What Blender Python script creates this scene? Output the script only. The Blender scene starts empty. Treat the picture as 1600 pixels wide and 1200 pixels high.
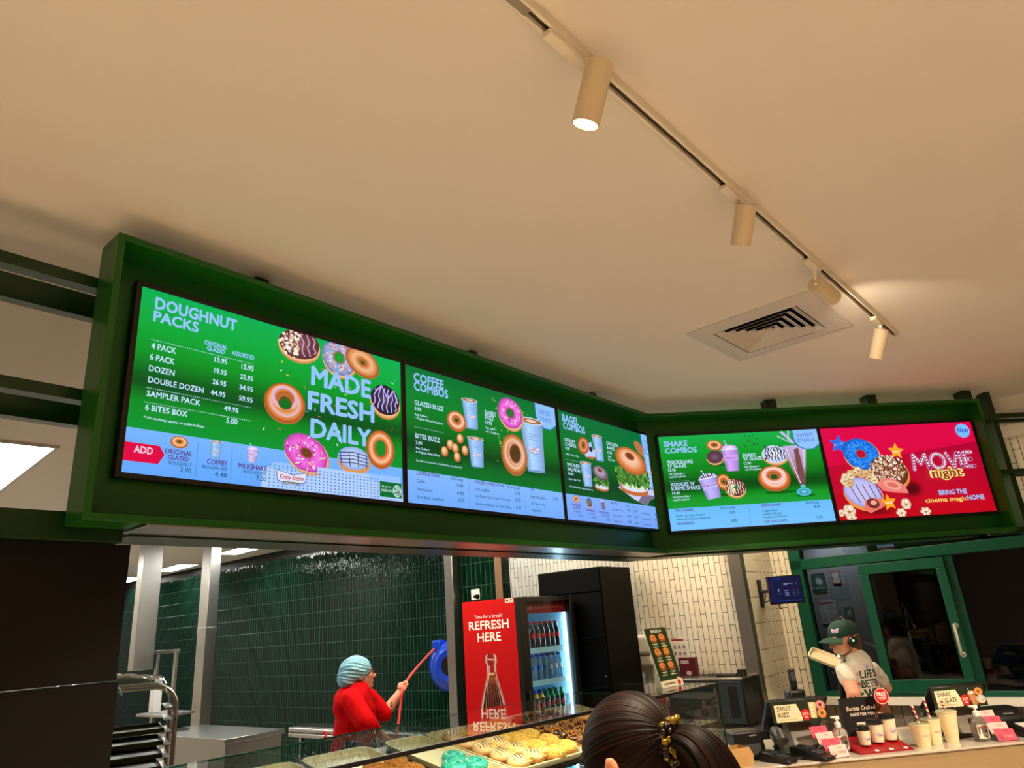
import bpy, bmesh, math, random
from mathutils import Vector as V, Matrix, Quaternion, noise
from mathutils.bvhtree import BVHTree
random.seed(7)
SC = bpy.context.scene
COL = SC.collection
PI = math.pi
R = math.radians

# ------------------------------------------------------------------ camera, world, exposure
PITCH, ROLL, FPX = 0.3336, -0.0749, 1086.4
EYE = V((0, 0, 1.85))
_f = V((0, math.cos(PITCH), math.sin(PITCH)))
_r = V((1, 0, 0)); _u = _r.cross(_f)
CR = _r * math.cos(ROLL) + _u * math.sin(ROLL)
CU = -_r * math.sin(ROLL) + _u * math.cos(ROLL)
cd = bpy.data.cameras.new('camera')
cd.sensor_width = 36; cd.lens = 36 * FPX / 1600; cd.clip_start = 0.05
cam = bpy.data.objects.new('camera', cd); COL.objects.link(cam)
cam.matrix_world = Matrix(((CR.x, CU.x, -_f.x, EYE.x), (CR.y, CU.y, -_f.y, EYE.y), (CR.z, CU.z, -_f.z, EYE.z), (0, 0, 0, 1)))
SC.camera = cam
w = bpy.data.worlds.new('night'); SC.world = w; w.use_nodes = True
w.node_tree.nodes['Background'].inputs[0].default_value = (0.01, 0.012, 0.016, 1)
w.node_tree.nodes['Background'].inputs[1].default_value = 0.3
SC.view_settings.view_transform = 'Standard'; SC.view_settings.look = 'None'
SC.view_settings.exposure = 0.0; SC.view_settings.gamma = 1.0; SC.view_settings.use_curve_mapping = False
SC.cycles.use_denoising = True
SC.cycles.max_bounces = 10; SC.cycles.diffuse_bounces = 5; SC.cycles.glossy_bounces = 5
SC.cycles.transparent_max_bounces = 16; SC.cycles.transmission_bounces = 8
SC.cycles.sample_clamp_indirect = 6; SC.cycles.caustics_reflective = False; SC.cycles.caustics_refractive = False

# ------------------------------------------------------------------ frames of reference
TH = R(51.8)                                    # the room's axes: u runs away, w runs to the left
DU = V((math.cos(TH), math.sin(TH), 0)); DW = V((-math.sin(TH), math.cos(TH), 0))
ROOM = TH - PI / 2                              # yaw of things that face the counter side (local y = away)
YA, YB, YC = R(50.73), R(5.93), R(46.7)         # left menu wing, right menu wing, display case
OA, OB = V((-1.2961, 2.2022, 0)), V((1.0208, 4.9112, 0))
CASE = V((0.652, 3.733, 0))
def dirv(a): return V((math.cos(a), math.sin(a), 0))
def uwz(u, w, z=0.0): return DU * u + DW * w + V((0, 0, z))
def frame(o, yaw, x, y, z=0.0): return o + dirv(yaw) * x + dirv(yaw + PI / 2) * y + V((0, 0, z))
def wa(x, y, z=0.0): return frame(OA, YA, x, y, z)
def wb(x, y, z=0.0): return frame(OB, YB, x, y, z)
def wc(x, y, z=0.0): return frame(CASE, YC, x, y, z)
def at(px, py, Y):                              # the point seen at a place in the photo, Y metres away
    d = CR * ((px - 800) / FPX) - CU * ((py - 600) / FPX) + _f
    return EYE + d * (Y / d.y)

# ------------------------------------------------------------------ track lamps of the place and added hall lamps (their housings are built further down)
def lamp(name, kind, loc, energy, col, aim=None, **kw):
    l = bpy.data.lights.new(name, kind); l.energy = energy; l.color = col
    for k, v in kw.items(): setattr(l, k, v)
    o = bpy.data.objects.new(name, l); COL.objects.link(o); o.location = loc
    if aim is not None: o.rotation_mode = 'QUATERNION'; o.rotation_quaternion = V(aim).to_track_quat('-Z', 'Y')
    return o
WARM = (1.0, 0.79, 0.56)
CEIL = 3.32
SPOTS = [  # top of the barrel, direction of the beam
    (V((0.296, 1.467, 3.235)), V((-.305, .272, -.912))),
    (V((0.900, 2.202, 3.235)), V((-.12, .57, -.81))),
    (V((1.395, 2.84, 3.200)), V((.72, .68, -.12))),
    (V((2.043, 3.552, 3.235)), V((-.2, .46, -.865)))]
HALL = [V((-2.6, 0.2, 3.235)), V((-1.2, -1.2, 3.235)), V((0.6, -0.9, 3.235)), V((2.2, 0.6, 3.235)), V((3.4, 2.2, 3.235)), V((0.8, -3.0, 3.235)), V((-3.2, -2.4, 3.235)), V((4.0, -0.8, 3.235))]  # unseen spots added behind the viewer so floor and ceiling get light
HALL_AIM = [V((-.1, .2, -1)), V((.1, .1, -1)), V((-.2, .15, -1)), V((.1, -.1, -1)), V((-.05, .45, -1)), V((0, 0, -1)), V((.2, 0, -1)), V((-.1, .1, -1))]
for (_p, _d), _e in zip(SPOTS, (300, 130, 22, 110)):
    _d.normalize()
    lamp('spot_beam', 'SPOT', _p + _d * 0.2, _e, WARM, _d, spot_size=R(75), spot_blend=0.7, shadow_soft_size=0.03)
for _p, _d, _e in zip(HALL, HALL_AIM, (1000, 620, 500, 440, 440, 480, 600, 480)):
    _d.normalize()
    lamp('spot_beam', 'SPOT', _p + _d * 0.2, _e, WARM, _d, spot_size=R(100), spot_blend=0.6, shadow_soft_size=0.03)

# ------------------------------------------------------------------ materials
def lin(c):
    return tuple(((x / 255) / 12.92 if x <= 10.3 else ((x / 255 + .055) / 1.055) ** 2.4) for x in c[:3]) + (1.0,)
MATS = {}
def mat(name, rgb=(200, 200, 200), rough=.5, metal=0, emit=None, es=1.0, trans=0, ior=1.45, alpha=1, bump=None, aniso=0, spec=.5, coat=0, var=None, sss=0):
    if name in MATS: return MATS[name]
    m = bpy.data.materials.new(name); m.use_nodes = True
    nt = m.node_tree; b = nt.nodes['Principled BSDF']; I = b.inputs
    I['Base Color'].default_value = lin(rgb); I['Roughness'].default_value = rough; I['Metallic'].default_value = metal
    I['IOR'].default_value = ior; I['Transmission Weight'].default_value = trans; I['Alpha'].default_value = alpha
    I['Specular IOR Level'].default_value = spec; I['Coat Weight'].default_value = coat; I['Anisotropic'].default_value = aniso
    if sss: I['Subsurface Weight'].default_value = sss; I['Subsurface Radius'].default_value = (.01, .004, .002)
    if emit: I['Emission Color'].default_value = lin(emit); I['Emission Strength'].default_value = es
    if bump or var:
        tc = nt.nodes.new('ShaderNodeTexCoord'); mp = nt.nodes.new('ShaderNodeMapping')
        nt.links.new(tc.outputs['Object'], mp.inputs['Vector'])
    if bump:                                    # (scale xyz, strength, distance)
        n = nt.nodes.new('ShaderNodeTexNoise'); bp = nt.nodes.new('ShaderNodeBump')
        s = bump[0]; mp.inputs['Scale'].default_value = s if isinstance(s, tuple) else (s, s, s)
        n.inputs['Scale'].default_value = 1; n.inputs['Detail'].default_value = 3
        bp.inputs['Strength'].default_value = bump[1]; bp.inputs['Distance'].default_value = bump[2]
        nt.links.new(mp.outputs[0], n.inputs['Vector']); nt.links.new(n.outputs[0], bp.inputs['Height']); nt.links.new(bp.outputs[0], I['Normal'])
    if var:                                     # (second colour, scale)
        n2 = nt.nodes.new('ShaderNodeTexNoise'); mx = nt.nodes.new('ShaderNodeMix'); mx.data_type = 'RGBA'
        mp2 = nt.nodes.new('ShaderNodeMapping'); s = var[1]; mp2.inputs['Scale'].default_value = s if isinstance(s, tuple) else (s, s, s)
        n2.inputs['Scale'].default_value = 1; n2.inputs['Detail'].default_value = 4
        rp = nt.nodes.new('ShaderNodeMapRange'); rp.inputs[1].default_value = .38; rp.inputs[2].default_value = .62
        nt.links.new(tc.outputs['Object'], mp2.inputs['Vector']); nt.links.new(mp2.outputs[0], n2.inputs['Vector'])
        nt.links.new(n2.outputs[0], rp.inputs[0]); nt.links.new(rp.outputs[0], mx.inputs[0])
        mx.inputs[6].default_value = lin(rgb); mx.inputs[7].default_value = lin(var[0]); nt.links.new(mx.outputs[2], I['Base Color'])
    MATS[name] = m; return m
def glass(name, tint=(240, 248, 245), refl=1.0, ior=1.5):
    if name in MATS: return MATS[name]
    m = bpy.data.materials.new(name); m.use_nodes = True; nt = m.node_tree; nt.nodes.clear()
    o = nt.nodes.new('ShaderNodeOutputMaterial'); mx = nt.nodes.new('ShaderNodeMixShader')
    t = nt.nodes.new('ShaderNodeBsdfTransparent'); g = nt.nodes.new('ShaderNodeBsdfGlossy'); ge = nt.nodes.new('ShaderNodeNewGeometry')
    t.inputs[0].default_value = lin(tint); g.inputs['Roughness'].default_value = 0.01
    def mth(op, a, b_=None, cl=False):
        n = nt.nodes.new('ShaderNodeMath'); n.operation = op; n.use_clamp = cl
        for i, v in enumerate((a, b_)):
            if v is None: continue
            if isinstance(v, (int, float)): n.inputs[i].default_value = v
            else: nt.links.new(v, n.inputs[i])
        return n.outputs[0]
    dt = nt.nodes.new('ShaderNodeVectorMath'); dt.operation = 'DOT_PRODUCT'; nt.links.new(ge.outputs['Normal'], dt.inputs[0]); nt.links.new(ge.outputs['Incoming'], dt.inputs[1])
    f0 = ((ior - 1) / (ior + 1)) ** 2
    f = mth('MULTIPLY_ADD', mth('POWER', mth('SUBTRACT', 1.0, mth('ABSOLUTE', dt.outputs['Value'])), 5.0), 1 - f0); f.node.inputs[2].default_value = f0
    fb = mth('MULTIPLY', f, mth('SUBTRACT', 1.0, ge.outputs['Backfacing']))      # the mirror image comes from the face first met
    nt.links.new(mth('MULTIPLY', fb, refl, True), mx.inputs[0])
    nt.links.new(t.outputs[0], mx.inputs[1]); nt.links.new(g.outputs[0], mx.inputs[2]); nt.links.new(mx.outputs[0], o.inputs[0])
    MATS[name] = m; return m
def tiles(name, c1, c2, grout, wid, hei, offset, rough, wave, gap=.003, swap=False, spec=.5):
    # vertical tiles on a wall whose local x runs along it and z up
    if name in MATS: return MATS[name]
    m = bpy.data.materials.new(name); m.use_nodes = True; nt = m.node_tree; b = nt.nodes['Principled BSDF']
    tc = nt.nodes.new('ShaderNodeTexCoord'); sx = nt.nodes.new('ShaderNodeSeparateXYZ'); cx = nt.nodes.new('ShaderNodeCombineXYZ')
    nt.links.new(tc.outputs['Object'], sx.inputs[0])
    nt.links.new(sx.outputs[2], cx.inputs[0]); nt.links.new(sx.outputs[0], cx.inputs[1])
    br = nt.nodes.new('ShaderNodeTexBrick'); br.offset = offset; br.squash = 1; br.inputs['Scale'].default_value = 1
    br.inputs['Brick Width'].default_value = hei; br.inputs['Row Height'].default_value = wid
    br.inputs['Mortar Size'].default_value = gap; br.inputs['Mortar Smooth'].default_value = .2; br.inputs['Bias'].default_value = 0
    br.inputs['Color1'].default_value = lin(c1); br.inputs['Color2'].default_value = lin(c2); br.inputs['Mortar'].default_value = lin(grout)
    nt.links.new(cx.outputs[0], br.inputs['Vector']); nt.links.new(br.outputs['Color'], b.inputs['Base Color'])
    rr = nt.nodes.new('ShaderNodeMapRange'); rr.inputs[3].default_value = rough; rr.inputs[4].default_value = .8
    nt.links.new(br.outputs['Fac'], rr.inputs[0]); nt.links.new(rr.outputs[0], b.inputs['Roughness'])
    sp = nt.nodes.new('ShaderNodeMapRange'); sp.inputs[3].default_value = spec; sp.inputs[4].default_value = .1
    nt.links.new(br.outputs['Fac'], sp.inputs[0]); nt.links.new(sp.outputs[0], b.inputs['Specular IOR Level'])
    n = nt.nodes.new('ShaderNodeTexNoise'); mp = nt.nodes.new('ShaderNodeMapping'); mp.inputs['Scale'].default_value = (26, 26, 9)
    n.inputs['Scale'].default_value = 1; n.inputs['Detail'].default_value = 1.5
    nt.links.new(tc.outputs['Object'], mp.inputs[0]); nt.links.new(mp.outputs[0], n.inputs['Vector'])
    b1 = nt.nodes.new('ShaderNodeBump'); b1.inputs['Strength'].default_value = wave; b1.inputs['Distance'].default_value = .01
    b2 = nt.nodes.new('ShaderNodeBump'); b2.inputs['Strength'].default_value = .6; b2.inputs['Distance'].default_value = .002; b2.invert = True
    nt.links.new(n.outputs[0], b1.inputs['Height']); nt.links.new(br.outputs['Fac'], b2.inputs['Height'])
    nt.links.new(b1.outputs[0], b2.inputs['Normal']); nt.links.new(b2.outputs[0], b.inputs['Normal'])
    MATS[name] = m; return m
def printed(name, emit=0.0, rough=.5):
    # artwork carried as a colour attribute: printed card (emit=0) or a lit display
    if name in MATS: return MATS[name]
    m = bpy.data.materials.new(name); m.use_nodes = True; nt = m.node_tree; b = nt.nodes['Principled BSDF']
    a = nt.nodes.new('ShaderNodeAttribute'); a.attribute_name = 'Col'
    b.inputs['Roughness'].default_value = rough; b.inputs['Specular IOR Level'].default_value = .2
    if emit:
        b.inputs['Base Color'].default_value = (.004, .004, .004, 1); b.inputs['Specular IOR Level'].default_value = .2
        nt.links.new(a.outputs['Color'], b.inputs['Emission Color']); b.inputs['Emission Strength'].default_value = emit
    else: nt.links.new(a.outputs['Color'], b.inputs['Base Color'])
    MATS[name] = m; return m

# ------------------------------------------------------------------ mesh builder
class MB:
    def __init__(s): s.v = []; s.f = []; s.mi = []; s.cur = 0
    def add(s, vs, fs):
        k = len(s.v); s.v += [tuple(v) for v in vs]; s.f += [tuple(i + k for i in f) for f in fs]; s.mi += [s.cur] * len(fs); return s
    def box(s, x0, x1, y0, y1, z0, z1, rz=0, piv=(0, 0)):
        vs = [(x, y, z) for z in (z0, z1) for x, y in ((x0, y0), (x1, y0), (x1, y1), (x0, y1))]
        if rz:
            c, n = math.cos(rz), math.sin(rz)
            vs = [(piv[0] + (x - piv[0]) * c - (y - piv[1]) * n, piv[1] + (x - piv[0]) * n + (y - piv[1]) * c, z) for x, y, z in vs]
        return s.add(vs, [(3, 2, 1, 0), (4, 5, 6, 7), (0, 1, 5, 4), (1, 2, 6, 5), (2, 3, 7, 6), (3, 0, 4, 7)])
    def obox(s, M, x0, x1, y0, y1, z0, z1):
        vs = [M @ V((x, y, z)) for z in (z0, z1) for x, y in ((x0, y0), (x1, y0), (x1, y1), (x0, y1))]
        return s.add(vs, [(3, 2, 1, 0), (4, 5, 6, 7), (0, 1, 5, 4), (1, 2, 6, 5), (2, 3, 7, 6), (3, 0, 4, 7)])
    def prism(s, poly, z0, z1):                 # polygon in xy, counter-clockwise
        n = len(poly)
        return s.add([(x, y, z0) for x, y in poly] + [(x, y, z1) for x, y in poly],
                     [tuple(range(n))[::-1], tuple(range(n, 2 * n))] + [(i, (i + 1) % n, n + (i + 1) % n, n + i) for i in range(n)])
    def prismxz(s, poly, y0, y1):               # polygon in xz seen from -y, counter-clockwise
        n = len(poly)
        return s.add([(x, y0, z) for x, z in poly] + [(x, y1, z) for x, z in poly],
                     [tuple(range(n)), tuple(range(n, 2 * n))[::-1]] + [((i + 1) % n, i, n + i, n + (i + 1) % n) for i in range(n)])
    def prismyz(s, poly, x0, x1):
        n = len(poly)
        return s.add([(x0, y, z) for y, z in poly] + [(x1, y, z) for y, z in poly],
                     [tuple(range(n))[::-1], tuple(range(n, 2 * n))] + [(i, (i + 1) % n, n + (i + 1) % n, n + i) for i in range(n)])
    def tube(s, pts, r, n=12, cap=True):
        pts = [V(p) for p in pts]; m = len(pts); rs = r if isinstance(r, (list, tuple)) else [r] * m
        vs, fs = [], []; up = None
        for i, p in enumerate(pts):
            d = (pts[min(i + 1, m - 1)] - pts[max(i - 1, 0)]).normalized()
            if up is None: up = d.orthogonal().normalized()
            up = (up - d * up.dot(d)).normalized(); q = d.cross(up)
            vs += [p + (up * math.cos(2 * PI * k / n) + q * math.sin(2 * PI * k / n)) * rs[i] for k in range(n)]
        for i in range(m - 1):
            for k in range(n): fs.append((i * n + k, i * n + (k + 1) % n, (i + 1) * n + (k + 1) % n, (i + 1) * n + k))
        if cap: fs += [tuple(range(n))[::-1], tuple((m - 1) * n + k for k in range(n))]
        return s.add(vs, fs)
    def lathe(s, prof, n=24, o=(0, 0, 0), sy=1.0, M=None):
        vs, fs = [], []; m = len(prof)
        for r, z in prof:
            for k in range(n):
                p = V((r * math.cos(2 * PI * k / n), r * sy * math.sin(2 * PI * k / n), z))
                vs.append((M @ p if M else p) + V(o))
        for i in range(m - 1):
            for k in range(n): fs.append((i * n + k, i * n + (k + 1) % n, (i + 1) * n + (k + 1) % n, (i + 1) * n + k))
        if prof[0][0] > 1e-6: fs.append(tuple(range(n))[::-1])
        if prof[-1][0] > 1e-6: fs.append(tuple((m - 1) * n + k for k in range(n)))
        return s.add(vs, fs)
    def ell(s, c, r, M=None, n=20, m=12):
        r = r if isinstance(r, (list, tuple)) else (r, r, r)
        vs = []; fs = []; c = V(c)
        for i in range(1, m):
            a = PI * i / m
            for k in range(n):
                b = 2 * PI * k / n; p = V((r[0] * math.sin(a) * math.cos(b), r[1] * math.sin(a) * math.sin(b), -r[2] * math.cos(a)))
                vs.append(c + (M @ p if M else p))
        t = V((0, 0, r[2])); vs += [c - (M @ t if M else t), c + (M @ t if M else t)]
        for i in range(m - 2):
            for k in range(n): fs.append((i * n + k, i * n + (k + 1) % n, (i + 1) * n + (k + 1) % n, (i + 1) * n + k))
        B, T = len(vs) - 2, len(vs) - 1
        for k in range(n): fs += [(B, (k + 1) % n, k), (T, (m - 2) * n + k, (m - 2) * n + (k + 1) % n)]
        return s.add(vs, fs)
    def cap(s, a, b, ra, rb, n=16, flat=1.0, side=None):      # tapered capsule from a to b, optionally flattened across `side`
        a, b = V(a), V(b); d = (b - a); L = d.length; d.normalize()
        x = V(side) if side else d.orthogonal(); x = (x - d * x.dot(d)).normalized(); y = d.cross(x)
        rings = []
        for k in range(1, 6): t = PI / 2 * k / 6; rings.append((a - d * ra * math.cos(t), ra * math.sin(t)))
        rings.append((a, ra)); rings.append((b, rb))
        for k in range(5, 0, -1): t = PI / 2 * k / 6; rings.append((b + d * rb * math.cos(t), rb * math.sin(t)))
        vs = []; fs = []
        for c, r in rings: vs += [c + x * (r * math.cos(2 * PI * k / n)) + y * (r * flat * math.sin(2 * PI * k / n)) for k in range(n)]
        m = len(rings)
        for i in range(m - 1):
            for k in range(n): fs.append((i * n + k, i * n + (k + 1) % n, (i + 1) * n + (k + 1) % n, (i + 1) * n + k))
        vs += [a - d * ra, b + d * rb]; A, B = len(vs) - 2, len(vs) - 1
        for k in range(n): fs += [(A, (k + 1) % n, k), (B, (m - 1) * n + k, (m - 1) * n + (k + 1) % n)]
        return s.add(vs, fs)
    def mesh(s, name, mats, smooth=35):
        me = bpy.data.meshes.new(name); me.from_pydata(s.v, [], s.f)
        for m in (mats if isinstance(mats, (list, tuple)) else [mats]): me.materials.append(m)
        if s.cur: me.polygons.foreach_set('material_index', s.mi)
        finish(me, smooth); return me
    def build(s, name, mats, parent=None, bevel=0, smooth=35, label=None, seg=2):
        return link(name, s.mesh(name, mats, smooth), parent, bevel, label, seg)
def finish(me, smooth=35):
    if smooth:
        me.polygons.foreach_set('use_smooth', [True] * len(me.polygons))
        if smooth < 180: me.set_sharp_from_angle(angle=R(smooth))
    me.update()
def link(name, me, parent=None, bevel=0, label=None, seg=2):
    o = bpy.data.objects.new(name, me); COL.objects.link(o)
    if parent: o.parent = parent
    if bevel:
        b = o.modifiers.new('bevel', 'BEVEL'); b.width = bevel; b.segments = seg; b.limit_method = 'ANGLE'; b.angle_limit = R(40)
        b.harden_normals = False
    if label: o['label'] = label
    return o
def thing(name, label, cat, loc=(0, 0, 0), yaw=0, group=None):
    o = bpy.data.objects.new(name, None); COL.objects.link(o); o.empty_display_size = .05
    o.location = loc; o.rotation_euler = (0, 0, yaw); return tag(o, label, cat, group)
def tag(o, label, cat, group=None):
    o['label'] = label; o['category'] = cat
    if group: o['group'] = group
    return o
def struct(o, label=None):
    o['kind'] = 'structure'
    if label: o['label'] = label
    return o
def put(o, loc, yaw=0): o.location = loc; o.rotation_euler = (0, 0, yaw); return o
def dup(src, loc, rot, label, group=None):
    c = src.copy(); COL.objects.link(c); c.location = loc; c.rotation_euler = rot if isinstance(rot, tuple) else (0, 0, rot); c['label'] = label
    if group: c['group'] = group
    for ch in src.children:
        d = ch.copy(); COL.objects.link(d); d.parent = c
        for g in ch.children: e = g.copy(); COL.objects.link(e); e.parent = d
    return c
def blob(prims, voxel, smooth=4, fac=.5):       # melts tapered limbs and ovals into one continuous skin
    me = prims.mesh('tmp', [], 0); o = bpy.data.objects.new('tmp', me); COL.objects.link(o)
    r = o.modifiers.new('r', 'REMESH'); r.mode = 'VOXEL'; r.voxel_size = voxel; r.use_smooth_shade = True
    s = o.modifiers.new('s', 'SMOOTH'); s.iterations = smooth; s.factor = fac
    dg = bpy.context.evaluated_depsgraph_get(); dg.update()
    out = bpy.data.meshes.new_from_object(o.evaluated_get(dg)); bpy.data.objects.remove(o); bpy.data.meshes.remove(me)
    out.polygons.foreach_set('use_smooth', [True] * len(out.polygons)); return out
def wrinkle(me, amp, fx=13.0, fz=6.0):          # soft cloth folds pressed into a blob
    for v, n in [(v, v.normal.copy()) for v in me.vertices]:
        c = v.co; q = V((c.x * fx + c.z * fz * .8, c.y * fx - c.z * fz * .6, c.z * fz))
        v.co = c + n * amp * ((1 - 2 * abs(noise.noise(q))) * .7 + .5 * noise.noise(q * 2.1) - .35)
    me.update(); return me
ORD = ['first', 'second', 'third', 'fourth', 'fifth', 'sixth', 'seventh', 'eighth', 'ninth', 'tenth', 'eleventh', 'twelfth', 'thirteenth', 'fourteenth', 'fifteenth', 'sixteenth']

# ------------------------------------------------------------------ flat artwork (screens, posters, cards)
_GL = {}
def glyphs(text, off):
    k = (text, off)
    if k not in _GL:
        c = bpy.data.curves.new('t', 'FONT'); c.body = text; c.size = 1; c.offset = off; c.resolution_u = 2 if len(text) < 14 else 1
        o = bpy.data.objects.new('t', c); COL.objects.link(o)
        dg = bpy.context.evaluated_depsgraph_get(); dg.update()
        me = bpy.data.meshes.new_from_object(o.evaluated_get(dg))
        vs = [(v.co.x, v.co.y) for v in me.vertices]; fs = [tuple(p.vertices) for p in me.polygons]
        bpy.data.objects.remove(o); bpy.data.curves.remove(c); bpy.data.meshes.remove(me); _GL[k] = (vs, fs)
    return _GL[k]
CAPH = None
class Art:
    """x to the right, y DOWN from the top left corner, in any unit; build() scales it on to a wall facing -y"""
    def __init__(s): s.v = []; s.f = []; s.c = []; s.L = 0
    def poly(s, pts, col, up=True):
        k = len(s.v); col = col if isinstance(col[0], (tuple, list)) else [col] * len(pts)
        s.L += 1 if up else 0
        s.v += [(p[0], p[1], s.L) for p in pts]; s.c += [lin(c) for c in col]; s.f.append(tuple(range(k, k + len(pts)))); return s
    def rect(s, x0, y0, x1, y1, col): return s.poly([(x0, y1), (x1, y1), (x1, y0), (x0, y0)], col)
    def grad(s, x0, x1, stops):                 # vertical colour stops [(y, colour)]
        s.L += 1
        for (ya, ca), (yb, cb) in zip(stops, stops[1:]): s.poly([(x0, yb), (x1, yb), (x1, ya), (x0, ya)], [cb, cb, ca, ca], False)
        return s
    def rings(s, cx, cy, rx, ry, stops, rot=0, n=28, shift=(0, 0), wob=0):   # concentric ovals [(fraction, colour)], coloured smoothly between
        s.L += 1; c, sn = math.cos(rot), math.sin(rot); k = len(s.v); m = len(stops)
        ph = random.random() * 6
        for q, (t, col) in enumerate(stops):
            sh = (1 - t)
            for i in range(n):
                a = 2 * PI * i / n; wv = 1 + wob * math.sin(5 * a + ph) * .6 + wob * math.sin(9 * a + 2 * ph) * .4
                x, y = rx * t * wv * math.cos(a), ry * t * wv * math.sin(a)
                s.v.append((cx + x * c - y * sn + shift[0] * sh, cy + x * sn + y * c + shift[1] * sh, s.L)); s.c.append(lin(col))
        for q in range(m - 1):
            for i in range(n): s.f.append((k + q * n + i, k + q * n + (i + 1) % n, k + (q + 1) * n + (i + 1) % n, k + (q + 1) * n + i))
        if stops[0][0] < .02: pass
        return s
    def disc(s, cx, cy, rx, ry, col, rot=0, n=24): return s.rings(cx, cy, rx, ry, [(0.01, col), (1, col)], rot, n)
    def line(s, pts, wd, col):
        s.L += 1
        for (x0, y0), (x1, y1) in zip(pts, pts[1:]):
            d = V((x1 - x0, y1 - y0)); l = d.length or 1; nx, ny = -d.y / l * wd / 2, d.x / l * wd / 2
            s.poly([(x0 + nx, y0 + ny), (x1 + nx, y1 + ny), (x1 - nx, y1 - ny), (x0 - nx, y0 - ny)], col, False)
        return s
    def dots(s, x0, x1, y, step, r, col, y1=None):
        s.L += 1; n = max(1, int(abs((x1 - x0) if y1 is None else (y1 - y)) / step))
        for i in range(n + 1):
            px = x0 + (x1 - x0) * i / n; py = y if y1 is None else y + (y1 - y) * i / n
            s.poly([(px - r, py + r), (px + r, py + r), (px + r, py - r), (px - r, py - r)], col, False)
        return s
    def text(s, t, x0, x1, y, h, col, off=0.0, skew=0, shear=0):
        # fitted: left x0, right x1, baseline y, cap height h; x1=None keeps the natural width
        global CAPH
        if CAPH is None: CAPH = max(v[1] for v in glyphs('H', 0)[0])
        vs, fs = glyphs(t, 0); a = min(v[0] for v in vs); b = max(v[0] for v in vs)
        sy = h / CAPH; sx = (x1 - x0) / (b - a) if x1 is not None else sy
        s.L += 1; m = 6 if off > .03 else 4
        for j in range(m if off else 1):        # heavier strokes: the letters laid over themselves, slightly spread
            dx, dy = (off * math.cos(2 * PI * (j + .5) / m), off * math.sin(2 * PI * (j + .5) / m)) if off else (0, 0)
            k = len(s.v)
            s.v += [(x0 + (v[0] + dx - a) * sx + v[1] * shear * sy, y - (v[1] + dy) * sy + (v[0] - a) * sx * skew, s.L + j * .1) for v in vs]; s.c += [lin(col)] * len(vs)
            s.f += [tuple(i + k for i in f) for f in fs]
        return s
    def build(s, name, material, parent, x0, x1, ztop, zbot, W, H, y=0, eps=.00008, label=None, M=None, fn=None, sub=0):
        # artwork spans x 0..W, y 0..H and lands on the wall rectangle x0..x1, ztop..zbot at local y
        sx, sz = (x1 - x0) / W, (zbot - ztop) / H
        vs = [V((x0 + p[0] * sx, y - eps * p[2], ztop + p[1] * sz)) for p in s.v]
        if fn:
            return s._wrap(name, material, parent, vs, fn, sub, label, y)
        if M: vs = [M @ v for v in vs]
        me = bpy.data.meshes.new(name); me.from_pydata([tuple(v) for v in vs], [], s.f); me.materials.append(material)
        at_ = me.color_attributes.new('Col', 'FLOAT_COLOR', 'POINT'); at_.data.foreach_set('color', [x for c in s.c for x in c])
        me.color_attributes.active_color = at_
        me.update(); return link(name, me, parent, 0, label)
    def _wrap(s, name, material, parent, vs, fn, sub, label, y):     # bends flat artwork on to a curved surface: fn(x, z, lift)
        bm = bmesh.new(); lay = bm.verts.layers.float_color.new('Col'); bv = []
        for p, c in zip(vs, s.c): v = bm.verts.new(p); v[lay] = c; bv.append(v)
        for f in s.f:
            try: bm.faces.new([bv[i] for i in f])
            except ValueError: pass
        bmesh.ops.triangulate(bm, faces=bm.faces[:])
        for _ in range(5):
            es = [e for e in bm.edges if e.calc_length() > sub]
            if not es: break
            bmesh.ops.subdivide_edges(bm, edges=es, cuts=1)
        for v in bm.verts: v.co = fn(v.co.x, v.co.z, y - v.co.y)
        me = bpy.data.meshes.new(name); bm.to_mesh(me); bm.free(); me.materials.append(material); me.update()
        return link(name, me, parent, 0, label)
    def clip(s, x0, y0, x1, y1):                # trims artwork to a rectangle (pictures that run off the display)
        s.v = [(min(max(p[0], x0), x1), min(max(p[1], y0), y1), p[2]) for p in s.v]; return s

# ================================================================== THE SETTING
M_ceil = mat('ceiling_paint', (226, 219, 210), .75, bump=(60, .08, .003))
M_hall = mat('hall_paint', (214, 204, 188), .8)
M_green_tile = tiles('green_glazed_tile', (2, 26, 17), (4, 35, 23), (62, 92, 78), .0655, .226, 0, .03, .5, .0022, spec=.16)
M_white_tile = tiles('cream_tile', (226, 220, 205), (218, 210, 194), (70, 62, 52), .052, .215, .5, .22, .1, .0028)
M_steel = mat('brushed_steel', (172, 170, 166), .28, 1, bump=((3, 3, 300), .06, .002))
M_dark = mat('dark_panel', (11, 8, 6), .5, spec=.25)
M_frame = mat('window_green', (0, 74, 56), .38)
M_floor = mat('floor_tile', (176, 164, 148), .45)
M_white = mat('white_gloss', (236, 234, 228), .3)
M_green = mat('board_green', (18, 86, 14), .33, spec=.45)
M_greend = mat('lattice_green', (8, 44, 10), .3)
M_black = mat('black_plastic', (14, 14, 15), .38)
M_wblack = mat('black_satin', (4, 4, 4), .6, spec=.1)
M_out = mat('night_asphalt', (30, 30, 32), .9)

fl = MB().box(-9, 9, -6, 14, -.1, 0); struct(fl.build('floor', M_floor), 'pale floor of the shop')
# ceiling with an opening for the air vent
VC, VY = V((1.473, 3.638, CEIL)), R(48.9); VH = .235
b = MB(); q = 22
b.box(-q, -VH, -q, q, 0, .12); b.box(VH, q, -q, q, 0, .12); b.box(-VH, VH, -q, -VH, 0, .12); b.box(-VH, VH, VH, q, 0, .12)
struct(put(b.build('ceiling', M_ceil), VC, VY), 'plain cream plaster ceiling')

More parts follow.
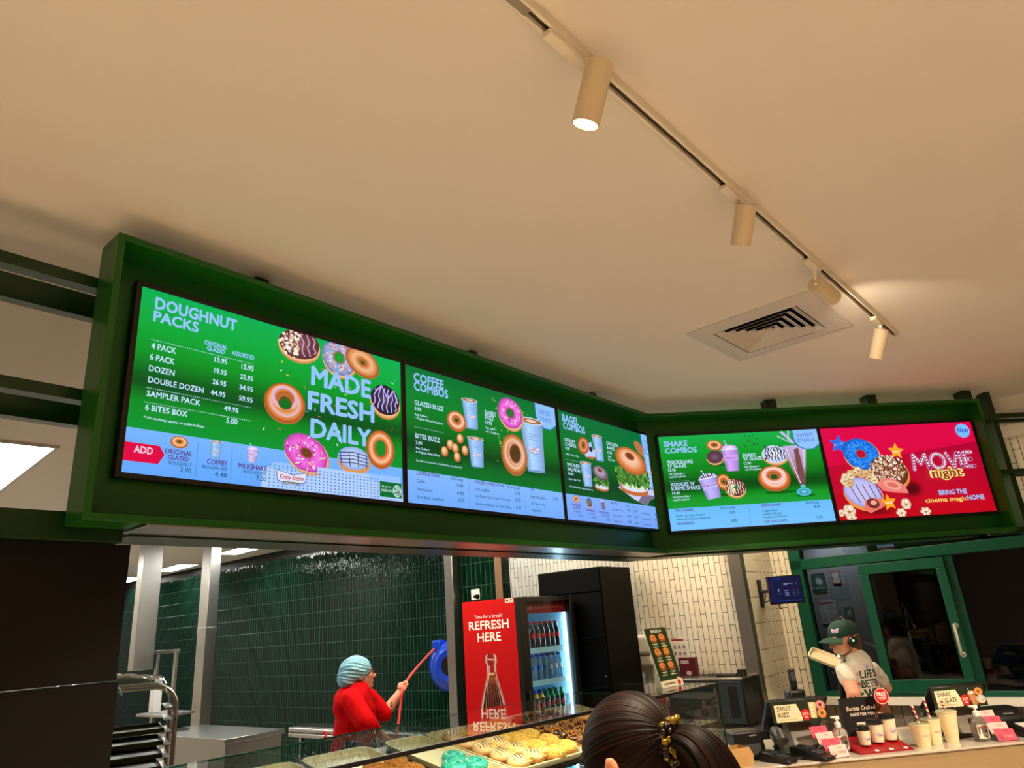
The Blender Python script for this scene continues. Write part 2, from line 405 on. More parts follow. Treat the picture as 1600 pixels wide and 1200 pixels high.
def wallbox(name, m, u0, u1, w0, w1, z0, z1, label):
    b = MB().box(-w1, -w0, 0, u1 - u0, z0, z1)
    return struct(put(b.build(name, m), uwz(u0, 0), ROOM), label)
wallbox('wall_back', M_green_tile, 6.85, 6.97, 2.56, 17.5, 0, 3.18, 'kitchen back wall of glossy dark green vertical tiles')
wallbox('trim_1', M_dark, 6.83, 6.97, 2.56, 17.5, 3.18, CEIL, 'dark band along the top of the green tiles')
wallbox('wall_far', mat('far_wall', (190, 192, 190), .6), 4.2, 6.85, 17.5, 17.6, 0, CEIL, 'pale end wall of the kitchen')
wallbox('wall_pillar', M_green_tile, 5.49, 5.60, 4.62, 5.29, 0, CEIL, 'short pillar wall of dark green tiles')
wallbox('wall_left', M_white_tile, 6.45, 6.57, 3.44, 5.45, 0, CEIL, 'strip of pale tiles between pillar and black cabinet')
wallbox('wall_middle', M_white_tile, 6.2, 6.45, 2.42, 3.56, 0, CEIL, 'cream tiled wall above the oven')
b = MB().box(0, .4, 0, .1, 0, CEIL); struct(put(b.build('wall_return', M_white_tile), uwz(6.45, 2.42), TH), 'narrow cream tiled return wall carrying the monitor')
for nm, w0, w1, z0, z1, m, lb in (('wall_window', 2.235, 2.43, 0, CEIL, M_white_tile, 'cream tiled wall left of the green window frame'),
                                  ('wall_below', -6, 2.235, 0, 1.02, tiles('grey_tile', (150, 143, 132), (140, 133, 122), (58, 54, 50), .075, .26, .5, .35, .08, .003), 'grey brick tiles below the window ledge'),
                                  ('wall_above', -6, 2.235, 2.47, 3.0, M_white_tile, 'cream tiles above the window')):
    wallbox(nm, m, 6.85, 6.97, w0, w1, z0, z1, lb)
wallbox('wall_bulkhead', M_ceil, 6.78, 6.97, -6, 2.42, 3.0, CEIL, 'plaster bulkhead above the cream tiles')
wallbox('trim_2', M_white, 6.72, 6.86, -6, 2.2, 1.02, 1.075, 'white ledge under the service window')
# hall behind the viewer
struct(MB().box(-9, 9, -6.1, -6, 0, CEIL).build('wall_hall', M_hall), 'rear wall of the shop')
struct(MB().box(9, 9.1, -6, 6, 0, CEIL).build('wall_right', M_hall), 'right wall of the shop')
struct(MB().box(-9.1, -9, -6, 14, 0, CEIL).build('wall_side', M_hall), 'left wall of the shop')
# dark panel wall left of the opening
b = MB(); b.box(-3.6, .105, .1, .2, 0, 1.772); b.box(-3.6, .1, .105, .2, 1.776, 2.195)
struct(put(b.build('wall_front', M_dark), OA, YA), 'dark brown panel wall left of the kitchen opening')

# drive-through window: frame, panes, door leaf
fr = thing('window_1', 'green framed service window looking out on the dark', 'window', uwz(6.85, 0), ROOM); fr['kind'] = 'structure'; del fr['category']
def bar(n, w0, w1, z0, z1, y0=-.05, y1=.07, m=None): return MB().box(-w1, -w0, y0, y1, z0, z1).build(n, m or M_frame, fr, .004)
bar('jamb', 2.13, 2.235, 1.075, 2.47); bar('head_rail', -6, 2.235, 2.145, 2.235); bar('bottom_rail', -6, 2.13, 1.076, 1.115)
bar('top_rail', -6, 2.235, 2.45, 2.48, -.03)
bar('mullion', .93, 1.0, 1.115, 2.145, -.03); bar('mullion', -1.6, -1.52, 1.115, 2.145, -.03)
M_pane = glass('night_glass', (150, 155, 160), 1.6)
MB().box(-2.13, 6, .02, .026, 1.115, 2.145).build('pane', M_pane, fr); MB().box(-2.13, 6, .02, .026, 2.235, 2.45).build('transom_pane', M_pane, fr)
dr = thing('door_1', 'green framed hinged pane with a steel pull handle', 'door', uwz(6.85, 0), ROOM); dr['kind'] = 'structure'; del dr['category']
b = MB(); b.box(-1.65, -.99, -.075, -.02, 1.105, 1.205); b.box(-1.65, -.99, -.075, -.02, 2.05, 2.135); b.box(-1.65, -1.577, -.075, -.02, 1.205, 2.05); b.box(-1.06, -.99, -.075, -.02, 1.205, 2.05)
b.build('door_frame', M_frame, dr, .004); MB().box(-1.577, -1.06, -.05, -.044, 1.205, 2.05).build('door_glass', M_pane, dr)
b = MB(); hx = -1.025
b.tube([(hx, -.075, 1.6), (hx, -.12, 1.6), (hx, -.135, 1.585), (hx, -.135, 1.4), (hx, -.12, 1.385), (hx, -.075, 1.385)], .012, 12)
b.tube([(hx, -.079, 1.6), (hx, -.075, 1.6)], .022, 14); b.tube([(hx, -.079, 1.385), (hx, -.075, 1.385)], .022, 14)
b.build('door_handle', mat('satin_chrome', (206, 204, 198), .3, .55), dr, label='curved steel pull handle')
# outside: a stub wall with notices and the night beyond
M_ow = mat('outside_wall', (150, 148, 142), .8)
wallbox('wall_outside', M_ow, 8.6, 8.7, 1.95, 2.75, 0, 2.9, 'dim wall with notices outside the service window')
struct(put(MB().box(-2.6, 12, .13, 9, -.05, .02).build('floor_outside', M_out), uwz(6.85, 0), ROOM), 'dark ground outside the window')
M_print = printed('printed_card', 0, .55)
for i, (w_, z_, a_, h_, kind, lb) in enumerate(((2.53, 2.06, .15, .21, 'g', 'green notice on the dim wall outside the window'), (2.34, 2.10, .09, .15, 'r', 'red framed notice on the dim wall outside the window'),
                                  (2.5, 1.74, .17, .24, 'w', 'white notice with a red heading outside the window'), (2.28, 1.72, .09, .12, 'g2', 'small green card outside the window'))):
    A = Art(); c = {'g': (20, 70, 50), 'r': (150, 40, 30), 'w': (215, 210, 200), 'g2': (40, 90, 60)}[kind]
    A.rect(0, 0, 10, 14, c)
    if kind == 'w':
        A.rect(.6, .6, 9.4, 2, (170, 40, 40))
        for k in range(7): A.rect(1, 3 + k * 1.5, 4.4 if k % 2 else 3.6, 3.6 + k * 1.5, (150, 140, 130)); A.rect(5.4, 3 + k * 1.5, 9, 3.6 + k * 1.5, (150, 140, 130))
    else: A.rect(1, 1.4, 9, 12.4, (60, 110, 90) if kind[0] == 'g' else (205, 190, 160)); A.disc(5, 6, 2.4, 3, (190, 190, 180)); A.rect(2, 10.4, 8, 11, (200, 200, 190))
    t = thing('wall_notice', lb, 'notice', uwz(8.595, w_, z_), ROOM)
    A.build('sheet', M_print, t, -a_ / 2, a_ / 2, h_ / 2, -h_ / 2, 10, 14, -.003); MB().box(-a_ / 2, a_ / 2, -.0025, .004, -h_ / 2, h_ / 2).build('backing', M_white, t)

t = thing('reflection_panel', 'lit white and red panel standing in for a screen reflection above the window rail', 'sign', at(1383, 857, 9.4), 0)
A = Art(); A.rect(0, 0, 30, 24, (60, 40, 46)); A.rect(0, 0, 30, 10, (196, 216, 246)); A.rect(3, 3, 20, 5, (90, 130, 200)); A.rect(0, 10, 30, 21, (150, 26, 40)); A.text('GOMO', 5, 26, 19, 6, (250, 240, 240), .03)  # glowing panel added for the screens' reflection in the transom glass
A.build('sign_face', printed('lit_display', 1.0), t, -.11, .11, .085, -.085, 30, 24, -.021); MB().box(-.115, .115, -.02, .02, -.09, .09).build('panel_box', M_black, t); MB().box(-.015, .015, -.015, .015, .021 - t.location.z, -.0905).build('pole', M_black, t)
t = thing('outside_fill_lamp', 'unseen lamp added outside the window to brighten the notices', 'lamp', uwz(8.3, 2.3, 2.75), ROOM)
MB().lathe([(0, .03), (.06, .02), (.07, 0), (0, 0)], 16).build('shade', M_black, t); MB().lathe([(0, -.004), (.05, -.004), (.05, -.0005), (0, -.0005)], 16).build('lens', mat('outside_fill_lens', (255, 255, 255), .4, emit=(240, 240, 255), es=8), t); MB().tube([(0, 0, .02), (0, .1, .06), (0, .3, .06)], .01, 8).build('arm', M_black, t)
lamp('outside_fill_beam', 'SPOT', uwz(8.3, 2.3, 2.74), 160, (.9, .95, 1), V((.2, .25, -1)), spot_size=R(120), spot_blend=.8, shadow_soft_size=.05)  # added lamp so the notices show through the glass

# ceiling air vent
vt = thing('air_vent', 'square louvred air vent in the ceiling beside the track', 'air vent', VC, VY)
M_vent = mat('vent_paint', (205, 198, 192), .5)
def sqring(b, r0, z0, r1, z1, th):             # a sloped square blade from half width r0 at z0 to r1 at z1
    for k in range(4):
        Mk = Matrix.Rotation(k * PI / 2, 4, 'Z')
        vs = [Mk @ V(p) for p in ((-r0, -r0, z0), (r0, -r0, z0), (r1, -r1, z1), (-r1, -r1, z1), (-r0 + th, -r0 + th, z0), (r0 - th, -r0 + th, z0), (r1 - th, -r1 + th, z1), (-r1 + th, -r1 + th, z1))]
        b.add(vs, [(0, 1, 2, 3), (7, 6, 5, 4), (0, 4, 5, 1), (3, 2, 6, 7), (1, 5, 6, 2), (0, 3, 7, 4)])
b = MB(); sqring(b, .345, -.004, .245, -.016, .0); b = MB()
for k in range(4):
    Mk = Matrix.Rotation(k * PI / 2, 4, 'Z')
    b.add([Mk @ V(p) for p in ((-.345, -.345, 0), (.345, -.345, 0), (.345, -.345, -.006), (-.345, -.345, -.006), (-.29, -.29, -.012), (.29, -.29, -.012), (-.235, -.235, -.012), (.235, -.235, -.012), (-.235, -.235, .03), (.235, -.235, .03))],
          [(0, 1, 2, 3), (3, 2, 5, 4), (4, 5, 7, 6), (6, 7, 9, 8)])
b.build('vent_frame', M_vent, vt, smooth=0)
for i in range(5):
    r = .228 - i * .042; b = MB(); sqring(b, r, -.010, r - .035, .011, .002); b.build('louvre', M_vent, vt, smooth=0)
MB().box(-.02, .02, -.02, .02, -.009, .002).build('centre_plate', M_vent, vt)
b = MB()
for k in range(4): b.add([Matrix.Rotation(k * PI / 2, 4, 'Z') @ V(p) for p in ((-.234, -.234, .031), (.234, -.234, .031), (.234, -.234, .3), (-.234, -.234, .3))], [(0, 1, 2, 3)])
b.add([(-.234, -.234, .3), (.234, -.234, .3), (.234, .234, .3), (-.234, .234, .3)], [(0, 1, 2, 3)])
b.build('plenum', M_wblack, vt, smooth=0)
# slot grille on the bulkhead
g = thing('air_grille', 'flush linear air grille on the bulkhead at the right edge', 'air grille', uwz(6.778, .22, 3.15), ROOM)
b = MB(); b.box(-.09, .5, -.008, 0, -.055, -.047); b.box(-.09, .5, -.008, 0, .047, .055); b.box(-.09, -.08, -.008, 0, -.047, .047); b.box(.49, .5, -.008, 0, -.047, .047); b.build('grille_frame', M_vent, g)
for k in range(4): MB().box(-.08, .49, -.012, -.002, -.038 + k * .022, -.026 + k * .022).build('slat', M_vent, g)

# ------------------------------------------------------------------ ceiling track and its spotlights
M_track = mat('track_white', (232, 222, 205), .4); M_slot = mat('track_slot', (60, 52, 44), .6)
ta, tb = wa(-.9, -1.60), wa(3.50, -1.735)
tyaw = math.atan2((tb - ta).y, (tb - ta).x); TL = (tb - ta).length
tr = thing('ceiling_track', 'long white lighting track running across the ceiling', 'lighting track', V((ta.x, ta.y, CEIL)), tyaw)
b = MB(); b.box(0, TL, -.019, -.009, -.034, 0); b.box(0, TL, .009, .019, -.034, 0); b.box(0, TL, -.009, .009, -.008, 0); b.build('rail', M_track, tr, .002)
MB().box(.005, TL - .005, -.0085, .0085, -.018, -.009).build('slot', M_slot, tr)
MB().box(TL, TL + .012, -.019, .019, -.034, 0).build('end_cap', M_track, tr, .002)
MB().box(.98, 1.12, -.012, .012, -.036, -.02).build('feed_connector', mat('track_grey', (150, 140, 128), .5), tr, .002)
M_barrel = mat('lamp_barrel', (214, 196, 164), .36); M_lens = mat('lamp_lens', (255, 240, 215), .3, emit=(255, 226, 180), es=9)
M_lens_dim = mat('lamp_rim', (235, 225, 205), .35)
def spotlight(p, d, label, adapt, L=.165, name='track_spotlight'):
    t = thing(name, label, 'spotlight', p, 0, 'white spotlights clipped to the ceiling track')
    Mq = d.to_track_quat('-Z', 'X').to_matrix()
    r = .037
    b = MB(); b.lathe([(0, .004), (r * .8, .004), (r, 0), (r, -L), (r - .004, -L), (r - .004, -L + .02)], 32, M=Mq); b.build('barrel', M_barrel, t)
    MB().lathe([(0, -L + .012), (r - .005, -L + .012)], 28, M=Mq).build('lens', M_lens, t, label='glowing warm lens')
    n = V((math.cos(tyaw), math.sin(tyaw), 0)); base = V((p.x, p.y, 0)) - V((ta.x, ta.y, 0)); s0 = base.dot(n); foot = V((ta.x, ta.y, 0)) + n * s0 - V((p.x, p.y, 0)); foot.z = CEIL - .034 - p.z
    b = MB(); b.tube([foot, foot * .45 + V((0, 0, .004)), d * .012], .009, 10); b.ell(d * .006, .014); b.build('swivel_arm', M_track, t)
    c, sn = n.x, n.y; Mr = Matrix.Translation(foot) @ Matrix.Rotation(tyaw, 4, 'Z')
    MB().obox(Mr, adapt[0], adapt[1], -.016, .016, -.022, -.001).build('track_adapter', M_track, t, .004)
    return t
LB = ['large nearest track spotlight with its glowing lens showing', 'second track spotlight from the camera, pointing down', 'track spotlight turned sideways beside the air vent', 'farthest track spotlight at the end of the track']
for (p, d), lb, L_ in zip(SPOTS, LB, (.17, .146, .17, .16)): spotlight(p, d, lb, (-.15, .02) if 'large' in lb else (-.11, .03), L_)
for i, (p, d) in enumerate(zip(HALL, HALL_AIM)):
    t = thing('added_spotlight', 'unseen spotlight added behind the viewer to brighten the ceiling', 'spotlight', p, 0, 'added spotlights over the customer area')
    b = MB(); b.lathe([(0, .004), (.034, .004), (.037, 0), (.037, -.165), (.033, -.165), (.033, -.145)], 24, M=d.to_track_quat('-Z', 'X').to_matrix()); b.build('barrel', M_barrel, t)
    MB().lathe([(0, -.153), (.032, -.153)], 20, M=d.to_track_quat('-Z', 'X').to_matrix()).build('lens', M_lens, t); MB().tube([(0, 0, CEIL - p.z), (0, 0, 0)], .009, 8).build('stem', M_track, t)

# ------------------------------------------------------------------ kitchen light panels, and unseen ones added to brighten the room
M_led = mat('led_panel', (250, 250, 250), .5, emit=(245, 246, 240), es=30); M_ledw = mat('led_fill_warm', (250, 250, 250), .5, emit=(255, 226, 186), es=62)  # the warm one serves only the added fill panels
for i, (u, w_, hu, hw, lb) in enumerate(((1.68, 6.86, .165, 1.2, 'bright ceiling light panel seen through the lattice at left'), (6.12, 10.55, .17, .62, 'ceiling light panel above the right edge of the second steel post'),
        (6.36, 13.3, .17, .62, 'ceiling light panel between the two steel posts'), (6.5, 15.6, .17, .6, 'farthest kitchen light panel, left of the first steel post'),
        (4.5, 7.6, .17, .62, 'unseen light panel added over the steel bench'), (4.4, 5.2, .17, .62, 'unseen light panel added over the worker in red'), (5.6, 8.2, .17, .62, 'unseen light panel added near the green wall'), (3.2, 9.5, .17, .62, 'unseen light panel added over the rack'), (4.6, 12.2, .17, .62, 'unseen light panel placed for tile glints, deep in the kitchen'), (2.9, 12.9, .17, .62, 'unseen light panel placed for tile glints, at the far left'), (5.98, 4.75, .17, .4, 'unseen light panel added behind the dark green pillar'), (5.75, 2.0, .17, .37, 'warm light panel over the counter staff'), (5.55, 2.95, .17, .15, 'warm light panel above the oven'), (3.9, 4.25, .17, .5, 'warm light panel in front of the red cooler'))):
    t = thing('ceiling_light', lb, 'ceiling light', uwz(u, w_, CEIL), ROOM - R(5), 'kitchen ceiling light panels')
    b = MB(); x, y = hw, hu
    b.box(-x - .03, -x, -y - .03, y + .03, -.02, 0); b.box(x, x + .03, -y - .03, y + .03, -.02, 0); b.box(-x, x, -y - .03, -y, -.02, 0); b.box(-x, x, y, y + .03, -.02, 0); b.build('panel_frame', M_vent, t, .003)
    MB().box(-x, x, -y, y, -.012, -.001).build('diffuser', M_ledw if 'warm' in lb else M_led, t, label='glowing white diffuser')

# ------------------------------------------------------------------ the green menu board housing
def isect(o):                                   # where the two wings meet, o metres toward the viewer
    a, bq = wa(0, -o), wb(0, -o); d1, d2 = dirv(YA), dirv(YB); r = bq - a
    den = d1.x * d2.y - d1.y * d2.x; return a + d1 * ((r.x * d2.y - r.y * d2.x) / den)
def band(o0, o1, z0, z1, sL=-.125, sR=2.475, b=None):   # o0 nearer the viewer
    P = [wa(sL, -o0), isect(o0), wb(sR, -o0), wb(sR, -o1), isect(o1), wa(sL, -o1)]
    b = b or MB()
    for quad in ((0, 1, 4, 5), (1, 2, 3, 4)): b.prism([(P[i].x, P[i].y) for i in quad], z0, z1)
    return b
F0, BK = .1, -.045
Z0, Z1 = 2.235, 3.213
hs = thing('menu_board', 'long bent dark green menu board housing hung below the ceiling', 'menu board', (0, 0, 0))
band(F0, BK, Z1 - .023, Z1).build('top_panel', M_green, hs, .0015); band(F0, BK, Z0, Z0 + .024).build('bottom_panel', M_green, hs, .0015)
band(BK + .012, BK, Z0 + .024, Z1 - .023, -.101, 2.452).build('back_panel', M_green, hs)
for s_, wing, x in ((0, wa, -.125), (1, wb, 2.452)):
    P = [wing(x, -F0), wing(x + .023, -F0), wing(x + .023, -BK), wing(x, -BK)]
    MB().prism([(p.x, p.y) for p in P], Z0 + .0235, Z1 - .0225).build('side_panel', M_green, hs, .0015)
for t_ in (.92, 1.72, 2.5):
    P = [wb(t_ - .04, .03), wb(t_ + .04, .03), wb(t_ + .04, .12), wb(t_ - .04, .12)]
    MB().prism([(p.x, p.y) for p in P], Z1 + .0, CEIL - .001).build('hanger_post', M_greend, hs)
for s_ in (.5, 1.8, 3.0):
    P = [wa(s_ - .03, .06), wa(s_ + .03, .06), wa(s_ + .03, .12), wa(s_ - .03, .12)]
    MB().prism([(p.x, p.y) for p in P], Z1 - .1, CEIL - .001).build('hanger_post', M_greend, hs)
hd = thing('steel_header', 'steel trimmed header under the left wing of the menu board', 'header', (0, 0, 0))
b = MB(); P = [wa(.06, -F0), isect(F0), isect(-.1), wa(.06, .1)]; b.prism([(p.x, p.y) for p in P], Z0 - .006, Z0 - .001); b.build('steel_trim', M_steel, hd)
P = [wa(.09, .1), isect(-.1), isect(-.3), wa(.09, .3)]; MB().prism([(p.x, p.y) for p in P], Z0 - .012, Z0 + .1).build('rear_beam', M_greend, hd)
P = [isect(-.05), wb(2.3, .05), wb(2.3, .26), isect(-.26)]; MB().prism([(p.x, p.y) for p in P], Z0 - .012, Z0 + .1).build('rear_beam', M_greend, hd)

# green open lattice either side of the housing
la = thing('lattice_frame', 'dark green open lattice of double rails left of the menu board', 'lattice', OA, YA)
for z0, z1 in ((3.061, 3.102), (2.649, 2.689)):
    MB().box(-3.2, .10, .06, .117, z0, z1).build('rail', M_greend, la, .002)
    MB().box(-3.2, .35, .25, .30, z0 - .03, z1 + .02).build('rail', M_greend, la, .002)
MB().box(-3.6, .055, .06, .24, 2.196, 2.285).build('rail', M_greend, la, .002)
for x in (-3.2, -1.6): MB().box(x - .05, x, .12, .249, 2.286, CEIL - .002).build('post', M_greend, la, .002)
lb_ = thing('lattice_frame', 'dark green open lattice of posts and rails right of the menu board', 'lattice', OB, YB)
for z0, z1 in ((3.092, 3.13), (2.66, 2.695), (2.232, 2.27)):
    MB().box(2.49, 5.2, .05, .09, z0, z1).build('rail', M_greend, lb_, .002); MB().box(2.49, 5.2, .19, .23, z0, z1).build('rail', M_greend, lb_, .002)
for x in (2.70, 3.4, 4.4): MB().box(x, x + .045, .0905, .1895, 2.23, CEIL - .002).build('post', M_greend, lb_, .002)

# ================================================================== THE MENU SCREENS
# text | left | right | baseline | cap height | style, in hundredths of the display width
MENU0 = """DOUGHNUT|4.0|29.7|6.1|3.6|b
PACKS|3.9|17.4|10.2|3.2|b
ORIGINAL|19.7|27.1|13.5|1.4|b
GLAZED|20.6|26.4|15.2|1.4|b
ASSORTED|28.8|36.5|14.7|1.4|b
4 PACK|4.1|11.2|19.0|1.8|w
6 PACK|4.0|11.1|22.5|1.8|w
DOZEN|4.1|11.4|26.0|1.7|w
DOUBLE DOZEN|4.2|20.5|29.5|1.7|w
SAMPLER PACK|4.2|19.8|33.7|1.7|w
6 BITES BOX|4.2|16.2|37.9|1.7|w
13.95|23.3|27.4|18.5|1.6|w
19.95|23.4|27.4|22.2|1.6|w
26.95|23.1|27.5|25.9|1.6|w
44.95|22.8|27.5|29.5|1.6|w
49.95|27.4|32.1|33.7|1.5|w
5.00|28.4|32.0|37.6|1.6|w
15.95|32.3|36.5|18.7|1.7|w
22.95|32.1|36.5|22.2|1.6|w
34.95|32.0|36.6|25.8|1.6|w
59.95|32.1|36.7|29.5|1.6|w
*10% surcharge applies on public holidays|4.0|21.6|40.4|0.7|w
MADE|58.6|84.3|18.3|6.6|b
FRESH|57.5|85.8|27.6|6.4|b
DAILY|58.8|84.2|37.2|6.2|b
ADD|2.4|7.4|50.5|1.9|b
ORIGINAL|10.7|18.6|49.6|1.4|p
GLAZED|11.7|17.8|51.2|1.2|p
DOUGHNUT|12.1|18.7|52.7|1.0|g
3.90|15.5|18.7|54.5|1.4|g
COFFEE|23.2|29.5|51.2|1.5|p
REGULAR SIZE|21.8|29.6|52.6|0.9|g
4.40|25.9|29.6|54.7|1.4|g
MILKSHAKE|33.2|42.8|51.2|1.5|p
REGULAR SIZE|34.9|42.7|52.6|1.0|g
7.00|39.3|42.8|54.5|1.5|g"""
MENU1 = """COFFEE|4.3|21.0|6.3|3.6|b
COMBOS|4.3|23.4|10.1|3.6|b
GLAZED BUZZ|4.3|20.5|16.4|1.9|w
6.90|4.3|7.8|18.7|1.4|w
Reg. Coffee +|4.3|11.5|20.9|0.9|w
1 Original Glazed Doughnut|4.2|19.6|22.4|0.9|w
BITES BUZZ|4.4|17.6|30.3|1.9|w
7.90|4.3|7.7|32.8|1.3|w
Reg. Coffee +|4.4|11.6|34.7|0.8|w
6 Original Glazed Bites|4.3|17.2|36.3|0.9|w
Soy, Almond, Lactose Free, Oat Milk, Extra shot, Flavour $1|4.3|29.7|39.7|0.7|w
SWEET|46.2|54.0|13.0|2.0|w
BUZZ|46.4|52.0|15.1|1.9|w
10.90|46.2|50.6|17.4|1.6|w
Reg. Coffee +|46.2|53.4|19.6|0.9|w
any 1 Doughnut|46.2|55.1|21.2|0.9|w
COFFEE & MORE|4.3|16.6|45.0|1.2|p
FROM (Reg)|22.9|30.0|45.1|1.0|g
Coffee|4.4|8.5|48.1|1.2|g
4.40|26.3|30.0|47.7|1.4|g
Matcha Latte|4.3|12.4|51.2|1.1|g
4.40|26.2|30.0|50.9|1.3|g
Short Black, Long Black|4.2|18.6|54.3|1.1|g
3.70|26.6|30.1|53.9|1.4|g
CHILLED COFFEE & MORE|37.0|56.1|45.1|1.3|p
FROM (Small)|58.3|66.7|45.1|1.0|g
Iced Long Black|36.9|46.5|48.1|1.2|g
5.70|63.0|66.8|47.7|1.5|g
Iced Matcha Latte / Latte / Chocolate|36.9|59.6|51.0|1.2|g
5.50|63.1|66.7|50.9|1.6|g
Strawberry Matcha, Ice Cream Coffee|36.8|60.0|54.3|1.2|g
6.50|63.2|66.6|54.1|1.5|g
TEA|74.2|77.2|44.7|1.2|p
English Breakfast,|74.3|85.4|48.1|1.2|g
3.70|91.5|95.2|47.9|1.6|g
Earl Grey, Green,|74.3|85.0|51.2|1.2|g
Peppermint|74.3|81.6|54.3|1.2|g"""
MENU2 = """BAGEL|3.2|17.5|5.7|3.7|b
COMBOS|3.3|22.6|9.7|3.6|b
CREAM|3.1|12.0|16.4|1.7|w
CHEESE|3.3|12.8|18.7|1.7|w
9.90|3.2|6.8|20.8|1.4|w
Bagel + Reg. Coffee|3.2|14.1|23.5|0.9|w
SMOKED|3.4|14.3|29.2|1.7|w
SALMON|3.4|14.1|31.6|1.7|w
13.90|3.7|8.0|33.8|1.3|w
Bagel + Reg. Coffee|3.5|14.1|36.2|0.8|w
CHICKEN|42.7|54.5|12.5|1.8|w
& AVO|42.7|50.5|15.0|1.8|w
13.90|42.7|47.0|17.6|1.5|w
Bagel +|42.7|46.2|19.6|0.8|w
Reg. Coffee|42.6|49.2|21.3|0.9|w
CHOOSE FROM Plain, Poppy Seed, Blueberry|3.2|24.4|40.0|0.7|w
ORIGINAL|4.1|11.8|49.3|1.1|p
GLAZED|5.0|11.2|50.6|1.0|p
DOUGHNUT|5.1|11.3|52.3|0.7|g
3.90|8.5|11.9|54.3|1.2|g
PREMIUM|16.0|23.7|51.1|1.1|p
DOUGHNUT|17.1|23.7|52.4|0.7|g
4.90|19.9|23.7|54.5|1.2|g
MILKSHAKE|27.5|37.2|51.3|1.1|p
REGULAR SIZE|29.2|37.1|52.6|0.7|g
7.00|33.3|37.3|54.8|1.2|g
BAGELS|40.2|46.6|45.5|1.1|p
TOASTED|53.5|58.8|45.7|0.7|g
SINGLE|61.0|66.2|45.7|0.7|g
Plain with Spread|40.4|51.3|48.9|0.9|g
7.00|55.2|59.1|48.4|1.3|g
5.90|62.3|66.3|48.4|1.3|g
Cream Cheese|40.7|49.7|51.9|0.8|g
8.90|55.2|59.1|51.6|1.2|g
5.90|62.5|66.3|51.7|1.3|g
Smashed Avo|40.7|48.9|55.0|0.8|g
9.90|55.0|58.8|54.8|1.3|g
5.90|62.5|66.2|54.9|1.3|g
Ham & Cheese|71.1|80.3|48.8|1.0|g
9.90|85.6|89.6|48.7|1.3|g
5.90|92.9|96.8|48.8|1.4|g
Smoked Salmon|71.3|81.1|52.0|1.0|g
13.90|85.1|89.8|51.9|1.3|g
5.90|92.8|97.0|52.0|1.3|g
Chicken & Avo|71.3|80.8|55.0|0.9|g
13.90|85.1|89.7|55.2|1.3|g
5.90|93.0|97.2|55.1|1.4|g"""
MENU3 = """SHAKE|2.8|17.4|6.4|3.2|b
COMBOS|3.0|22.4|10.5|3.1|b
THICKSHAKE|3.1|18.9|17.1|2.1|w
'N' GLAZE|3.1|14.5|19.3|2.1|w
13.90|3.2|7.6|21.6|1.7|w
Reg. Thickshake +|3.3|12.9|23.6|1.1|w
any 2 Doughnuts|3.3|13.1|25.3|1.1|w
KOOKIES 'N'|3.5|17.9|30.4|2.0|w
KREME SHAKE|3.6|21.0|32.9|2.2|w
14.90|3.6|8.1|35.3|1.6|w
Reg. Kreme Shake +|3.6|14.5|37.2|1.1|w
any 2 Doughnuts|3.6|13.3|39.0|1.1|w
SHAKE|50.2|58.4|15.1|2.0|w
'N' GLAZE|50.2|62.1|17.4|2.1|w
12.90|50.2|54.5|19.8|1.7|w
Reg. Milkshake +|50.2|59.4|21.7|1.1|w
any 2 Doughnuts|50.3|60.0|23.4|1.2|w
SWEET|86.4|97.2|4.4|2.1|v
DEALS|86.7|97.4|7.6|2.1|v
THICKSHAKES|3.7|14.5|45.3|1.4|p
FROM (Small)|31.2|39.6|45.3|1.2|g
Vanilla, Chocolate, Caramel,|3.7|21.2|48.4|1.2|g
Banana, Blue Heaven, Strawberry|3.9|24.0|50.3|1.2|g
7.00|36.0|39.5|48.4|1.7|g
MILKSHAKES|3.9|13.7|53.0|1.4|p
6.00|36.1|39.5|53.2|1.7|g
KREME SHAKES|56.0|68.0|45.4|1.4|p
FROM (Small)|83.6|91.7|45.3|1.3|g
8.00|88.3|91.9|48.0|1.7|g
Original Glazed|56.0|65.1|48.5|1.3|g
Kookies 'N' Kreme,|56.1|67.8|50.3|1.3|g
Strawberries 'N' Kreme|56.2|70.2|52.2|1.2|g
ICED CHOCOLATE|56.0|69.8|54.8|1.4|p
5.70|88.4|91.8|54.5|1.7|g"""
MENU4 = """MOVIE|53.7|93.6|28.5|8.8|m
night|63.4|84.0|33.9|5.1|n
BRING THE|65.2|83.0|44.9|2.7|b
cinema magic|55.2|82.0|49.0|2.6|y
HOME|82.4|93.2|48.9|2.7|b
New|88.5|95.4|7.1|3.0|v"""
TB, TW, TP, TG = (150, 196, 255), (196, 226, 255), (92, 34, 130), (18, 92, 120)
STY = {'b': (TB, .034), 'w': (TW, .026), 'p': (TP, .02), 'g': (TG, .014), 'v': ((96, 126, 226), .02), 'y': ((255, 220, 110), .018), 'm': None, 'n': None}
DOUGH = [(.0, (214, 130, 70)), (1, (226, 150, 92))]
def ringd(a, cx, cy, rx, ry, rot=0, glaze=((250, 214, 170), (236, 160, 96), (208, 116, 54)), hole=.3, sh=(0, 0), hc=(16, 92, 32)):
    a.disc(cx, cy + ry * .06, rx, ry, (190, 104, 52), rot)
    hi, mid, lo = glaze
    a.rings(cx, cy, rx * .97, ry * .97, [(hole, (150, 72, 30)), (hole + .06, lo), (hole + .2, mid), (hole + .34, hi), (.76, mid), (.9, lo), (1, (150, 76, 32))], rot, 30, sh)
    a.disc(cx + sh[0] * .6, cy + sh[1] * .6 + ry * .03, rx * hole * .62, ry * hole * .55, hc, rot)
    return a
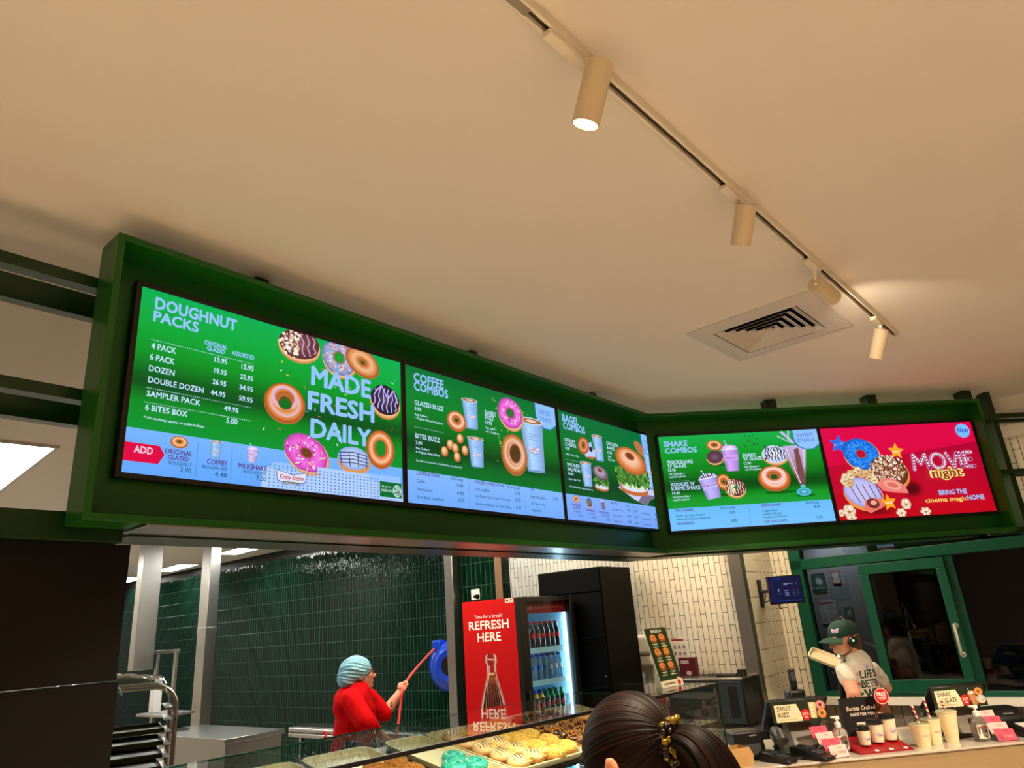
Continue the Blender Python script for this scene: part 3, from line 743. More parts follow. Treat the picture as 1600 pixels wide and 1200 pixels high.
def iced(a, cx, cy, rx, ry, rot, icing, hi, hole=.28, hcol=(24, 110, 40), sp=40, spc=((255, 255, 255), (240, 60, 140), (250, 220, 60), (60, 170, 240)), dough=True):
    if dough: a.disc(cx + rx * .05, cy + ry * .10, rx, ry, (222, 150, 96), rot); a.disc(cx + rx * .02, cy + ry * .06, rx * .98, ry * .96, (240, 190, 130), rot)
    a.rings(cx, cy, rx * .96, ry * .93, [(.02, hcol), (hole * .8, hcol), (hole, (150, 80, 40)), (hole + .07, icing), (hole + .3, hi), (.85, icing), (1, tuple(int(c * .78) for c in icing))], rot, 30, (0, 0), .02)
    c, s = math.cos(rot), math.sin(rot); a.L += 1
    for k in range(sp):
        an = random.random() * 2 * PI; q = random.uniform(hole + .12, .9); x, y = rx * .95 * q * math.cos(an), ry * .92 * q * math.sin(an)
        X, Y = cx + x * c - y * s, cy + x * s + y * c; b = random.random() * PI; l = rx * .06; wd = rx * .018
        dx, dy = math.cos(b), math.sin(b); col = random.choice(spc)
        a.poly([(X - dx * l - dy * wd, Y - dy * l + dx * wd), (X + dx * l - dy * wd, Y + dy * l + dx * wd), (X + dx * l + dy * wd, Y + dy * l - dx * wd), (X - dx * l + dy * wd, Y - dy * l - dx * wd)], col, False)
def choc(a, cx, cy, rx, ry, rot, stripe=(250, 240, 235), top=(70, 36, 30), n=6, nuts=0, hole=0):
    a.disc(cx, cy + ry * .12, rx, ry * .95, (214, 140, 84), rot); a.disc(cx, cy + ry * .05, rx * .99, ry * .9, (238, 188, 130), rot)
    a.rings(cx, cy - ry * .04, rx * .96, ry * .86, [(.02, tuple(min(255, c + 46) for c in top)), (.5, tuple(min(255, c + 14) for c in top)), (1, top)], rot, 28, (0, 0), .03)
    c, s = math.cos(rot), math.sin(rot)
    for k in range(n):
        x = -.7 + 1.4 * k / max(1, n - 1); h = .8 * math.sqrt(max(0, 1 - x * x)) * .86; pts = []
        for q in range(6): yy = -h + 2 * h * q / 5; xx = x + .07 * math.sin(q * 2.2 + k); pts.append((cx + rx * xx * c - ry * yy * s, cy - ry * .04 + rx * xx * s + ry * yy * c))
        a.line(pts, rx * .07, stripe)
    if hole: a.disc(cx, cy - ry * .05, rx * hole, ry * hole, (30, 130, 40), rot)
    a.L += 1
    for k in range(nuts):
        an = random.uniform(PI * .55, PI * 1.5); q = random.uniform(.2, .98); X, Y = cx + rx * q * math.cos(an), cy + ry * q * math.sin(an) * .9; r = rx * random.uniform(.05, .1)
        a.poly([(X - r, Y), (X, Y + r * .9), (X + r, Y + r * .2), (X + r * .3, Y - r)], random.choice([(250, 235, 205), (230, 200, 150), (255, 245, 225)]), False)
def bite(a, cx, cy, rx, ry): a.rings(cx, cy, rx, ry, [(.02, (250, 220, 170)), (.4, (240, 200, 150)), (.8, (206, 124, 60)), (1, (150, 80, 36))], .2, 20, (-rx * .25, -ry * .45))
def logo(a, cx, cy, wd, h, txt=True, rot=0):
    c, s = math.cos(rot), math.sin(rot); T = lambda x, y: (cx + x * c - y * s, cy + x * s + y * c)
    x, y = wd / 2, h / 2
    a.poly([T(-x, -y), T(-x * .9, y * .55), T(-x * .6, y * .7), T(-x * .6, y), T(x * .6, y), T(x * .6, y * .7), T(x * .9, y * .55), T(x, -y), T(0, -y * .55)], (70, 100, 180))
    x *= .95; y *= .9
    a.poly([T(-x, -y), T(-x * .9, y * .5), T(-x * .6, y * .66), T(-x * .6, y), T(x * .6, y), T(x * .6, y * .66), T(x * .9, y * .5), T(x, -y), T(0, -y * .5)], (228, 232, 250))
    a.rect(*T(-x * .55, y * .58), *T(x * .55, y * .92), (30, 60, 60))
    a.text('Krispy Kreme', cx - x * .8, cx + x * .8, cy + y * .28, h * .34, (200, 20, 60), .02, shear=.2)
    a.text('DOUGHNUTS', cx - x * .48, cx + x * .48, cy + y * .87, h * .12, (230, 235, 240), .0)
def cup(a, cx, cy, wd, h, rot=0, body=(150, 190, 250), top=(176, 120, 84), lid=True, dots=False):
    x0, x1, y = wd, wd * .76, h; c, s = math.cos(rot), math.sin(rot); T = lambda x, yy: (cx + x * c - yy * s, cy + x * s + yy * c)
    d = tuple(int(v * .8) for v in body); e = tuple(min(255, int(v * 1.14)) for v in body)
    for (xa, xb, ca, cb) in ((-1, -.35, d, e), (-.35, .3, e, body), (.3, 1, body, d)):
        a.poly([T(xa * x1, y * .95), T(xb * x1, y * .95), T(xb * x0, -y * .86), T(xa * x0, -y * .86)], [ca, cb, cb, ca])
    a.disc(*T(0, y * .95), x1, y * .05, d, rot)
    if lid: a.disc(*T(0, -y * .86), x0 * 1.06, y * .13, (214, 226, 250), rot); a.rings(*T(0, -y * .86), x0 * .93, y * .10, [(.02, (250, 226, 196)), (.4, (240, 210, 176)), (.55, top), (1, tuple(int(v * .8) for v in top))], rot)
    logo(a, *T(0, y * .2), wd * 1.1, h * .26, rot=rot)
    for k in range(3): a.line([T(-wd * .4, -y * (.38 - k * .1)), T(wd * .4, -y * (.38 - k * .1))], h * .018, (100, 130, 210))
    if dots:
        for k in range(9): a.dots(cx - wd * .7, cx + wd * .7, cy - h * .7 + k * h * .18, wd * .22, wd * .02, (110, 150, 230))
def shakecup(a, cx, cy, wd, h, rot=0, body=(196, 160, 236), cream=(226, 206, 250), drizzle=False):
    c, s = math.cos(rot), math.sin(rot); T = lambda x, yy: (cx + x * c - yy * s, cy + x * s + yy * c)
    for k in range(5): a.line([T(-wd * .42 + wd * .05 * k, -h * 1.0 + h * .09 * k), T(-wd * .42 + wd * .05 * (k + 1), -h * 1.0 + h * .09 * (k + 1))], wd * .14, ((240, 245, 255), (60, 90, 170))[k % 2])
    a.rings(*T(0, -h * .5), wd * .86, h * .22, [(.02, (250, 244, 255)), (.5, cream), (1, body)], rot)
    if drizzle:
        for k in range(6): a.line([T(-wd * .6 + k * wd * .22, -h * .58 - .1 * h * (k % 2)), T(-wd * .5 + k * wd * .2, -h * .44)], wd * .13, (60, 30, 40))
    d = tuple(int(v * .8) for v in body); e = tuple(min(255, int(v * 1.12)) for v in body)
    for (xa, xb, ca, cb) in ((-1, -.4, d, e), (-.4, .3, e, body), (.3, 1, body, d)):
        a.poly([T(xa * wd * .68, h), T(xb * wd * .68, h), T(xb * wd * .95, -h * .42), T(xa * wd * .95, -h * .42)], [ca, cb, cb, ca])
    a.disc(*T(0, -h * .42), wd, h * .05, (235, 225, 250), rot)
    a.poly([T(-wd * .8, .02 * h), T(wd * .8, -.06 * h), T(wd * .74, .3 * h), T(-wd * .74, .34 * h)], tuple(min(255, v + 14) for v in body))
    a.text('Krispy Kreme', cx - wd * .66, cx + wd * .66, cy + h * .2, h * .11, (170, 20, 110), .02, skew=math.tan(rot) * .9, shear=.2)
def specks(a, n, x0, x1, y0, y1, cols, r=.35):
    a.L += 1
    for k in range(n):
        x, y, b = random.uniform(x0, x1), random.uniform(y0, y1), random.random() * PI; dx, dy = math.cos(b) * r, math.sin(b) * r
        a.poly([(x - dx - dy * .3, y - dy + dx * .3), (x + dx - dy * .3, y + dy + dx * .3), (x + dx + dy * .3, y + dy - dx * .3), (x - dx + dy * .3, y - dy - dx * .3)], random.choice(cols), False)
def star(a, cx, cy, r, col, rot=0, ry=None):
    ry = ry or r; pts = []
    for k in range(10): q = (1 if k % 2 == 0 else .48); an = -PI / 2 + rot + k * PI / 5; pts.append((cx + r * q * math.cos(an), cy + ry * q * math.sin(an)))
    for k in range(10): a.poly([(cx, cy), pts[k], pts[(k + 1) % 10]], col, False)
    a.L += 1
def popcorn(a, cx, cy, rx, ry, base=(250, 226, 180)):
    for k in range(6):
        an = k * 1.05; a.rings(cx + rx * .5 * math.cos(an), cy + ry * .5 * math.sin(an), rx * .55, ry * .55, [(.02, (255, 246, 226)), (.6, base), (1, tuple(int(c * .72) for c in base))], an, 12)
    a.disc(cx, cy + ry * .1, rx * .25, ry * .2, (176, 110, 60))
def deal(a, cx, cy, rx, ry, t=True):
    a.poly([(cx - rx, 0), (cx - rx * .98, cy + ry * .2), (cx - rx * .7, cy + ry * .75), (cx - rx * .2, cy + ry), (cx + rx * .5, cy + ry), (100, cy + ry * .6), (100, 0)], (46, 110, 190))
    a.poly([(cx - rx * .93, 0), (cx - rx * .9, cy + ry * .2), (cx - rx * .62, cy + ry * .68), (cx - rx * .17, cy + ry * .92), (cx + rx * .45, cy + ry * .92), (100, cy + ry * .5), (100, 0)], (142, 196, 250))
    if t: a.text('SWEET', cx - rx * .62, cx + rx * .62, cy - ry * .05, ry * .33, (104, 132, 226), .02); a.text('DEALS', cx - rx * .62, cx + rx * .62, cy + ry * .45, ry * .33, (104, 132, 226), .02)
def shade(a, cx, cy, rx, ry, col): a.disc(cx, cy, rx, ry, col)
def words(a, table):
    for ln in table.split('\n'):
        t, x0, x1, y, h, st = ln.split('|'); x0, x1, y, h = map(float, (x0, x1, y, h))
        if STY[st] is None: continue
        col, off = STY[st]
        if t == 'New': col = (50, 60, 190)
        if ln.startswith('ADD'): col = (240, 200, 230)
        a.text(t, x0, x1, y, h, col, off)

def screen1(a):
    a.grad(0, 100, [(0, (0, 178, 84)), (12, (0, 168, 56)), (20, (0, 150, 36)), (27, (0, 92, 24)), (30, (0, 80, 24)), (35, (0, 140, 32)), (43.5, (0, 150, 50))])
    a.grad(0, 100, [(43.4, (120, 182, 255)), (50, (108, 174, 255)), (56.2, (100, 168, 255))])
    for y in (16.0, 31.0, 35.4): a.dots(4.2, 36.6, y, .62, .13, TW)
    a.poly([(0, 47.6), (9.4, 47.6), (11.0, 50), (9.4, 52.9), (0, 52.9)], (226, 0, 66))
    for x in (20.4, 31.2): a.dots(x, x, 45, .5, .1, (40, 90, 140), y1=54.6)
    specks(a, 46, 40, 98, 4, 42, [(255, 200, 60), (250, 250, 250), (60, 190, 240), (230, 60, 120), (120, 230, 90), (40, 90, 60)], .5)
    iced(a, 70.4, 5.2, 7.8, 7.4, .2, (140, 150, 200), (170, 180, 220), .3, (0, 160, 50), 190); ringd(a, 81.2, 4.4, 8.2, 5.6, .3, ((244, 190, 140), (222, 150, 94), (196, 116, 64)), .2)
    choc(a, 53.7, 4.5, 8.5, 6.6, -.1, (206, 150, 190), (92, 48, 52), 6, 60)
    ringd(a, 48.8, 26.9, 7.9, 7.1, 0, ((220, 190, 236), (236, 160, 90), (206, 112, 46)), .42, (0, -1.2)); a.rings(48.6, 25.2, 5.4, 4.4, [(.62, (196, 110, 50)), (.8, (226, 190, 226)), (1, (240, 168, 104))])
    a.rings(48.8, 27.3, 2.6, 2.1, [(.02, (0, 120, 30)), (.7, (0, 110, 30)), (1, (120, 60, 26))])
    a.poly([(41.5, 51.2), (45.5, 47.6), (98.5, 47.0), (101, 54)], (150, 196, 255)); a.poly([(41.5, 49.8), (99.5, 50.0), (100, 56.2), (41.5, 56.2)], (176, 208, 255))
    for k in range(5): a.dots(44.2, 88, 51.0 + k * 1.1, 1.55, .22, (56, 96, 170))
    iced(a, 57.5, 43.1, 9.2, 6.6, .35, (226, 82, 206), (244, 120, 226), .25, (110, 60, 30), 46, ((255, 240, 120), (130, 30, 130), (255, 255, 255), (240, 60, 90)))
    a.disc(77.4, 43.4, 7.4, 4.9, (224, 150, 90)); a.rings(77.2, 42.4, 7.0, 4.2, [(.02, (196, 214, 250)), (.7, (176, 200, 246)), (1, (140, 168, 226))])
    for k in range(4): a.line([(71 + k * 3.9, 40.5 + (k % 2) * .3), (72 + k * 3.6, 45.6)], .35, (44, 40, 90)); a.line([(70.8, 41 + k * 1.2), (77, 40.2 + k * 1.3), (83.6, 41 + k * 1.2)], .3, (44, 40, 90))
    a.poly([(62, 47.4), (84, 47.6), (84, 49.8), (62, 49.8)], (176, 208, 255))
    for k in range(2): a.dots(44.2, 88, 48.9 + k, 1.55, .2, (56, 96, 170))
    choc(a, 91.9, 17.8, 7.4, 7.0, .1, (196, 176, 250), (40, 28, 50), 6); a.line([(87, 15), (90, 12), (93, 17), (96, 13), (98, 18)], .6, (190, 176, 250))
    ringd(a, 89.3, 37.2, 6.7, 7.4, .1, ((252, 214, 190), (240, 160, 100), (208, 110, 50)), .42); a.disc(89.3, 37.0, 2.4, 3.0, (10, 140, 40))
    ringd(a, 14.7, 45.7, 2.6, 1.8, 0, hole=.3, sh=(0, -.2)); cup(a, 25.8, 46.3, 1.9, 2.7); shakecup(a, 37.7, 45.9, 2.0, 3.0, 0, (200, 180, 230))
    logo(a, 52, 52.4, 11.6, 4.6)
    a.rect(88.6, 49.5, 99, 55.2, (0, 112, 46)); a.text('Sign up to our', 89.4, 94, 51.6, .8, (220, 240, 255)); a.text('DOZEN CIRCLE', 89.4, 95, 53.2, .9, (220, 240, 255), .01); a.disc(96.8, 52.6, 2.1, 2.3, (190, 220, 220)); specks(a, 60, 95.2, 98.4, 51, 54.4, [(0, 112, 46)], .3)
    words(a, MENU0)
def screen2(a):
    a.grad(0, 100, [(0, (0, 116, 52)), (14, (0, 132, 44)), (24, (0, 116, 30)), (33, (0, 64, 24)), (38, (0, 104, 34)), (43.8, (0, 116, 40))])
    a.grad(0, 100, [(43.4, (132, 186, 255)), (56.2, (116, 172, 255))])
    a.dots(4.4, 20, 25.6, .6, .12, TW)
    for x in (33.8, 70.4): a.line([(x, 44.6), (x, 55.4)], .16, (80, 130, 210))
    specks(a, 34, 52, 62, 4, 34, [(200, 240, 120), (230, 255, 220), (250, 220, 90)], .45); specks(a, 10, 70, 78, 5, 10, [(200, 240, 120)], .4)
    deal(a, 91.4, 5.6, 7.8, 7.0)
    cup(a, 37.4, 14.2, 4.9, 7.1, -.06); ringd(a, 28.3, 19.1, 5.9, 4.5, 0, ((250, 224, 200), (232, 160, 110), (206, 118, 64)), .34, (0, -.8))
    for cx, cy in ((30.0, 26.7), (23.9, 30.2), (26.8, 31.4), (20.4, 33.6), (32.5, 31.5), (27.6, 35.0)): shade(a, cx + .6, cy + 2.3, 2, .6, (0, 70, 26)); bite(a, cx, cy, 2.1, 2.3)
    cup(a, 39.6, 31.2, 5.0, 6.9, -.03)
    cup(a, 80.1, 22.1, 8.6, 13.6, -.04, (156, 194, 250), dots=True)
    iced(a, 64.1, 9.2, 9.1, 8.0, .1, (222, 84, 206), (246, 130, 232), .3, (30, 120, 50), 44, ((255, 240, 200), (110, 30, 110), (250, 250, 250)))
    ringd(a, 65.0, 28.6, 9.3, 9.8, .25, ((240, 206, 196), (226, 160, 100), (200, 120, 60)), .4); a.rings(65.6, 28.4, 4.8, 5.4, [(.02, (70, 60, 24)), (.7, (96, 56, 26)), (.85, (190, 110, 60)), (1, (244, 214, 214))], .25)
    shade(a, 80, 36.6, 9, .8, (0, 84, 30))
    words(a, MENU1)
def screen3(a):
    a.grad(0, 100, [(0, (0, 112, 58)), (16, (0, 118, 44)), (28, (0, 96, 30)), (34, (0, 62, 24)), (43.8, (0, 84, 30))])
    a.grad(0, 100, [(43.4, (130, 178, 255)), (56.2, (120, 164, 250))])
    a.dots(3.4, 14, 25.8, .6, .12, TW)
    for x in (14, 25.6, 69.6): a.line([(x, 44.4), (x, 55.6)], .16, (90, 130, 215))
    deal(a, 90.8, 6.0, 8.7, 7.2)
    cup(a, 34.7, 15.5, 4.9, 7.4, -.05); a.poly([(18, 18), (28, 13), (30, 20), (22, 22.5)], (176, 196, 250)); a.disc(26.1, 20.5, 5.0, 2.4, (190, 110, 60)); a.poly([(20, 19.5), (31, 17), (31, 21), (21.5, 22)], (196, 206, 250)); ringd(a, 20.4, 16.0, 5.4, 4.4, -.6, ((236, 170, 140), (206, 120, 70), (176, 92, 48)), .3); a.disc(27, 17.3, 1.6, 1.5, (50, 24, 30))
    cup(a, 20.7, 31.5, 5.0, 6.8, -.04)
    def burger(cx, cy, rx, ry, bun, seed):
        a.disc(cx, cy + ry * .78, rx * .92, ry * .22, (196, 108, 52)); a.disc(cx, cy + ry * .66, rx * .9, ry * .2, (226, 226, 250)); specks(a, seed, cx - rx * .85, cx + rx * .85, cy + ry * .35, cy + ry * .66, [(214, 240, 150), (240, 240, 250), (150, 200, 80), (180, 60, 60), (60, 120, 50)], rx * .11)
        a.disc(cx, cy + ry * .3, rx * 1.02, ry * .28, (18, 66, 30)); specks(a, seed * 2, cx - rx, cx + rx, cy + ry * .08, cy + ry * .55, [(30, 110, 40), (90, 150, 50), (14, 50, 24), (120, 180, 80)], rx * .15)
        a.rings(cx, cy - ry * .3, rx, ry * .5, [(.02, bun[0]), (.45, bun[0]), (.75, bun[1]), (1, bun[2])], .1, 28, (-rx * .15, -ry * .2)); a.rings(cx - rx * .05, cy - ry * .48, rx * .36, ry * .17, [(.02, (110, 52, 24)), (.7, (140, 70, 34)), (1, bun[0])], .1)
    burger(33.7, 31.7, 7.4, 7.6, ((176, 160, 176), (130, 112, 130), (84, 66, 80)), 46)
    a.poly([(50, 35.6), (56, 32.4), (96, 33.6), (93, 37), (82, 40.5), (79, 43.4), (66, 41)], (206, 204, 240)); a.poly([(70, 41.6), (76, 37), (92, 37), (84, 40), (79, 43.4)], (120, 110, 140)); a.disc(80, 10.0, 7.4, 3.2, (190, 116, 70), .5)
    cup(a, 88.0, 20.5, 5.2, 12.8, 0); deal(a, 90.8, 6.0, 8.7, 7.2)
    burger(67.3, 23.4, 16.6, 15.4, ((250, 196, 160), (222, 130, 70), (176, 86, 36)), 130)
    ringd(a, 8.2, 45.6, 2.6, 1.8, hole=.34, sh=(0, -.2)); choc(a, 19.7, 46.6, 2.8, 2.4, 0, (250, 250, 255), (34, 20, 40), 4); shakecup(a, 32.2, 46.3, 1.7, 2.9, 0, (130, 100, 110))
    words(a, MENU2)
def screen4(a):
    a.grad(0, 100, [(0, (20, 176, 76)), (10, (10, 160, 44)), (22, (6, 130, 26)), (30, (0, 72, 14)), (33, (0, 84, 18)), (38, (16, 152, 36)), (43.8, (20, 160, 56))])
    a.grad(0, 100, [(43.4, (108, 190, 255)), (56.2, (120, 196, 255))])
    a.dots(3.4, 15, 27.4, .6, .12, TW); a.line([(48, 44.6), (48, 55)], .16, (70, 140, 210))
    for x, y, rx in ((34, 19, 5), (38, 37, 9), (70, 37.4, 10), (85, 40, 6)): shade(a, x, y, rx, .9, (8, 96, 20))
    choc(a, 33.1, 14.3, 5.3, 4.6, -.1, (120, 80, 110), (84, 50, 70), 0); ringd(a, 34.0, 6.9, 5.0, 3.2, .1, ((252, 220, 196), (240, 160, 100), (206, 108, 46)), .36, (0, -.5))
    shakecup(a, 42.9, 13.8, 5.6, 9.4, 0, (198, 150, 240)); shakecup(a, 27.1, 30.2, 6.2, 8.8, -.16, (180, 168, 246), (240, 236, 255), True)
    ringd(a, 35.9, 29.2, 4.4, 4.7, 0, ((250, 200, 150), (236, 150, 80), (200, 100, 40)), .36); choc(a, 42.4, 33.2, 6.4, 6.1, .1, (250, 220, 210), (90, 40, 36), 7, 70, .24)
    specks(a, 12, 52, 62, 2, 9, [(60, 40, 50), (40, 30, 40)], .7)
    choc(a, 70.6, 14.6, 8.3, 6.4, .05, (20, 20, 40), (206, 214, 250), 7); specks(a, 26, 64, 77, 9, 18, [(24, 18, 34), (50, 34, 44)], .8)
    ringd(a, 67.3, 28.7, 10.0, 7.7, .05, ((250, 224, 226), (246, 160, 100), (216, 108, 50)), .36, (0, -1.4)); a.rings(67.3, 27.2, 7.6, 5.2, [(.56, (206, 104, 40)), (.7, (250, 200, 190)), (.9, (252, 214, 216)), (1, (244, 170, 120))])
    a.line([(74, 3), (78, 5.4), (81, 7.4)], .5, (214, 200, 250)); a.line([(77, 0.6), (80, 3.6), (83, 8)], 1.6, (206, 180, 236)); a.line([(82, .2), (81, 4), (84, 8.6)], 1.0, (206, 190, 246))
    a.poly([(76.6, 9.6), (91.2, 9.6), (88.2, 24), (85.6, 34), (82.4, 34), (79.2, 24)], [(190, 176, 226), (206, 190, 240), (150, 110, 110), (110, 64, 60), (110, 64, 60), (170, 120, 120)])
    a.poly([(83, 12), (86, 11), (86.4, 30), (84, 33), (82.4, 26)], (120, 76, 76)); a.line([(78.4, 11), (81, 24), (83, 33)], .5, (240, 230, 255)); a.line([(89.6, 11), (87, 24)], .4, (240, 230, 255))
    a.disc(84, 35, 1.6, 1.4, (90, 200, 220)); a.rings(84, 38, 5.0, 2.6, [(.02, (140, 230, 240)), (.5, (40, 140, 170)), (.8, (90, 210, 220)), (1, (20, 90, 110))])
    deal(a, 92.1, 5.6, 8.2, 6.9, False)
    words(a, MENU3)
def screen5(a):
    a.grad(0, 100, [(0, (226, 0, 74)), (18, (222, 0, 66)), (30, (206, 0, 44)), (56.2, (190, 0, 26))])
    a.poly([(0, 24), (100, 13), (100, 56.2), (0, 56.2)], [(196, 0, 50), (178, 0, 50), (200, 0, 26), (190, 0, 20)])
    a.rings(50, 40, 8, 6, [(.02, (70, 0, 10)), (.5, (110, 0, 16)), (1, (198, 0, 34))]); a.rings(24, 52, 14, 3, [(.02, (90, 0, 12)), (1, (192, 0, 24))])
    star(a, 9.9, 10.2, 6.2, (40, 110, 230), .2); a.text('BLUE', 7, 13, 11.4, 1.3, (160, 200, 255), skew=-.2)
    iced(a, 22.9, 17.0, 12.1, 10.4, .35, (20, 116, 232), (46, 150, 250), .25, (196, 0, 40), 120, ((10, 70, 190), (90, 180, 255), (14, 90, 210)))
    star(a, 45.8, 16.4, 5.4, (250, 170, 40), .1); a.text('NEW', 43.4, 48, 17.4, 1.4, (250, 240, 226), .01)
    a.disc(38.8, 30, 12.0, 10.4, (230, 140, 66), .3); a.rings(38.2, 28.6, 11.8, 9.6, [(.02, (130, 66, 40)), (.8, (120, 60, 40)), (1, (84, 40, 26))], .3)
    a.L += 1
    for k in range(230):
        an = random.random() * 2 * PI; q = math.sqrt(random.random()); X, Y = 37.4 + 11.4 * q * math.cos(an), 26.6 + 8.4 * q * math.sin(an); r = random.uniform(.4, .9)
        a.poly([(X - r, Y + .2), (X + .1, Y + r), (X + r, Y), (X, Y - r)], random.choice([(250, 232, 204), (226, 190, 160), (176, 120, 100), (255, 246, 230), (204, 160, 130)]), False)
    a.poly([(28, 35.4), (33, 32.6), (40, 33.4), (46, 38), (47, 42.6), (38, 41.6), (31, 40)], (240, 130, 120)); a.disc(38, 37, 5.6, 2.6, (246, 170, 150), .3); a.disc(38, 37, 3.6, 1.5, (226, 110, 100), .3)
    a.disc(18.4, 42, 12.6, 9.6, (240, 150, 70), .3); a.rings(18.2, 40.4, 12.0, 8.8, [(.02, (200, 200, 246)), (.8, (190, 190, 244)), (1, (150, 150, 220))], .3)
    for k in range(5): a.line([(10.6 + k * 4.2, 34.6 + k * .5), (12.4 + k * 4, 40), (15.4 + k * 3.6, 46.6 - k * .5)], .55, (120, 20, 60))
    for k in range(15): an = 2.6 + k * .27; popcorn(a, 17.6 + 9.4 * math.cos(an) * (1 - .3 * (k % 2)), 33.0 + 5.0 * math.sin(an) * (.7 + .5 * (k % 3) * .5), 2.6, 2.2, ((248, 220, 170), (230, 176, 100))[k % 2])
    a.poly([(16, 51), (18, 45.6), (22, 44), (28, 45), (31, 48.6), (26, 51), (20, 53)], (236, 120, 100)); a.disc(22.6, 47.4, 4.0, 3.0, (120, 50, 40), .2); a.disc(23, 47, 2.0, 1.4, (246, 170, 160))
    star(a, 32.7, 47.4, 5.2, (250, 170, 30), -.1); a.text('NEW', 30.4, 35, 48.2, 1.3, (250, 240, 226), .01)
    for p in ((6.7, 51.2, 4.0, 4.1), (43.1, 48.9, 3.1, 3.5), (38.8, 53.9, 3.2, 2.4), (54.3, 54.0, 3.4, 2.1), (7.2, 55.2, 3.2, 1.6), (1.4, 52, 1.8, 2.4)): popcorn(a, *p, base=(255, 224, 190))
    a.L += 1; pts = []
    for k in range(36): q = 5.0 if k % 2 else 4.4; pts.append((92.4 + q * math.cos(k * PI / 18), 5.8 + q * .95 * math.sin(k * PI / 18)))
    a.poly(pts, (120, 190, 255))
    sx, sy = 8.0, 8.8; y0 = 28.5
    strokes = {'M': [(0, 1), (.12, 0), (.5, .62), (.88, 0), (1, 1)], 'V': [(0, 0), (.5, 1), (1, 0)], 'I': [(.5, 0), (.5, 1)]}
    for ch, x0, wd in (('M', 54.2, 9.8), ('O', 66.0, 8.8), ('V', 76.6, 7.0), ('I', 83.9, 2.4), ('E', 88.0, 5.0)):
        if ch == 'O': st = [[(x0 + wd / 2 + wd / 2 * math.cos(k * PI / 10), y0 - sy / 2 + sy / 2 * math.sin(k * PI / 10)) for k in range(21)]]
        elif ch == 'E': st = [[(x0 + wd, y0 - sy), (x0, y0 - sy), (x0, y0), (x0 + wd, y0)], [(x0, y0 - sy / 2), (x0 + wd * .8, y0 - sy / 2)]]
        else: st = [[(x0 + wd * p[0], y0 - sy + sy * p[1]) for p in strokes[ch]]]
        for wdt, col in ((2.3, (226, 170, 216)), (1.8, (150, 24, 90))):
            for s_ in st:
                a.line(s_, wdt, col)
                for p in s_: a.disc(p[0], p[1], wdt / 2, wdt / 2, col, 0, 10)
        for s_ in st:
            L = 0
            for (xa, ya), (xb, yb) in zip(s_, s_[1:]):
                l = math.hypot(xb - xa, yb - ya); n = max(1, round(l / 1.75))
                if ch == 'O': n = 1
                for k in range(n): a.disc(xa + (xb - xa) * k / n, ya + (yb - ya) * k / n, .62, .62, (255, 240, 246), 0, 8)
    a.text('night', 63.2, 84.2, 33.9, 5.4, (255, 236, 140), .07); a.text('night', 64.0, 83.4, 33.9, 5.0, (150, 60, 30), .02)
    words(a, MENU4)

M_disp = printed('lit_display', 1.0)
M_bez = mat('screen_bezel', (20, 13, 11), .4)
SCR = [('menu screen headed DOUGHNUT PACKS, the largest and leftmost on the green board', screen1, 0, 'A'), ('menu screen headed COFFEE COMBOS, second from the left', screen2, 1, 'A'),
       ('menu screen headed BAGEL COMBOS, at the inner corner of the left wing', screen3, 2, 'A'), ('menu screen headed SHAKE COMBOS, left on the right wing', screen4, 0, 'B'),
       ('red MOVIE night screen at the right end of the board', screen5, 1, 'B')]
for lb, fn, i, wing in SCR:
    x = i * 1.2304; top = 3.09 if wing == 'A' else 3.0652
    t = thing('menu_screen', lb, 'screen', (wa if wing == 'A' else wb)(x, 0, top - .68), YA if wing == 'A' else YB)
    a = Art(); fn(a); a.clip(0, 0, 100, 56.2); a.build('display', M_disp, t, .0045, 1.2055, .6775, .0025, 100, 56.2, -.0015, .00006, label='lit menu picture')
    e = .009 if i < (2 if wing == 'A' else 1) else .016; l = .016 if i == 0 and wing == 'A' else .009
    b = MB(); b.box(-l, 1.21 + e, 0, .030, -.016, .696); b.box(-l, .0035, -.006, 0, -.016, .696); b.box(1.2065, 1.21 + e, -.006, 0, -.016, .696); b.box(.0035, 1.2065, -.006, 0, -.016, .0015); b.box(.0035, 1.2065, -.006, 0, .6785, .696)
    b.build('bezel', M_bez, t, .0015)

# ================================================================== THE KITCHEN BEHIND THE COUNTER
def post(label, u0, u1, w0, w1, z0, z1, name='steel_post'):
    t = thing(name, label, 'post', uwz(u0, w1, z0), ROOM)
    MB().box(0, w1 - w0, 0, u1 - u0, 0, z1 - z0).build('shaft', M_steel, t, .004); return t
p = post('steel clad corner post between green tiles and red cooler', 5.35, 5.487, 5.18, 5.295, 0, CEIL - .002)
p = post('tall steel panel post nearest the dark wall at left', 4.3, 4.555, 9.91, 10.06, 1.645, CEIL - .002)
for k, z in enumerate((.35, .9, 1.45)): MB().lathe([(0, 0), (.008, 0), (.006, .004), (0, .004)], 10, M=Matrix.Rotation(PI / 2, 3, 'X')).build('screw', M_steel, p).location = (.146, -.0005, z)
p = post('second steel post, standing behind the steel bench', 5.0, 5.15, 9.45, 9.68, 0, CEIL - .002)
MB().box(-.004, .234, -.004, .154, 2.05, 2.12).build('joint_sleeve', M_steel, p, .002)
t = thing('steel_trim_strip', 'tan metal edge strip between dark green pillar and pale tiles', 'trim', uwz(5.478, 4.625), ROOM)
MB().box(-.085, .0, -.003, .0115, 0, CEIL - .003).build('strip', mat('tan_metal', (150, 118, 92), .35, .6), t)

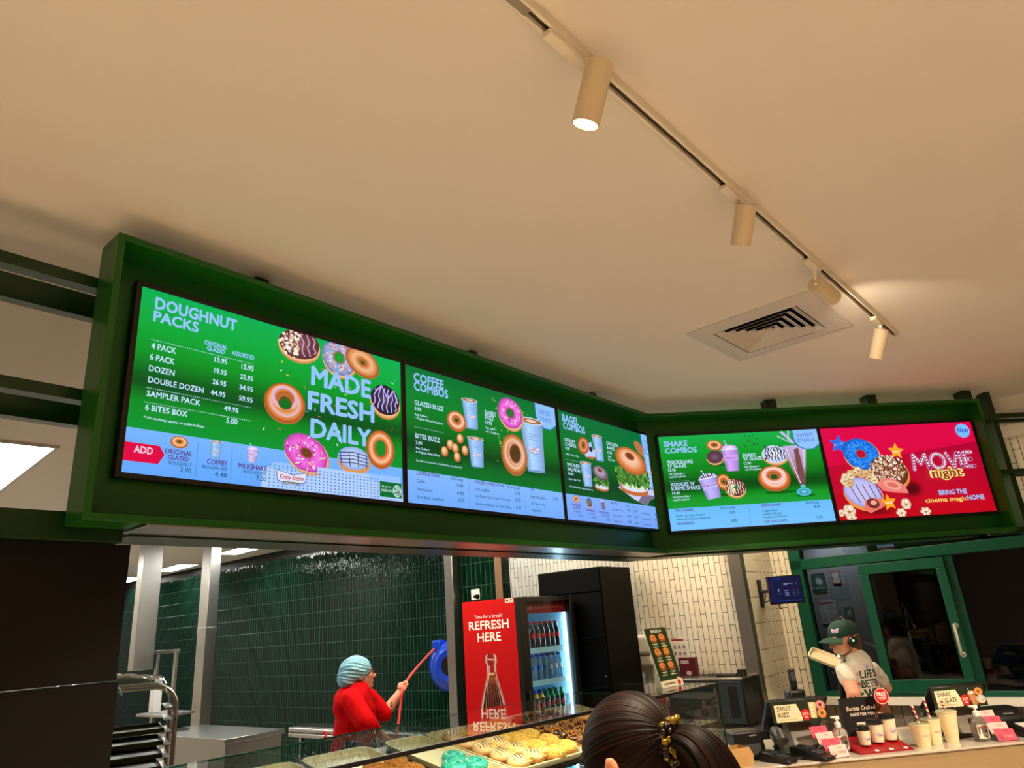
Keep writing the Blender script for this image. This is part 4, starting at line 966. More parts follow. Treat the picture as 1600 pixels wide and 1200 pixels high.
# power point on the pillar
t = thing('power_outlet', 'white power outlet on the dark green pillar above the red cooler', 'power outlet', uwz(5.489, 4.99, 2.175), ROOM)
MB().box(-.058, .058, -.012, 0, -.052, .052).build('face_plate', M_white, t, .004)
for x in (-.03, .03): MB().box(x - .012, x + .012, -.0145, -.011, .012, .036).build('switch', M_white, t, .001)
b = MB(); b.lathe([(0, .05), (.016, .05), (.022, .02), (.024, 0)], 16, M=Matrix.Rotation(PI / 2, 3, 'X')); b.build('plug', M_black, t).location = (.034, -.012, -.022)

# steel bench with a tall body
t = thing('steel_bench', 'low stainless steel kitchen bench in front of the second steel post', 'bench', uwz(4.22, 9.3), ROOM)
b = MB(); b.box(0, 1.86, 0, .72, .905, .95); b.build('bench_top', M_steel, t, .004); MB().box(.03, 1.83, .03, .69, .1, .904).build('body', M_steel, t, .003)
for x in (.1, 1.75):
    for y in (.09, .62): MB().lathe([(.02, 0), (.025, .02), (.02, .1)], 12, o=(x, y, 0)).build('leg', M_steel, t)
# rear steel shelf bench along the green wall
t = thing('wall_bench', 'long steel shelf with double rails along the green tiled wall', 'bench', uwz(6.45, 9.6), ROOM)
for z in (.60, .665): MB().tube([(0, 0, z), (3.6, 0, z)], .034, 14).build('rail', M_steel, t)
MB().box(0, 3.6, .04, .39, .66, .70).build('shelf', M_steel, t, .003)
for x in (.1, 1.8, 3.5): MB().box(x - .02, x + .02, .1, .14, 0, .66).build('leg', M_steel, t)
# steel stand behind the rack
t = thing('steel_stand', 'thin steel frame stand behind the tray rack', 'stand', uwz(4.6, 9.9), ROOM)
for x in (0, .5): MB().box(x - .025, x + .025, -.02, .02, 0, 1.83).build('upright', M_steel, t, .003)
MB().box(-.55, .56, -.022, .022, 1.831, 1.87).build('top_rail', M_steel, t, .003); MB().box(-.02, .7, -.2, .2, 1.1, 1.13).build('shelf', M_steel, t, .003)
t = thing('white_carton', 'small white carton on the thin steel stand behind the rack', 'carton', uwz(4.55, 9.75, 1.131), ROOM)
b = MB(); b.box(-.06, .06, -.05, .05, 0, .42); b.build('carton', M_white, t, .004); MB().box(-.045, .045, -.052, -.05, .3, .39).build('printed_patch', M_dark, t)

# bun rack under a plastic cover
RKY = R(30); RK = frame(uwz(2.5, 5.05), RKY, -.58, 0)
t = thing('tray_rack', 'steel tray rack with rounded top beside the dark panel wall', 'tray rack', RK, RKY)
b = MB()
for y in (0, .5):
    pts = [(.58, y, .1)] + [(.58, y, 1.5)] + [(.58 - .13 * (1 - math.cos(a)), y, 1.5 + .13 * math.sin(a)) for a in [PI / 2 * k / 6 for k in range(1, 7)]]
    pts += [(-.2 + .13 * (1 - math.cos(a)) - .13 + .0, y, 1.63) for a in ()] + [(-.1, y, 1.63)] + [(-.1 - .13 * math.sin(a), y, 1.63 - .13 * (1 - math.cos(a))) for a in [PI / 2 * k / 6 for k in range(1, 7)]] + [(-.23, y, .1)]
    b.tube(pts, .016, 12)
b.build('frame', M_steel, t)
for x in (.545, -.195):
    for k in range(18): MB().box(x - .025, x + .02, .0, .5, .2 + k * .076, .206 + k * .076).build('tray_runner', M_steel, t)
for x in (-.18, .53):
    for y in (.04, .46): b = MB(); b.lathe([(0, -.012), (.045, -.012), (.05, 0), (.045, .012), (0, .012)], 18, M=Matrix.Rotation(PI / 2, 3, 'X')); b.build('castor', M_black, t).location = (x, y, .05)
M_traym = mat('tray_dark', (54, 62, 44), .3, .8)
for k in range(16):
    z = .2065 + k * .076
    tt = thing('baking_tray', 'dark baking tray on the covered rack, %s from the top' % ORD[15 - k], 'tray', frame(RK, RKY, .175, .25, z), RKY, 'trays in the rack')
    b = MB(); b.box(-.34, .34, -.24, .24, 0, .004); b.box(-.345, -.335, -.245, .245, 0, .028); b.box(.335, .345, -.245, .245, 0, .028); b.box(-.335, .335, -.245, -.238, 0, .028); b.box(-.335, .335, .238, .245, 0, .028); b.build('pan', M_traym, tt, .002)
# crumpled clear film over the top
M_film = glass('clear_film', (225, 232, 230), 2.2)
vs, fs = [], []; N = 26
for i in range(N + 1):
    for j in range(13):
        s_ = i / N; y = -.06 + .62 * j / 12; x = -.27 + .9 * s_
        z = 1.665 + .05 * math.sin(s_ * PI) + .012 * math.sin(17 * s_ + 2 * j) + .010 * math.sin(9 * j * .7 + 5 * s_)
        if s_ > .86: z -= (s_ - .86) * 1.4; x = -.27 + .9 * .88 + (x + .27 - .9 * .88) * .6
        if j == 0: z -= .07 + .015 * math.sin(11 * s_)
        elif j == 1: z -= .025
        if j == 12: z -= .09
        vs.append((x, y, z))
for i in range(N):
    for j in range(12): fs.append((i * 13 + j, (i + 1) * 13 + j, (i + 1) * 13 + j + 1, i * 13 + j + 1))
cv = thing('plastic_cover', 'crumpled clear plastic cover lying over the tray rack', 'plastic cover', RK, RKY)
MB().add(vs, fs).build('film', M_film, cv, smooth=180)
b = MB(); b.tube([(.2 + .05 * math.cos(a), -.075 - .01 * math.sin(a), 1.56 + .1 * math.sin(a)) for a in [PI * 1.3 - k * .28 for k in range(14)]], .005, 8); b.build('blue_edge', mat('blue_tape', (90, 170, 200), .4), cv)
b = MB(); b.tube([(-.25, -.03, 1.56), (.1, -.05, 1.535), (.17, -.05, 1.53), (.2, -.05, 1.51), (.19, -.05, 1.49), (.17, -.05, 1.5)], .006, 8); b.build('hook', M_steel, cv)

# hose reel
M_blue = mat('reel_blue', (12, 62, 190), .3)
HR = uwz(5.72, 5.56, 1.50)
hr = thing('hose_reel', 'round blue hose reel with ribbed rim fixed beside the steel corner post', 'hose reel', HR, ROOM + R(22))
Mx = Matrix.Rotation(PI / 2, 3, 'X')           # axis of the drum toward -y
b = MB(); b.lathe([(0, .13), (.10, .13), (.115, .125), (.20, .115), (.235, .09), (.245, .07), (.245, -.07), (.235, -.09), (.2, -.115), (0, -.12)], 48, M=Mx)
for k in range(30):
    a = R(110) + k * R(5.2)
    Mr = Matrix.Rotation(-a, 4, 'Y'); b.obox(Mr, .238, .262, -.075, .075, -.006, .006)
b.build('drum', M_blue, hr)
b = MB(); b.lathe([(.10, .131), (.155, .142), (.165, .136), (.18, .12)], 40, M=Mx); b.build('ring', M_blue, hr)
MB().lathe([(0, .134), (.098, .134), (.1, .12)], 32, M=Mx).build('hub', M_black, hr)
b = MB(); b.box(-.205, -.105, -.11, .02, .14, .26); b.build('hose_outlet', M_blue, hr, .015); MB().box(-.225, -.15, -.08, .0, .165, .2).build('guide_mouth', M_black, hr, .006)
MB().box(.02, .33, .1, .16, -.09, .09).build('wall_bracket', M_blue, hr, .01)

# drinks cooler
FX = uwz(4.65, 3.806)
fg = thing('drinks_cooler', 'black glass door drinks cooler with a red poster side', 'drinks cooler', FX, TH)
FW, FD, FH = .785, .59, 2.07
b = MB(); b.box(0, .02, 0.02, FD, .1, FH); b.box(FW - .02, FW, .02, FD, .1, FH); b.box(.02, FW - .02, .02, FD, .1, .14); b.box(.02, FW - .02, .02, FD, FH - .02, FH); b.box(.02, FW - .02, FD - .02, FD, .14, FH - .02); b.build('cabinet', M_black, fg, .003)
MB().box(.02, FW - .02, .06, FD - .02, 0, .099).build('plinth', M_black, fg)
M_in = mat('cooler_liner', (180, 222, 240), .4)
b = MB(); b.box(.0205, .028, .03, FD - .021, .141, FH - .021); b.box(FW - .028, FW - .0205, .03, FD - .021, .141, FH - .021); b.box(.028, FW - .028, FD - .03, FD - .0205, .141, FH - .021); b.box(.028, FW - .028, .03, FD - .03, FH - .1, FH - .021); b.build('liner', M_in, fg)
d = MB(); d.box(0, .11, -.045, .018, .1, FH); d.box(FW - .055, FW, -.045, .018, .1, FH); d.box(.11, FW - .055, -.045, .018, FH - .035, FH); d.box(.11, FW - .055, -.045, .018, .1, .24)
door = d.build('door', M_black, fg, .004); MB().box(.11, FW - .055, -.02, -.015, .24, FH - .035).build('door_glass', glass('cooler_glass', (235, 245, 248), .8), door)
MB().box(.03, .05, -.075, -.046, .95, 1.35).build('door_handle', M_black, door, .006)
A = Art(); A.rect(0, 0, 60, 10, (150, 16, 26)); A.text('delicious and refreshing', 16, 56, 6.2, 2.4, (206, 90, 96), .01); A.text('Coca-Cola', 1.5, 13, 6.8, 3.6, (220, 130, 130), .01, shear=.25)
A.build('header_card', M_print, fg, .112, FW - .056, FH - .036, FH - .135, 60, 10, .012)
M_ledc = mat('cooler_led', (230, 246, 255), .5, emit=(205, 238, 255), es=36)
MB().box(FW - .070, FW - .058, .02, .03, .2, 1.93).build('led_strip', M_ledc, fg, label='bright white light strip')
MB().box(.11, .12, .02, .03, .2, 1.93).build('led_strip', mat('cooler_led_dim', (230, 246, 255), .5, emit=(205, 238, 255), es=30), fg)
M_shelf = mat('cooler_shelf', (140, 196, 232), .3)
SZ = [1.655, 1.402, 1.12, .80, .45]
for z in SZ:
    b = MB(); b.box(.03, FW - .08, .04, FD - .04, z - .012, z); b.build('shelf', M_shelf, fg); MB().box(.03, FW - .08, .034, .04, z - .038, z + .004).build('price_strip', mat('price_strip', (176, 220, 246), .3), fg)
# poster side facing -x
A = Art(); A.rect(0, 0, 59, 195, (184, 0, 5))
def px(w_): return (4.399 - w_) / .593 * 59
def pz(z): return (2.07 - z) * 100
A.text('Time for a break?', px(4.263), px(3.946), pz(1.926), 2.7, (245, 235, 230), .012); A.text('REFRESH', px(4.328), px(3.884), pz(1.838), 6.6, (250, 244, 240), .022); A.text('HERE', px(4.233), px(3.977), pz(1.741), 6.8, (250, 244, 240), .022)
A.rect(px(3.905), pz(2.065), px(3.815), pz(2.032), (226, 220, 205)); A.rect(px(3.895), pz(2.056), px(3.87), pz(2.04), (70, 60, 60)); A.rect(px(3.862), pz(2.058), px(3.825), pz(2.052), (110, 100, 95)); A.rect(px(3.862), pz(2.046), px(3.835), pz(2.038), (110, 100, 95))
cxp = px(4.097); prof = [(1.64, 4.4), (1.625, 6.2), (1.6, 6.5), (1.575, 6.7), (1.56, 5.2), (1.50, 5.4), (1.46, 6.2), (1.40, 8.4), (1.32, 11.4), (1.24, 14.2), (1.10, 15.4), (1.0, 14), (.92, 10.6), (.84, 10.4), (.74, 11.6), (.6, 12.2), (.46, 11.4), (.40, 10.4)]
for (za, ra), (zb, rb) in zip(prof, prof[1:]):  # glass silhouette, then cola, then lights
    for xa, xb, c1, c2 in ((-1, -.82, (150, 60, 60), (214, 190, 186)), (-.82, -.6, (230, 205, 200), (120, 30, 30)), (-.6, .5, (120, 24, 24), (150, 34, 30)), (.5, .8, (170, 60, 54), (232, 206, 200)), (.8, 1, (220, 180, 176), (140, 30, 30))):
        A.poly([(cxp + xa * rb, pz(zb)), (cxp + xb * rb, pz(zb)), (cxp + xb * ra, pz(za)), (cxp + xa * ra, pz(za))], [c1, c2, c2, c1], False)
A.L += 1
for (za, ra), (zb, rb) in zip(prof[5:], prof[6:]):
    ca = (150, 84, 40) if za > 1.44 else (52, 16, 12); cb = (120, 60, 30) if zb > 1.44 else (44, 12, 10)
    A.poly([(cxp - rb * .8, pz(zb)), (cxp + rb * .76, pz(zb)), (cxp + ra * .76, pz(za)), (cxp - ra * .8, pz(za))], [cb, cb, ca, ca], False)
A.L += 1; A.disc(cxp, pz(1.487), 3.0, 1.0, (214, 170, 120))
for k in range(7):
    x = -.66 + k * .22; A.line([(cxp + x * 5.6, pz(1.46)), (cxp + x * 10.6, pz(1.32)), (cxp + x * 14, pz(1.16)), (cxp + x * 14, pz(1.0))], .5, ((150, 70, 56), (210, 170, 160))[k in (0, 6)])
specks(A, 70, cxp - 6, cxp + 6, pz(1.46), pz(1.1), [(200, 150, 120), (150, 90, 70)], .35)
A.line([(cxp - 3.9, pz(1.6)), (cxp + 3.9, pz(1.595))], .9, (226, 190, 186)); A.line([(cxp - 2.4, pz(1.55)), (cxp - 2.7, pz(1.5)), (cxp - 5.4, pz(1.4))], .7, (244, 222, 216))
A.build('side_poster', M_print, fg, -.5905, .0, FH, .12, 59, 195, -.001, .00006, label='red poster reading REFRESH HERE', M=Matrix.Rotation(-PI / 2, 4, 'Z'))
# bottles
def bottle(name, loc, label, liquid, capc, labc, h=.208, r=.03, group='bottles in the drinks cooler'):
    t = thing(name, label, 'bottle', loc, TH, group)
    b = MB(); b.lathe([(0, 0), (r * .9, 0), (r, .008), (r, .06), (r * .93, .075), (r * .93, .115), (r, .13), (r * .95, .145), (r * .5, .178), (r * .42, .19), (r * .42, h - .004), (0, h - .004)], 16); b.build('bottle_body', liquid, t)
    MB().lathe([(r * .5, h - .018), (r * .5, h), (0, h + .001)], 14).build('cap', capc, t); MB().lathe([(r * .945, .078), (r * .96, .08), (r * .96, .112), (r * .945, .114)], 16).build('label_band', labc, t); return t
M_cola = mat('cola', (34, 10, 8), .08, spec=.8, coat=.6); M_water = mat('water_bottle', (190, 226, 240), .05, trans=.75, ior=1.2); M_yel = mat('yellow_drink', (214, 150, 30), .1, coat=.5); M_grn = mat('green_bottle', (30, 120, 60), .08, coat=.5); M_pale = mat('pale_drink', (120, 90, 96), .1, coat=.5)
cR, cW, cB, cG, cBk = mat('cap_red', (190, 16, 40), .4), mat('cap_white', (226, 230, 235), .4), mat('cap_blue', (30, 80, 200), .4), mat('cap_green', (30, 110, 60), .4), mat('cap_black', (20, 20, 24), .4)
lR, lB, lS, lP = mat('label_red', (176, 24, 30), .5), mat('label_blue', (60, 110, 190), .5), mat('label_silver', (170, 180, 190), .4), mat('label_pale', (150, 130, 140), .5)
rows = [('top', SZ[0], [('cola_bottle', M_cola, cR, lR)] * 8, 'red capped cola bottle'),
        ('second', SZ[1], [('water_bottle', M_water, cW, lB)] * 2 + [('water_bottle', M_water, cB, lB)] * 3 + [('water_bottle', M_water, cBk, lS)] * 3, 'clear water bottle'),
        ('third', SZ[2], [('juice_bottle', M_yel, cB, lP)] * 4 + [('juice_bottle', M_grn, cG, lP)] * 4, 'coloured soft drink bottle'),
        ('fourth', SZ[3], [('juice_bottle', M_pale, cG, lP)] * 8, 'pale drink bottle')]
for sh, z, kinds, desc in rows:
    for k in range(8):
        n, m1, m2, m3 = kinds[k]
        for row in (0, 1):
            if row and sh in ('fourth',): continue
            dsc = desc if 'water' not in n else '%s capped water bottle' % ('white' if m2 is cW else 'blue' if m2 is cB else 'dark')
            if n == 'juice_bottle' and sh == 'third': dsc = 'blue capped yellow drink' if m2 is cB else 'green capped drink'
            bottle(n, frame(FX, TH, .162 + k * .0715, .085 + row * .08, z + .0005), '%s, %s from the left, %s row of the %s cooler shelf' % (dsc, ORD[k], 'back' if row else 'front', sh), m1, m2, m3, .212 if sh == 'top' else .2)

# black tall cabinet
cb = thing('tall_cabinet', 'tall black cabinet between drinks cooler and cream tiles', 'cabinet', uwz(5.5, 4.2), ROOM)
b = MB(); b.box(0, .7, .02, .555, 0, 2.3); b.build('carcass', M_wblack, cb, .003)
for z0, z1 in ((.06, .84), (.85, 1.28), (1.29, 1.68), (1.69, 2.08), (2.09, 2.29)): MB().box(.01, .69, 0, .019, z0, z1).build('door', M_wblack, cb, .003)
b = MB(); b.lathe([(0, .006), (.006, .006), (.007, 0)], 10, M=Mx); b.build('lock', M_steel, cb).location = (.66, -.001, 1.38)
# dispenser, notice, box, oven, bench
dp = thing('towel_dispenser', 'white paper towel dispenser on cream tiles behind the bagel sign', 'dispenser', uwz(6.199, 3.50, 1.41), ROOM)
b = MB(); b.box(-.11, .11, -.13, 0, .1, .27); b.build('cover', M_white, dp, .03, seg=4); b = MB(); b.box(-.1, .1, -.12, 0, 0, .099); b.build('base', mat('dispenser_grey', (196, 192, 190), .3), dp, .02)
MB().box(-.05, .05, -.075, -.07, -.05, .005).build('paper_tail', mat('paper', (220, 205, 190), .9), dp)
nt_ = thing('wall_notice', 'white allergy notice with red heading on cream tiles above the oven', 'notice', uwz(6.198, 3.165, 1.55), ROOM)
A = Art(); A.rect(0, 0, 16, 20, (214, 206, 198)); A.rect(1, 2.4, 13, 4, (150, 30, 44)); A.text('NOTICE', 1.2, 6, 1.9, 1.1, (60, 50, 50), .02)
for r_ in range(2):
    for k in range(3): A.disc(3.4 + k * 4.6, 9 + r_ * 5.5, 1.5, 1.3, (150, 140, 136)); A.poly([(1.8 + k * 4.6, 10.6 + r_ * 5.5), (5 + k * 4.6, 10.6 + r_ * 5.5), (4 + k * 4.6, 7.4 + r_ * 5.5)], (120, 112, 110)); A.rect(2 + k * 4.6, 11.2 + r_ * 5.5, 5 + k * 4.6, 11.6 + r_ * 5.5, (170, 150, 150))
A.build('sheet', M_print, nt_, -.08, .08, .1, -.1, 16, 20, -.001); MB().box(-.08, .08, -.0008, .0015, -.1, .1).build('backing', M_white, nt_)
bn = thing('oven_bench', 'dark bench carrying the black oven', 'bench', uwz(5.7, 3.4), ROOM)
MB().box(0, .975, 0, .41, .93, .965).build('bench_top', M_steel, bn, .003)
for x in (.03, .94):
    for y in (.04, .37): MB().box(x - .02, x + .02, y - .02, y + .02, 0, .93).build('leg', M_black, bn)
MB().box(.02, .95, .03, .39, .3, .33).build('shelf', M_steel, bn)
OV = uwz(5.76, 3.1, .966)
ov = thing('oven', 'black countertop oven with a dark glass door beside the wide steel post', 'oven', OV, ROOM)
OWd = .655
b = MB(); b.box(0, OWd, .02, .345, .02, .345); b.build('body', mat('oven_black', (24, 24, 26), .3), ov, .006)
MB().box(-.004, OWd + .004, .0, .348, .346, .362).build('top_plate', M_steel, ov, .003)
b = MB(); b.box(.01, .44, 0, .0195, .03, .06); b.box(.01, .44, 0, .0195, .31, .34); b.box(.01, .04, 0, .0195, .06, .31); b.box(.42, .44, 0, .0195, .06, .31); dd = b.build('door', M_black, ov, .003)
MB().box(.0405, .4195, .004, .012, .0605, .3095).build('door_glass', mat('oven_glass', (14, 30, 44), .06, spec=1.0), dd); MB().box(.43, .437, -.03, -.001, .08, .29).build('door_handle', M_steel, dd, .002)
MB().box(.45, OWd - .01, .0, .0195, .03, .34).build('control_panel', mat('oven_panel', (58, 66, 76), .3, .5), ov, .003); MB().box(.53, OWd - .05, -.0015, -.0002, .07, .3).build('keypad', M_black, ov)
for x in (.04, OWd - .04):
    for y in (.06, .30): MB().lathe([(.018, 0), (.018, .02)], 10, o=(x, y, 0)).build('foot', M_black, ov)
t = thing('gift_box', 'dark red folder box standing on the oven against the cream tiles', 'box', uwz(6.03, 3.02, 1.3285), ROOM)
MB().box(-.075, .085, -.03, .03, 0, .15).build('carton', mat('maroon_card', (74, 12, 22), .45), t, .004)
A = Art(); A.rect(0, 0, 16, 15, (84, 14, 24)); A.rect(2, 2, 10, 4.6, (200, 190, 190)); A.text('REWARDS', 2.4, 9.6, 4.0, 1.3, (120, 20, 40), .02); A.disc(9, 13, 2.6, 2, (190, 180, 180)); A.build('front_print', M_print, t, -.07, .08, .145, .005, 16, 15, -.0305)
t = thing('phone_handset', 'black cordless handset lying on the oven with its looped cable', 'phone', uwz(5.93, 2.6, 1.3285), ROOM)
b = MB(); b.box(-.13, .06, -.025, .025, 0, .022); b.build('handset', M_black, t, .01); b = MB(); b.lathe([(.0, 0), (.04, 0), (.035, .05), (0, .055)], 16); b.build('cradle', M_black, t).location = (.10, .0, 0)
b = MB(); b.tube([(-.13, 0, .008)] + [(-.2 + .06 * math.cos(a), .03 * math.sin(a), .012 + .006 * math.sin(2 * a)) for a in [k * .45 for k in range(16)]] + [(-.3, .0, .01), (-.34, .02, .01)], .004, 8); b.build('cable', M_black, t)
post('wide steel corner post between the oven wall and the monitor', 6.115, 6.199, 2.422, 2.54, 0, CEIL - .002)

# order monitor on its arm
mx0, mx1 = at(1197, 899, 6.05), at(1250, 897, 6.05); mzb = at(1250, 942, 6.05).z
mn = thing('order_monitor', 'small blue order monitor on a swing arm on the tiled return wall', 'monitor', V((mx0.x, mx0.y, mzb)), 0)
mw, mh = (mx1 - mx0).length, mx1.z - mzb
MB().box(0, mw, 0, .035, 0, mh).build('housing', M_black, mn, .006)
A = Art(); A.rect(0, 0, 40, 32, (8, 12, 60)); A.rect(0, 0, 5, 32, (10, 18, 74)); A.rect(6, 1, 15, 3, (16, 40, 120))
for k, y in enumerate((8, 9.6, 17, 20, 22.6)): A.rect(18, y, 18 + (10 if k < 1 else 5), y + .8, (140, 150, 190)); A.rect(28, y, 31, y + .9, (40, 110, 120)); A.rect(34, y, 35.4, y + .9, (150, 90, 60))
A.rect(10, 15, 11, 17.4, (190, 200, 220)); A.rect(9, 20, 12.6, 21.4, (30, 90, 110)); A.rect(6, 29.6, 38, 30.4, (20, 60, 130))
A.build('display', M_disp, mn, .012, mw - .012, mh - .012, .012, 40, 32, -.0008)
wp = uwz(6.41, 2.418, 0); lp = V((wp.x - mx0.x, wp.y - mx0.y, 0)); mc = V((mw * .45, .05, mh * .5))
b = MB(); b.obox(Matrix.Translation(lp + V((0, 0, mh * .45))) @ Matrix.Rotation(TH, 4, 'Z'), -.03, .03, -.022, -.003, -.12, .12); b.build('wall_plate', M_black, mn, .004)
nW = -DW * .03
el = V((.02, lp.y * .55, mh * .5)); b = MB(); b.tube([lp + nW + V((0, 0, mh * .52)), el], .016, 10); b.tube([lp + nW + V((0, 0, mh * .44)), el + V((0, 0, -.03))], .014, 10); b.build('lower_arm', M_black, mn); MB().tube([el, mc], .014, 10).build('upper_arm', M_black, mn)
b = MB(); b.obox(Matrix.Translation(V((mw * .45, .036, mh * .5))), -.05, .05, 0, .014, -.05, .05); b.build('mount_plate', M_black, mn, .003); MB().tube([(mw * .27, .03, .0), (mw * .27, .03, -.03), (mw * .3, .02, -.035)], .007, 8).build('cable_stub', M_black, mn)
b = MB(); b.tube([lp + nW + V((.02, -.02, mh * .4)), lp * .7 + V((0, 0, mh * .1)), V((mw * .3, .06, mh * .25))], .005, 8); b.build('cable', M_black, mn)

# ================================================================== COUNTER AND DISPLAY CASE
CT = 1.05
M_quartz = mat('counter_white', (206, 196, 182), .07, var=((196, 186, 172), 40), coat=.3)
M_front = mat('counter_front', (168, 142, 104), .45)
ct = thing('service_counter', 'white stone topped service counter with a tan front', 'counter', OB, YB)
MB().prism([(-.155, -.755), (2.25, -.755), (2.25, .02), (-.515, .02), (-.515, -.335)], CT - .012, CT).build('counter_top', M_quartz, ct, .003)
MB().prism([(-.15, -.745), (2.24, -.745), (2.24, .0), (-.505, .0), (-.505, -.335)], .1, CT - .0125).build('front_panel', M_front, ct)
MB().prism([(-.16, -.69), (2.2, -.69), (2.2, -.04), (-.49, -.04), (-.49, -.32)], 0, .0995).build('kick', M_wblack, ct)

# ---- doughnut display case
CZ = 1.4; CS, CB = .82, .333                     # the case is drawn at its own scale and stands CB above
def incase(x, y, z=0.0): return frame(CASE, YC, x * CS, y * CS, CB + z * CS)
def sized(o): o.scale = (CS, CS, CS); return o
M_cg = glass('case_glass', (240, 247, 244), 1.15); M_edge = mat('glass_edge', (12, 60, 44), .15)
cs = thing('display_case', 'long glass topped doughnut display case along the front of the kitchen', 'display case', incase(0, 0), YC); sized(cs)
XL, XR, DP = -2.85, .59, .77
MB().box(XL, -.004, .0, DP, CZ - .008, CZ).build('top_glass', M_cg, cs); MB().box(.004, XR, .0, DP, CZ - .008, CZ).build('top_glass', M_cg, cs)
MB().box(XL, -.012, .004, .010, .93, CZ - .0085).build('front_glass', M_cg, cs); MB().box(.012, XR - .006, .004, .010, .93, CZ - .0085).build('front_glass', M_cg, cs)
MB().box(XR - .006, XR, .004, DP, .93, CZ - .0085).build('end_glass', M_cg, cs)
MB().box(-.003, .003, .03, DP - .01, .98, CZ - .0085).build('divider_glass', M_cg, cs)
MB().box(XL, -.0005, -.010, .0035, CZ - .014, CZ + .004).build('front_trim', M_black, cs, .002)
MB().box(.0005, XR, -.006, .0035, CZ - .010, CZ + .002).build('front_trim', M_black, cs, .001)
MB().box(-.011, .011, -.010, .012, .93, CZ - .0145).build('mullion', M_black, cs, .002)
MB().box(-.0035, .0035, .004, DP, CZ - .009, CZ + .001).build('glass_joint', M_edge, cs); MB().box(XR - .002, XR + .001, 0, DP, CZ - .009, CZ + .001).build('glass_joint', M_edge, cs); MB().box(XR - .003, XR + .002, -.001, .006, .93, CZ - .01).build('glass_joint', M_edge, cs)
MB().box(XL, XR, DP + .0005, DP + .004, CZ - .008, CZ).build('rear_edge', M_edge, cs)
MB().box(XL, XR, .012, DP, -.25, .928).build('base_cabinet', M_wblack, cs)
MB().box(XL + .05, XR - .05, .05, DP - .03, -CB / CS, -.251).build('plinth', M_black, cs)
# sloping deck under the trays
def deck(x, y, h=0): return V((x, y, 1.185 + h + .17 * y))
SL = math.atan(.17); MD = Matrix.Rotation(SL, 4, 'X')
def deckbox(b, x0, x1, y0, y1, z0, z1): return b.obox(Matrix.Translation(deck(0, 0)) @ MD, x0, x1, y0, y1, z0, z1)
b = MB(); deckbox(b, XL + .01, -.02, .02, .765, -.02, -.002); b.build('deck', M_black, cs)
MB().box(.02, XR - .02, .03, DP - .01, 1.17, 1.178).build('shelf', M_cg, cs); MB().box(.02, XR - .02, .03, DP - .01, .95, .96).build('shelf', M_white, cs)
# etched emblem on the end section
A = Art(); A.rings(50, 50, 46, 46, [(.93, (20, 24, 22)), (1, (24, 28, 26))], n=40); A.rings(50, 50, 40, 40, [(.97, (60, 66, 62)), (1, (60, 66, 62))], n=40); A.text('Original', 12, 88, 56, 20, (10, 12, 12), .03, shear=.15); A.text('GLAZED', 30, 70, 74, 8, (14, 16, 16), .02)
A.build('emblem', M_print, cs, .05, .25, 1.33, 1.13, 100, 100, .0035)
M_lamp = mat('case_fill_led', (255, 240, 210), .5, emit=(255, 228, 184), es=80)
MB().box(XL + .04, -.02, .011, .034, CZ - .014, CZ - .0085).build('led_channel', M_black, cs); MB().box(XL + .05, -.03, .016, .029, CZ - .0155, CZ - .0142).build('led_strip', M_lamp, cs, label='hidden warm light strip added under the front edge')  # strip kept out of view by its channel, added to brighten the doughnuts

M_trayb = mat('tray_cream', (238, 224, 190), .35)
def tray(x0, x1, lb, y0=.025, y1=.745):
    t = thing('display_tray', lb, 'tray', incase(0, 0), YC, 'trays in the display case'); sized(t)
    Mt = Matrix.Translation(deck(0, 0)) @ MD
    def rr(ins, r, z):
        a0, a1, b0, b1 = x0 + ins, x1 - ins, y0 + ins, y1 - ins; out = []
        for cx, cy, q in ((a1 - r, b1 - r, 0), (a0 + r, b1 - r, 1), (a0 + r, b0 + r, 2), (a1 - r, b0 + r, 3)):
            out += [Mt @ V((cx + r * math.cos(PI / 2 * (q + k / 5)), cy + r * math.sin(PI / 2 * (q + k / 5)), z)) for k in range(6)]
        return out
    loops = [rr(.012, .05, 0), rr(.0, .06, .026), rr(.0, .06, .029), rr(.010, .05, .029), rr(.018, .045, .004)]
    b = MB(); n = 24; vs = sum(loops, []); fs = [tuple(range(n))[::-1]]
    for i in range(4):
        for k in range(n): fs.append((i * n + k, i * n + (k + 1) % n, (i + 1) * n + (k + 1) % n, (i + 1) * n + k))
    fs.append(tuple(4 * n + k for k in range(n))); b.add(vs, fs); b.build('tray_body', M_trayb, t, smooth=40)
TRAYS = [(-2.42, -2.05, 'cream display tray at the far left end of the case'), (-2.02, -1.645, 'cream tray of crunchy doughnuts left of the dark gap'), (-1.555, -1.30, 'mostly empty cream tray with three teal doughnuts'),
         (-1.288, -.78, 'wide tray of striped and yellow crumb doughnuts'), (-.766, -.36, 'tray of chocolate nut doughnuts beside the crumb ones'), (-.345, -.025, 'cream tray at the mullion behind the customer')]
for x0, x1, lb in TRAYS: tray(x0, x1, lb)

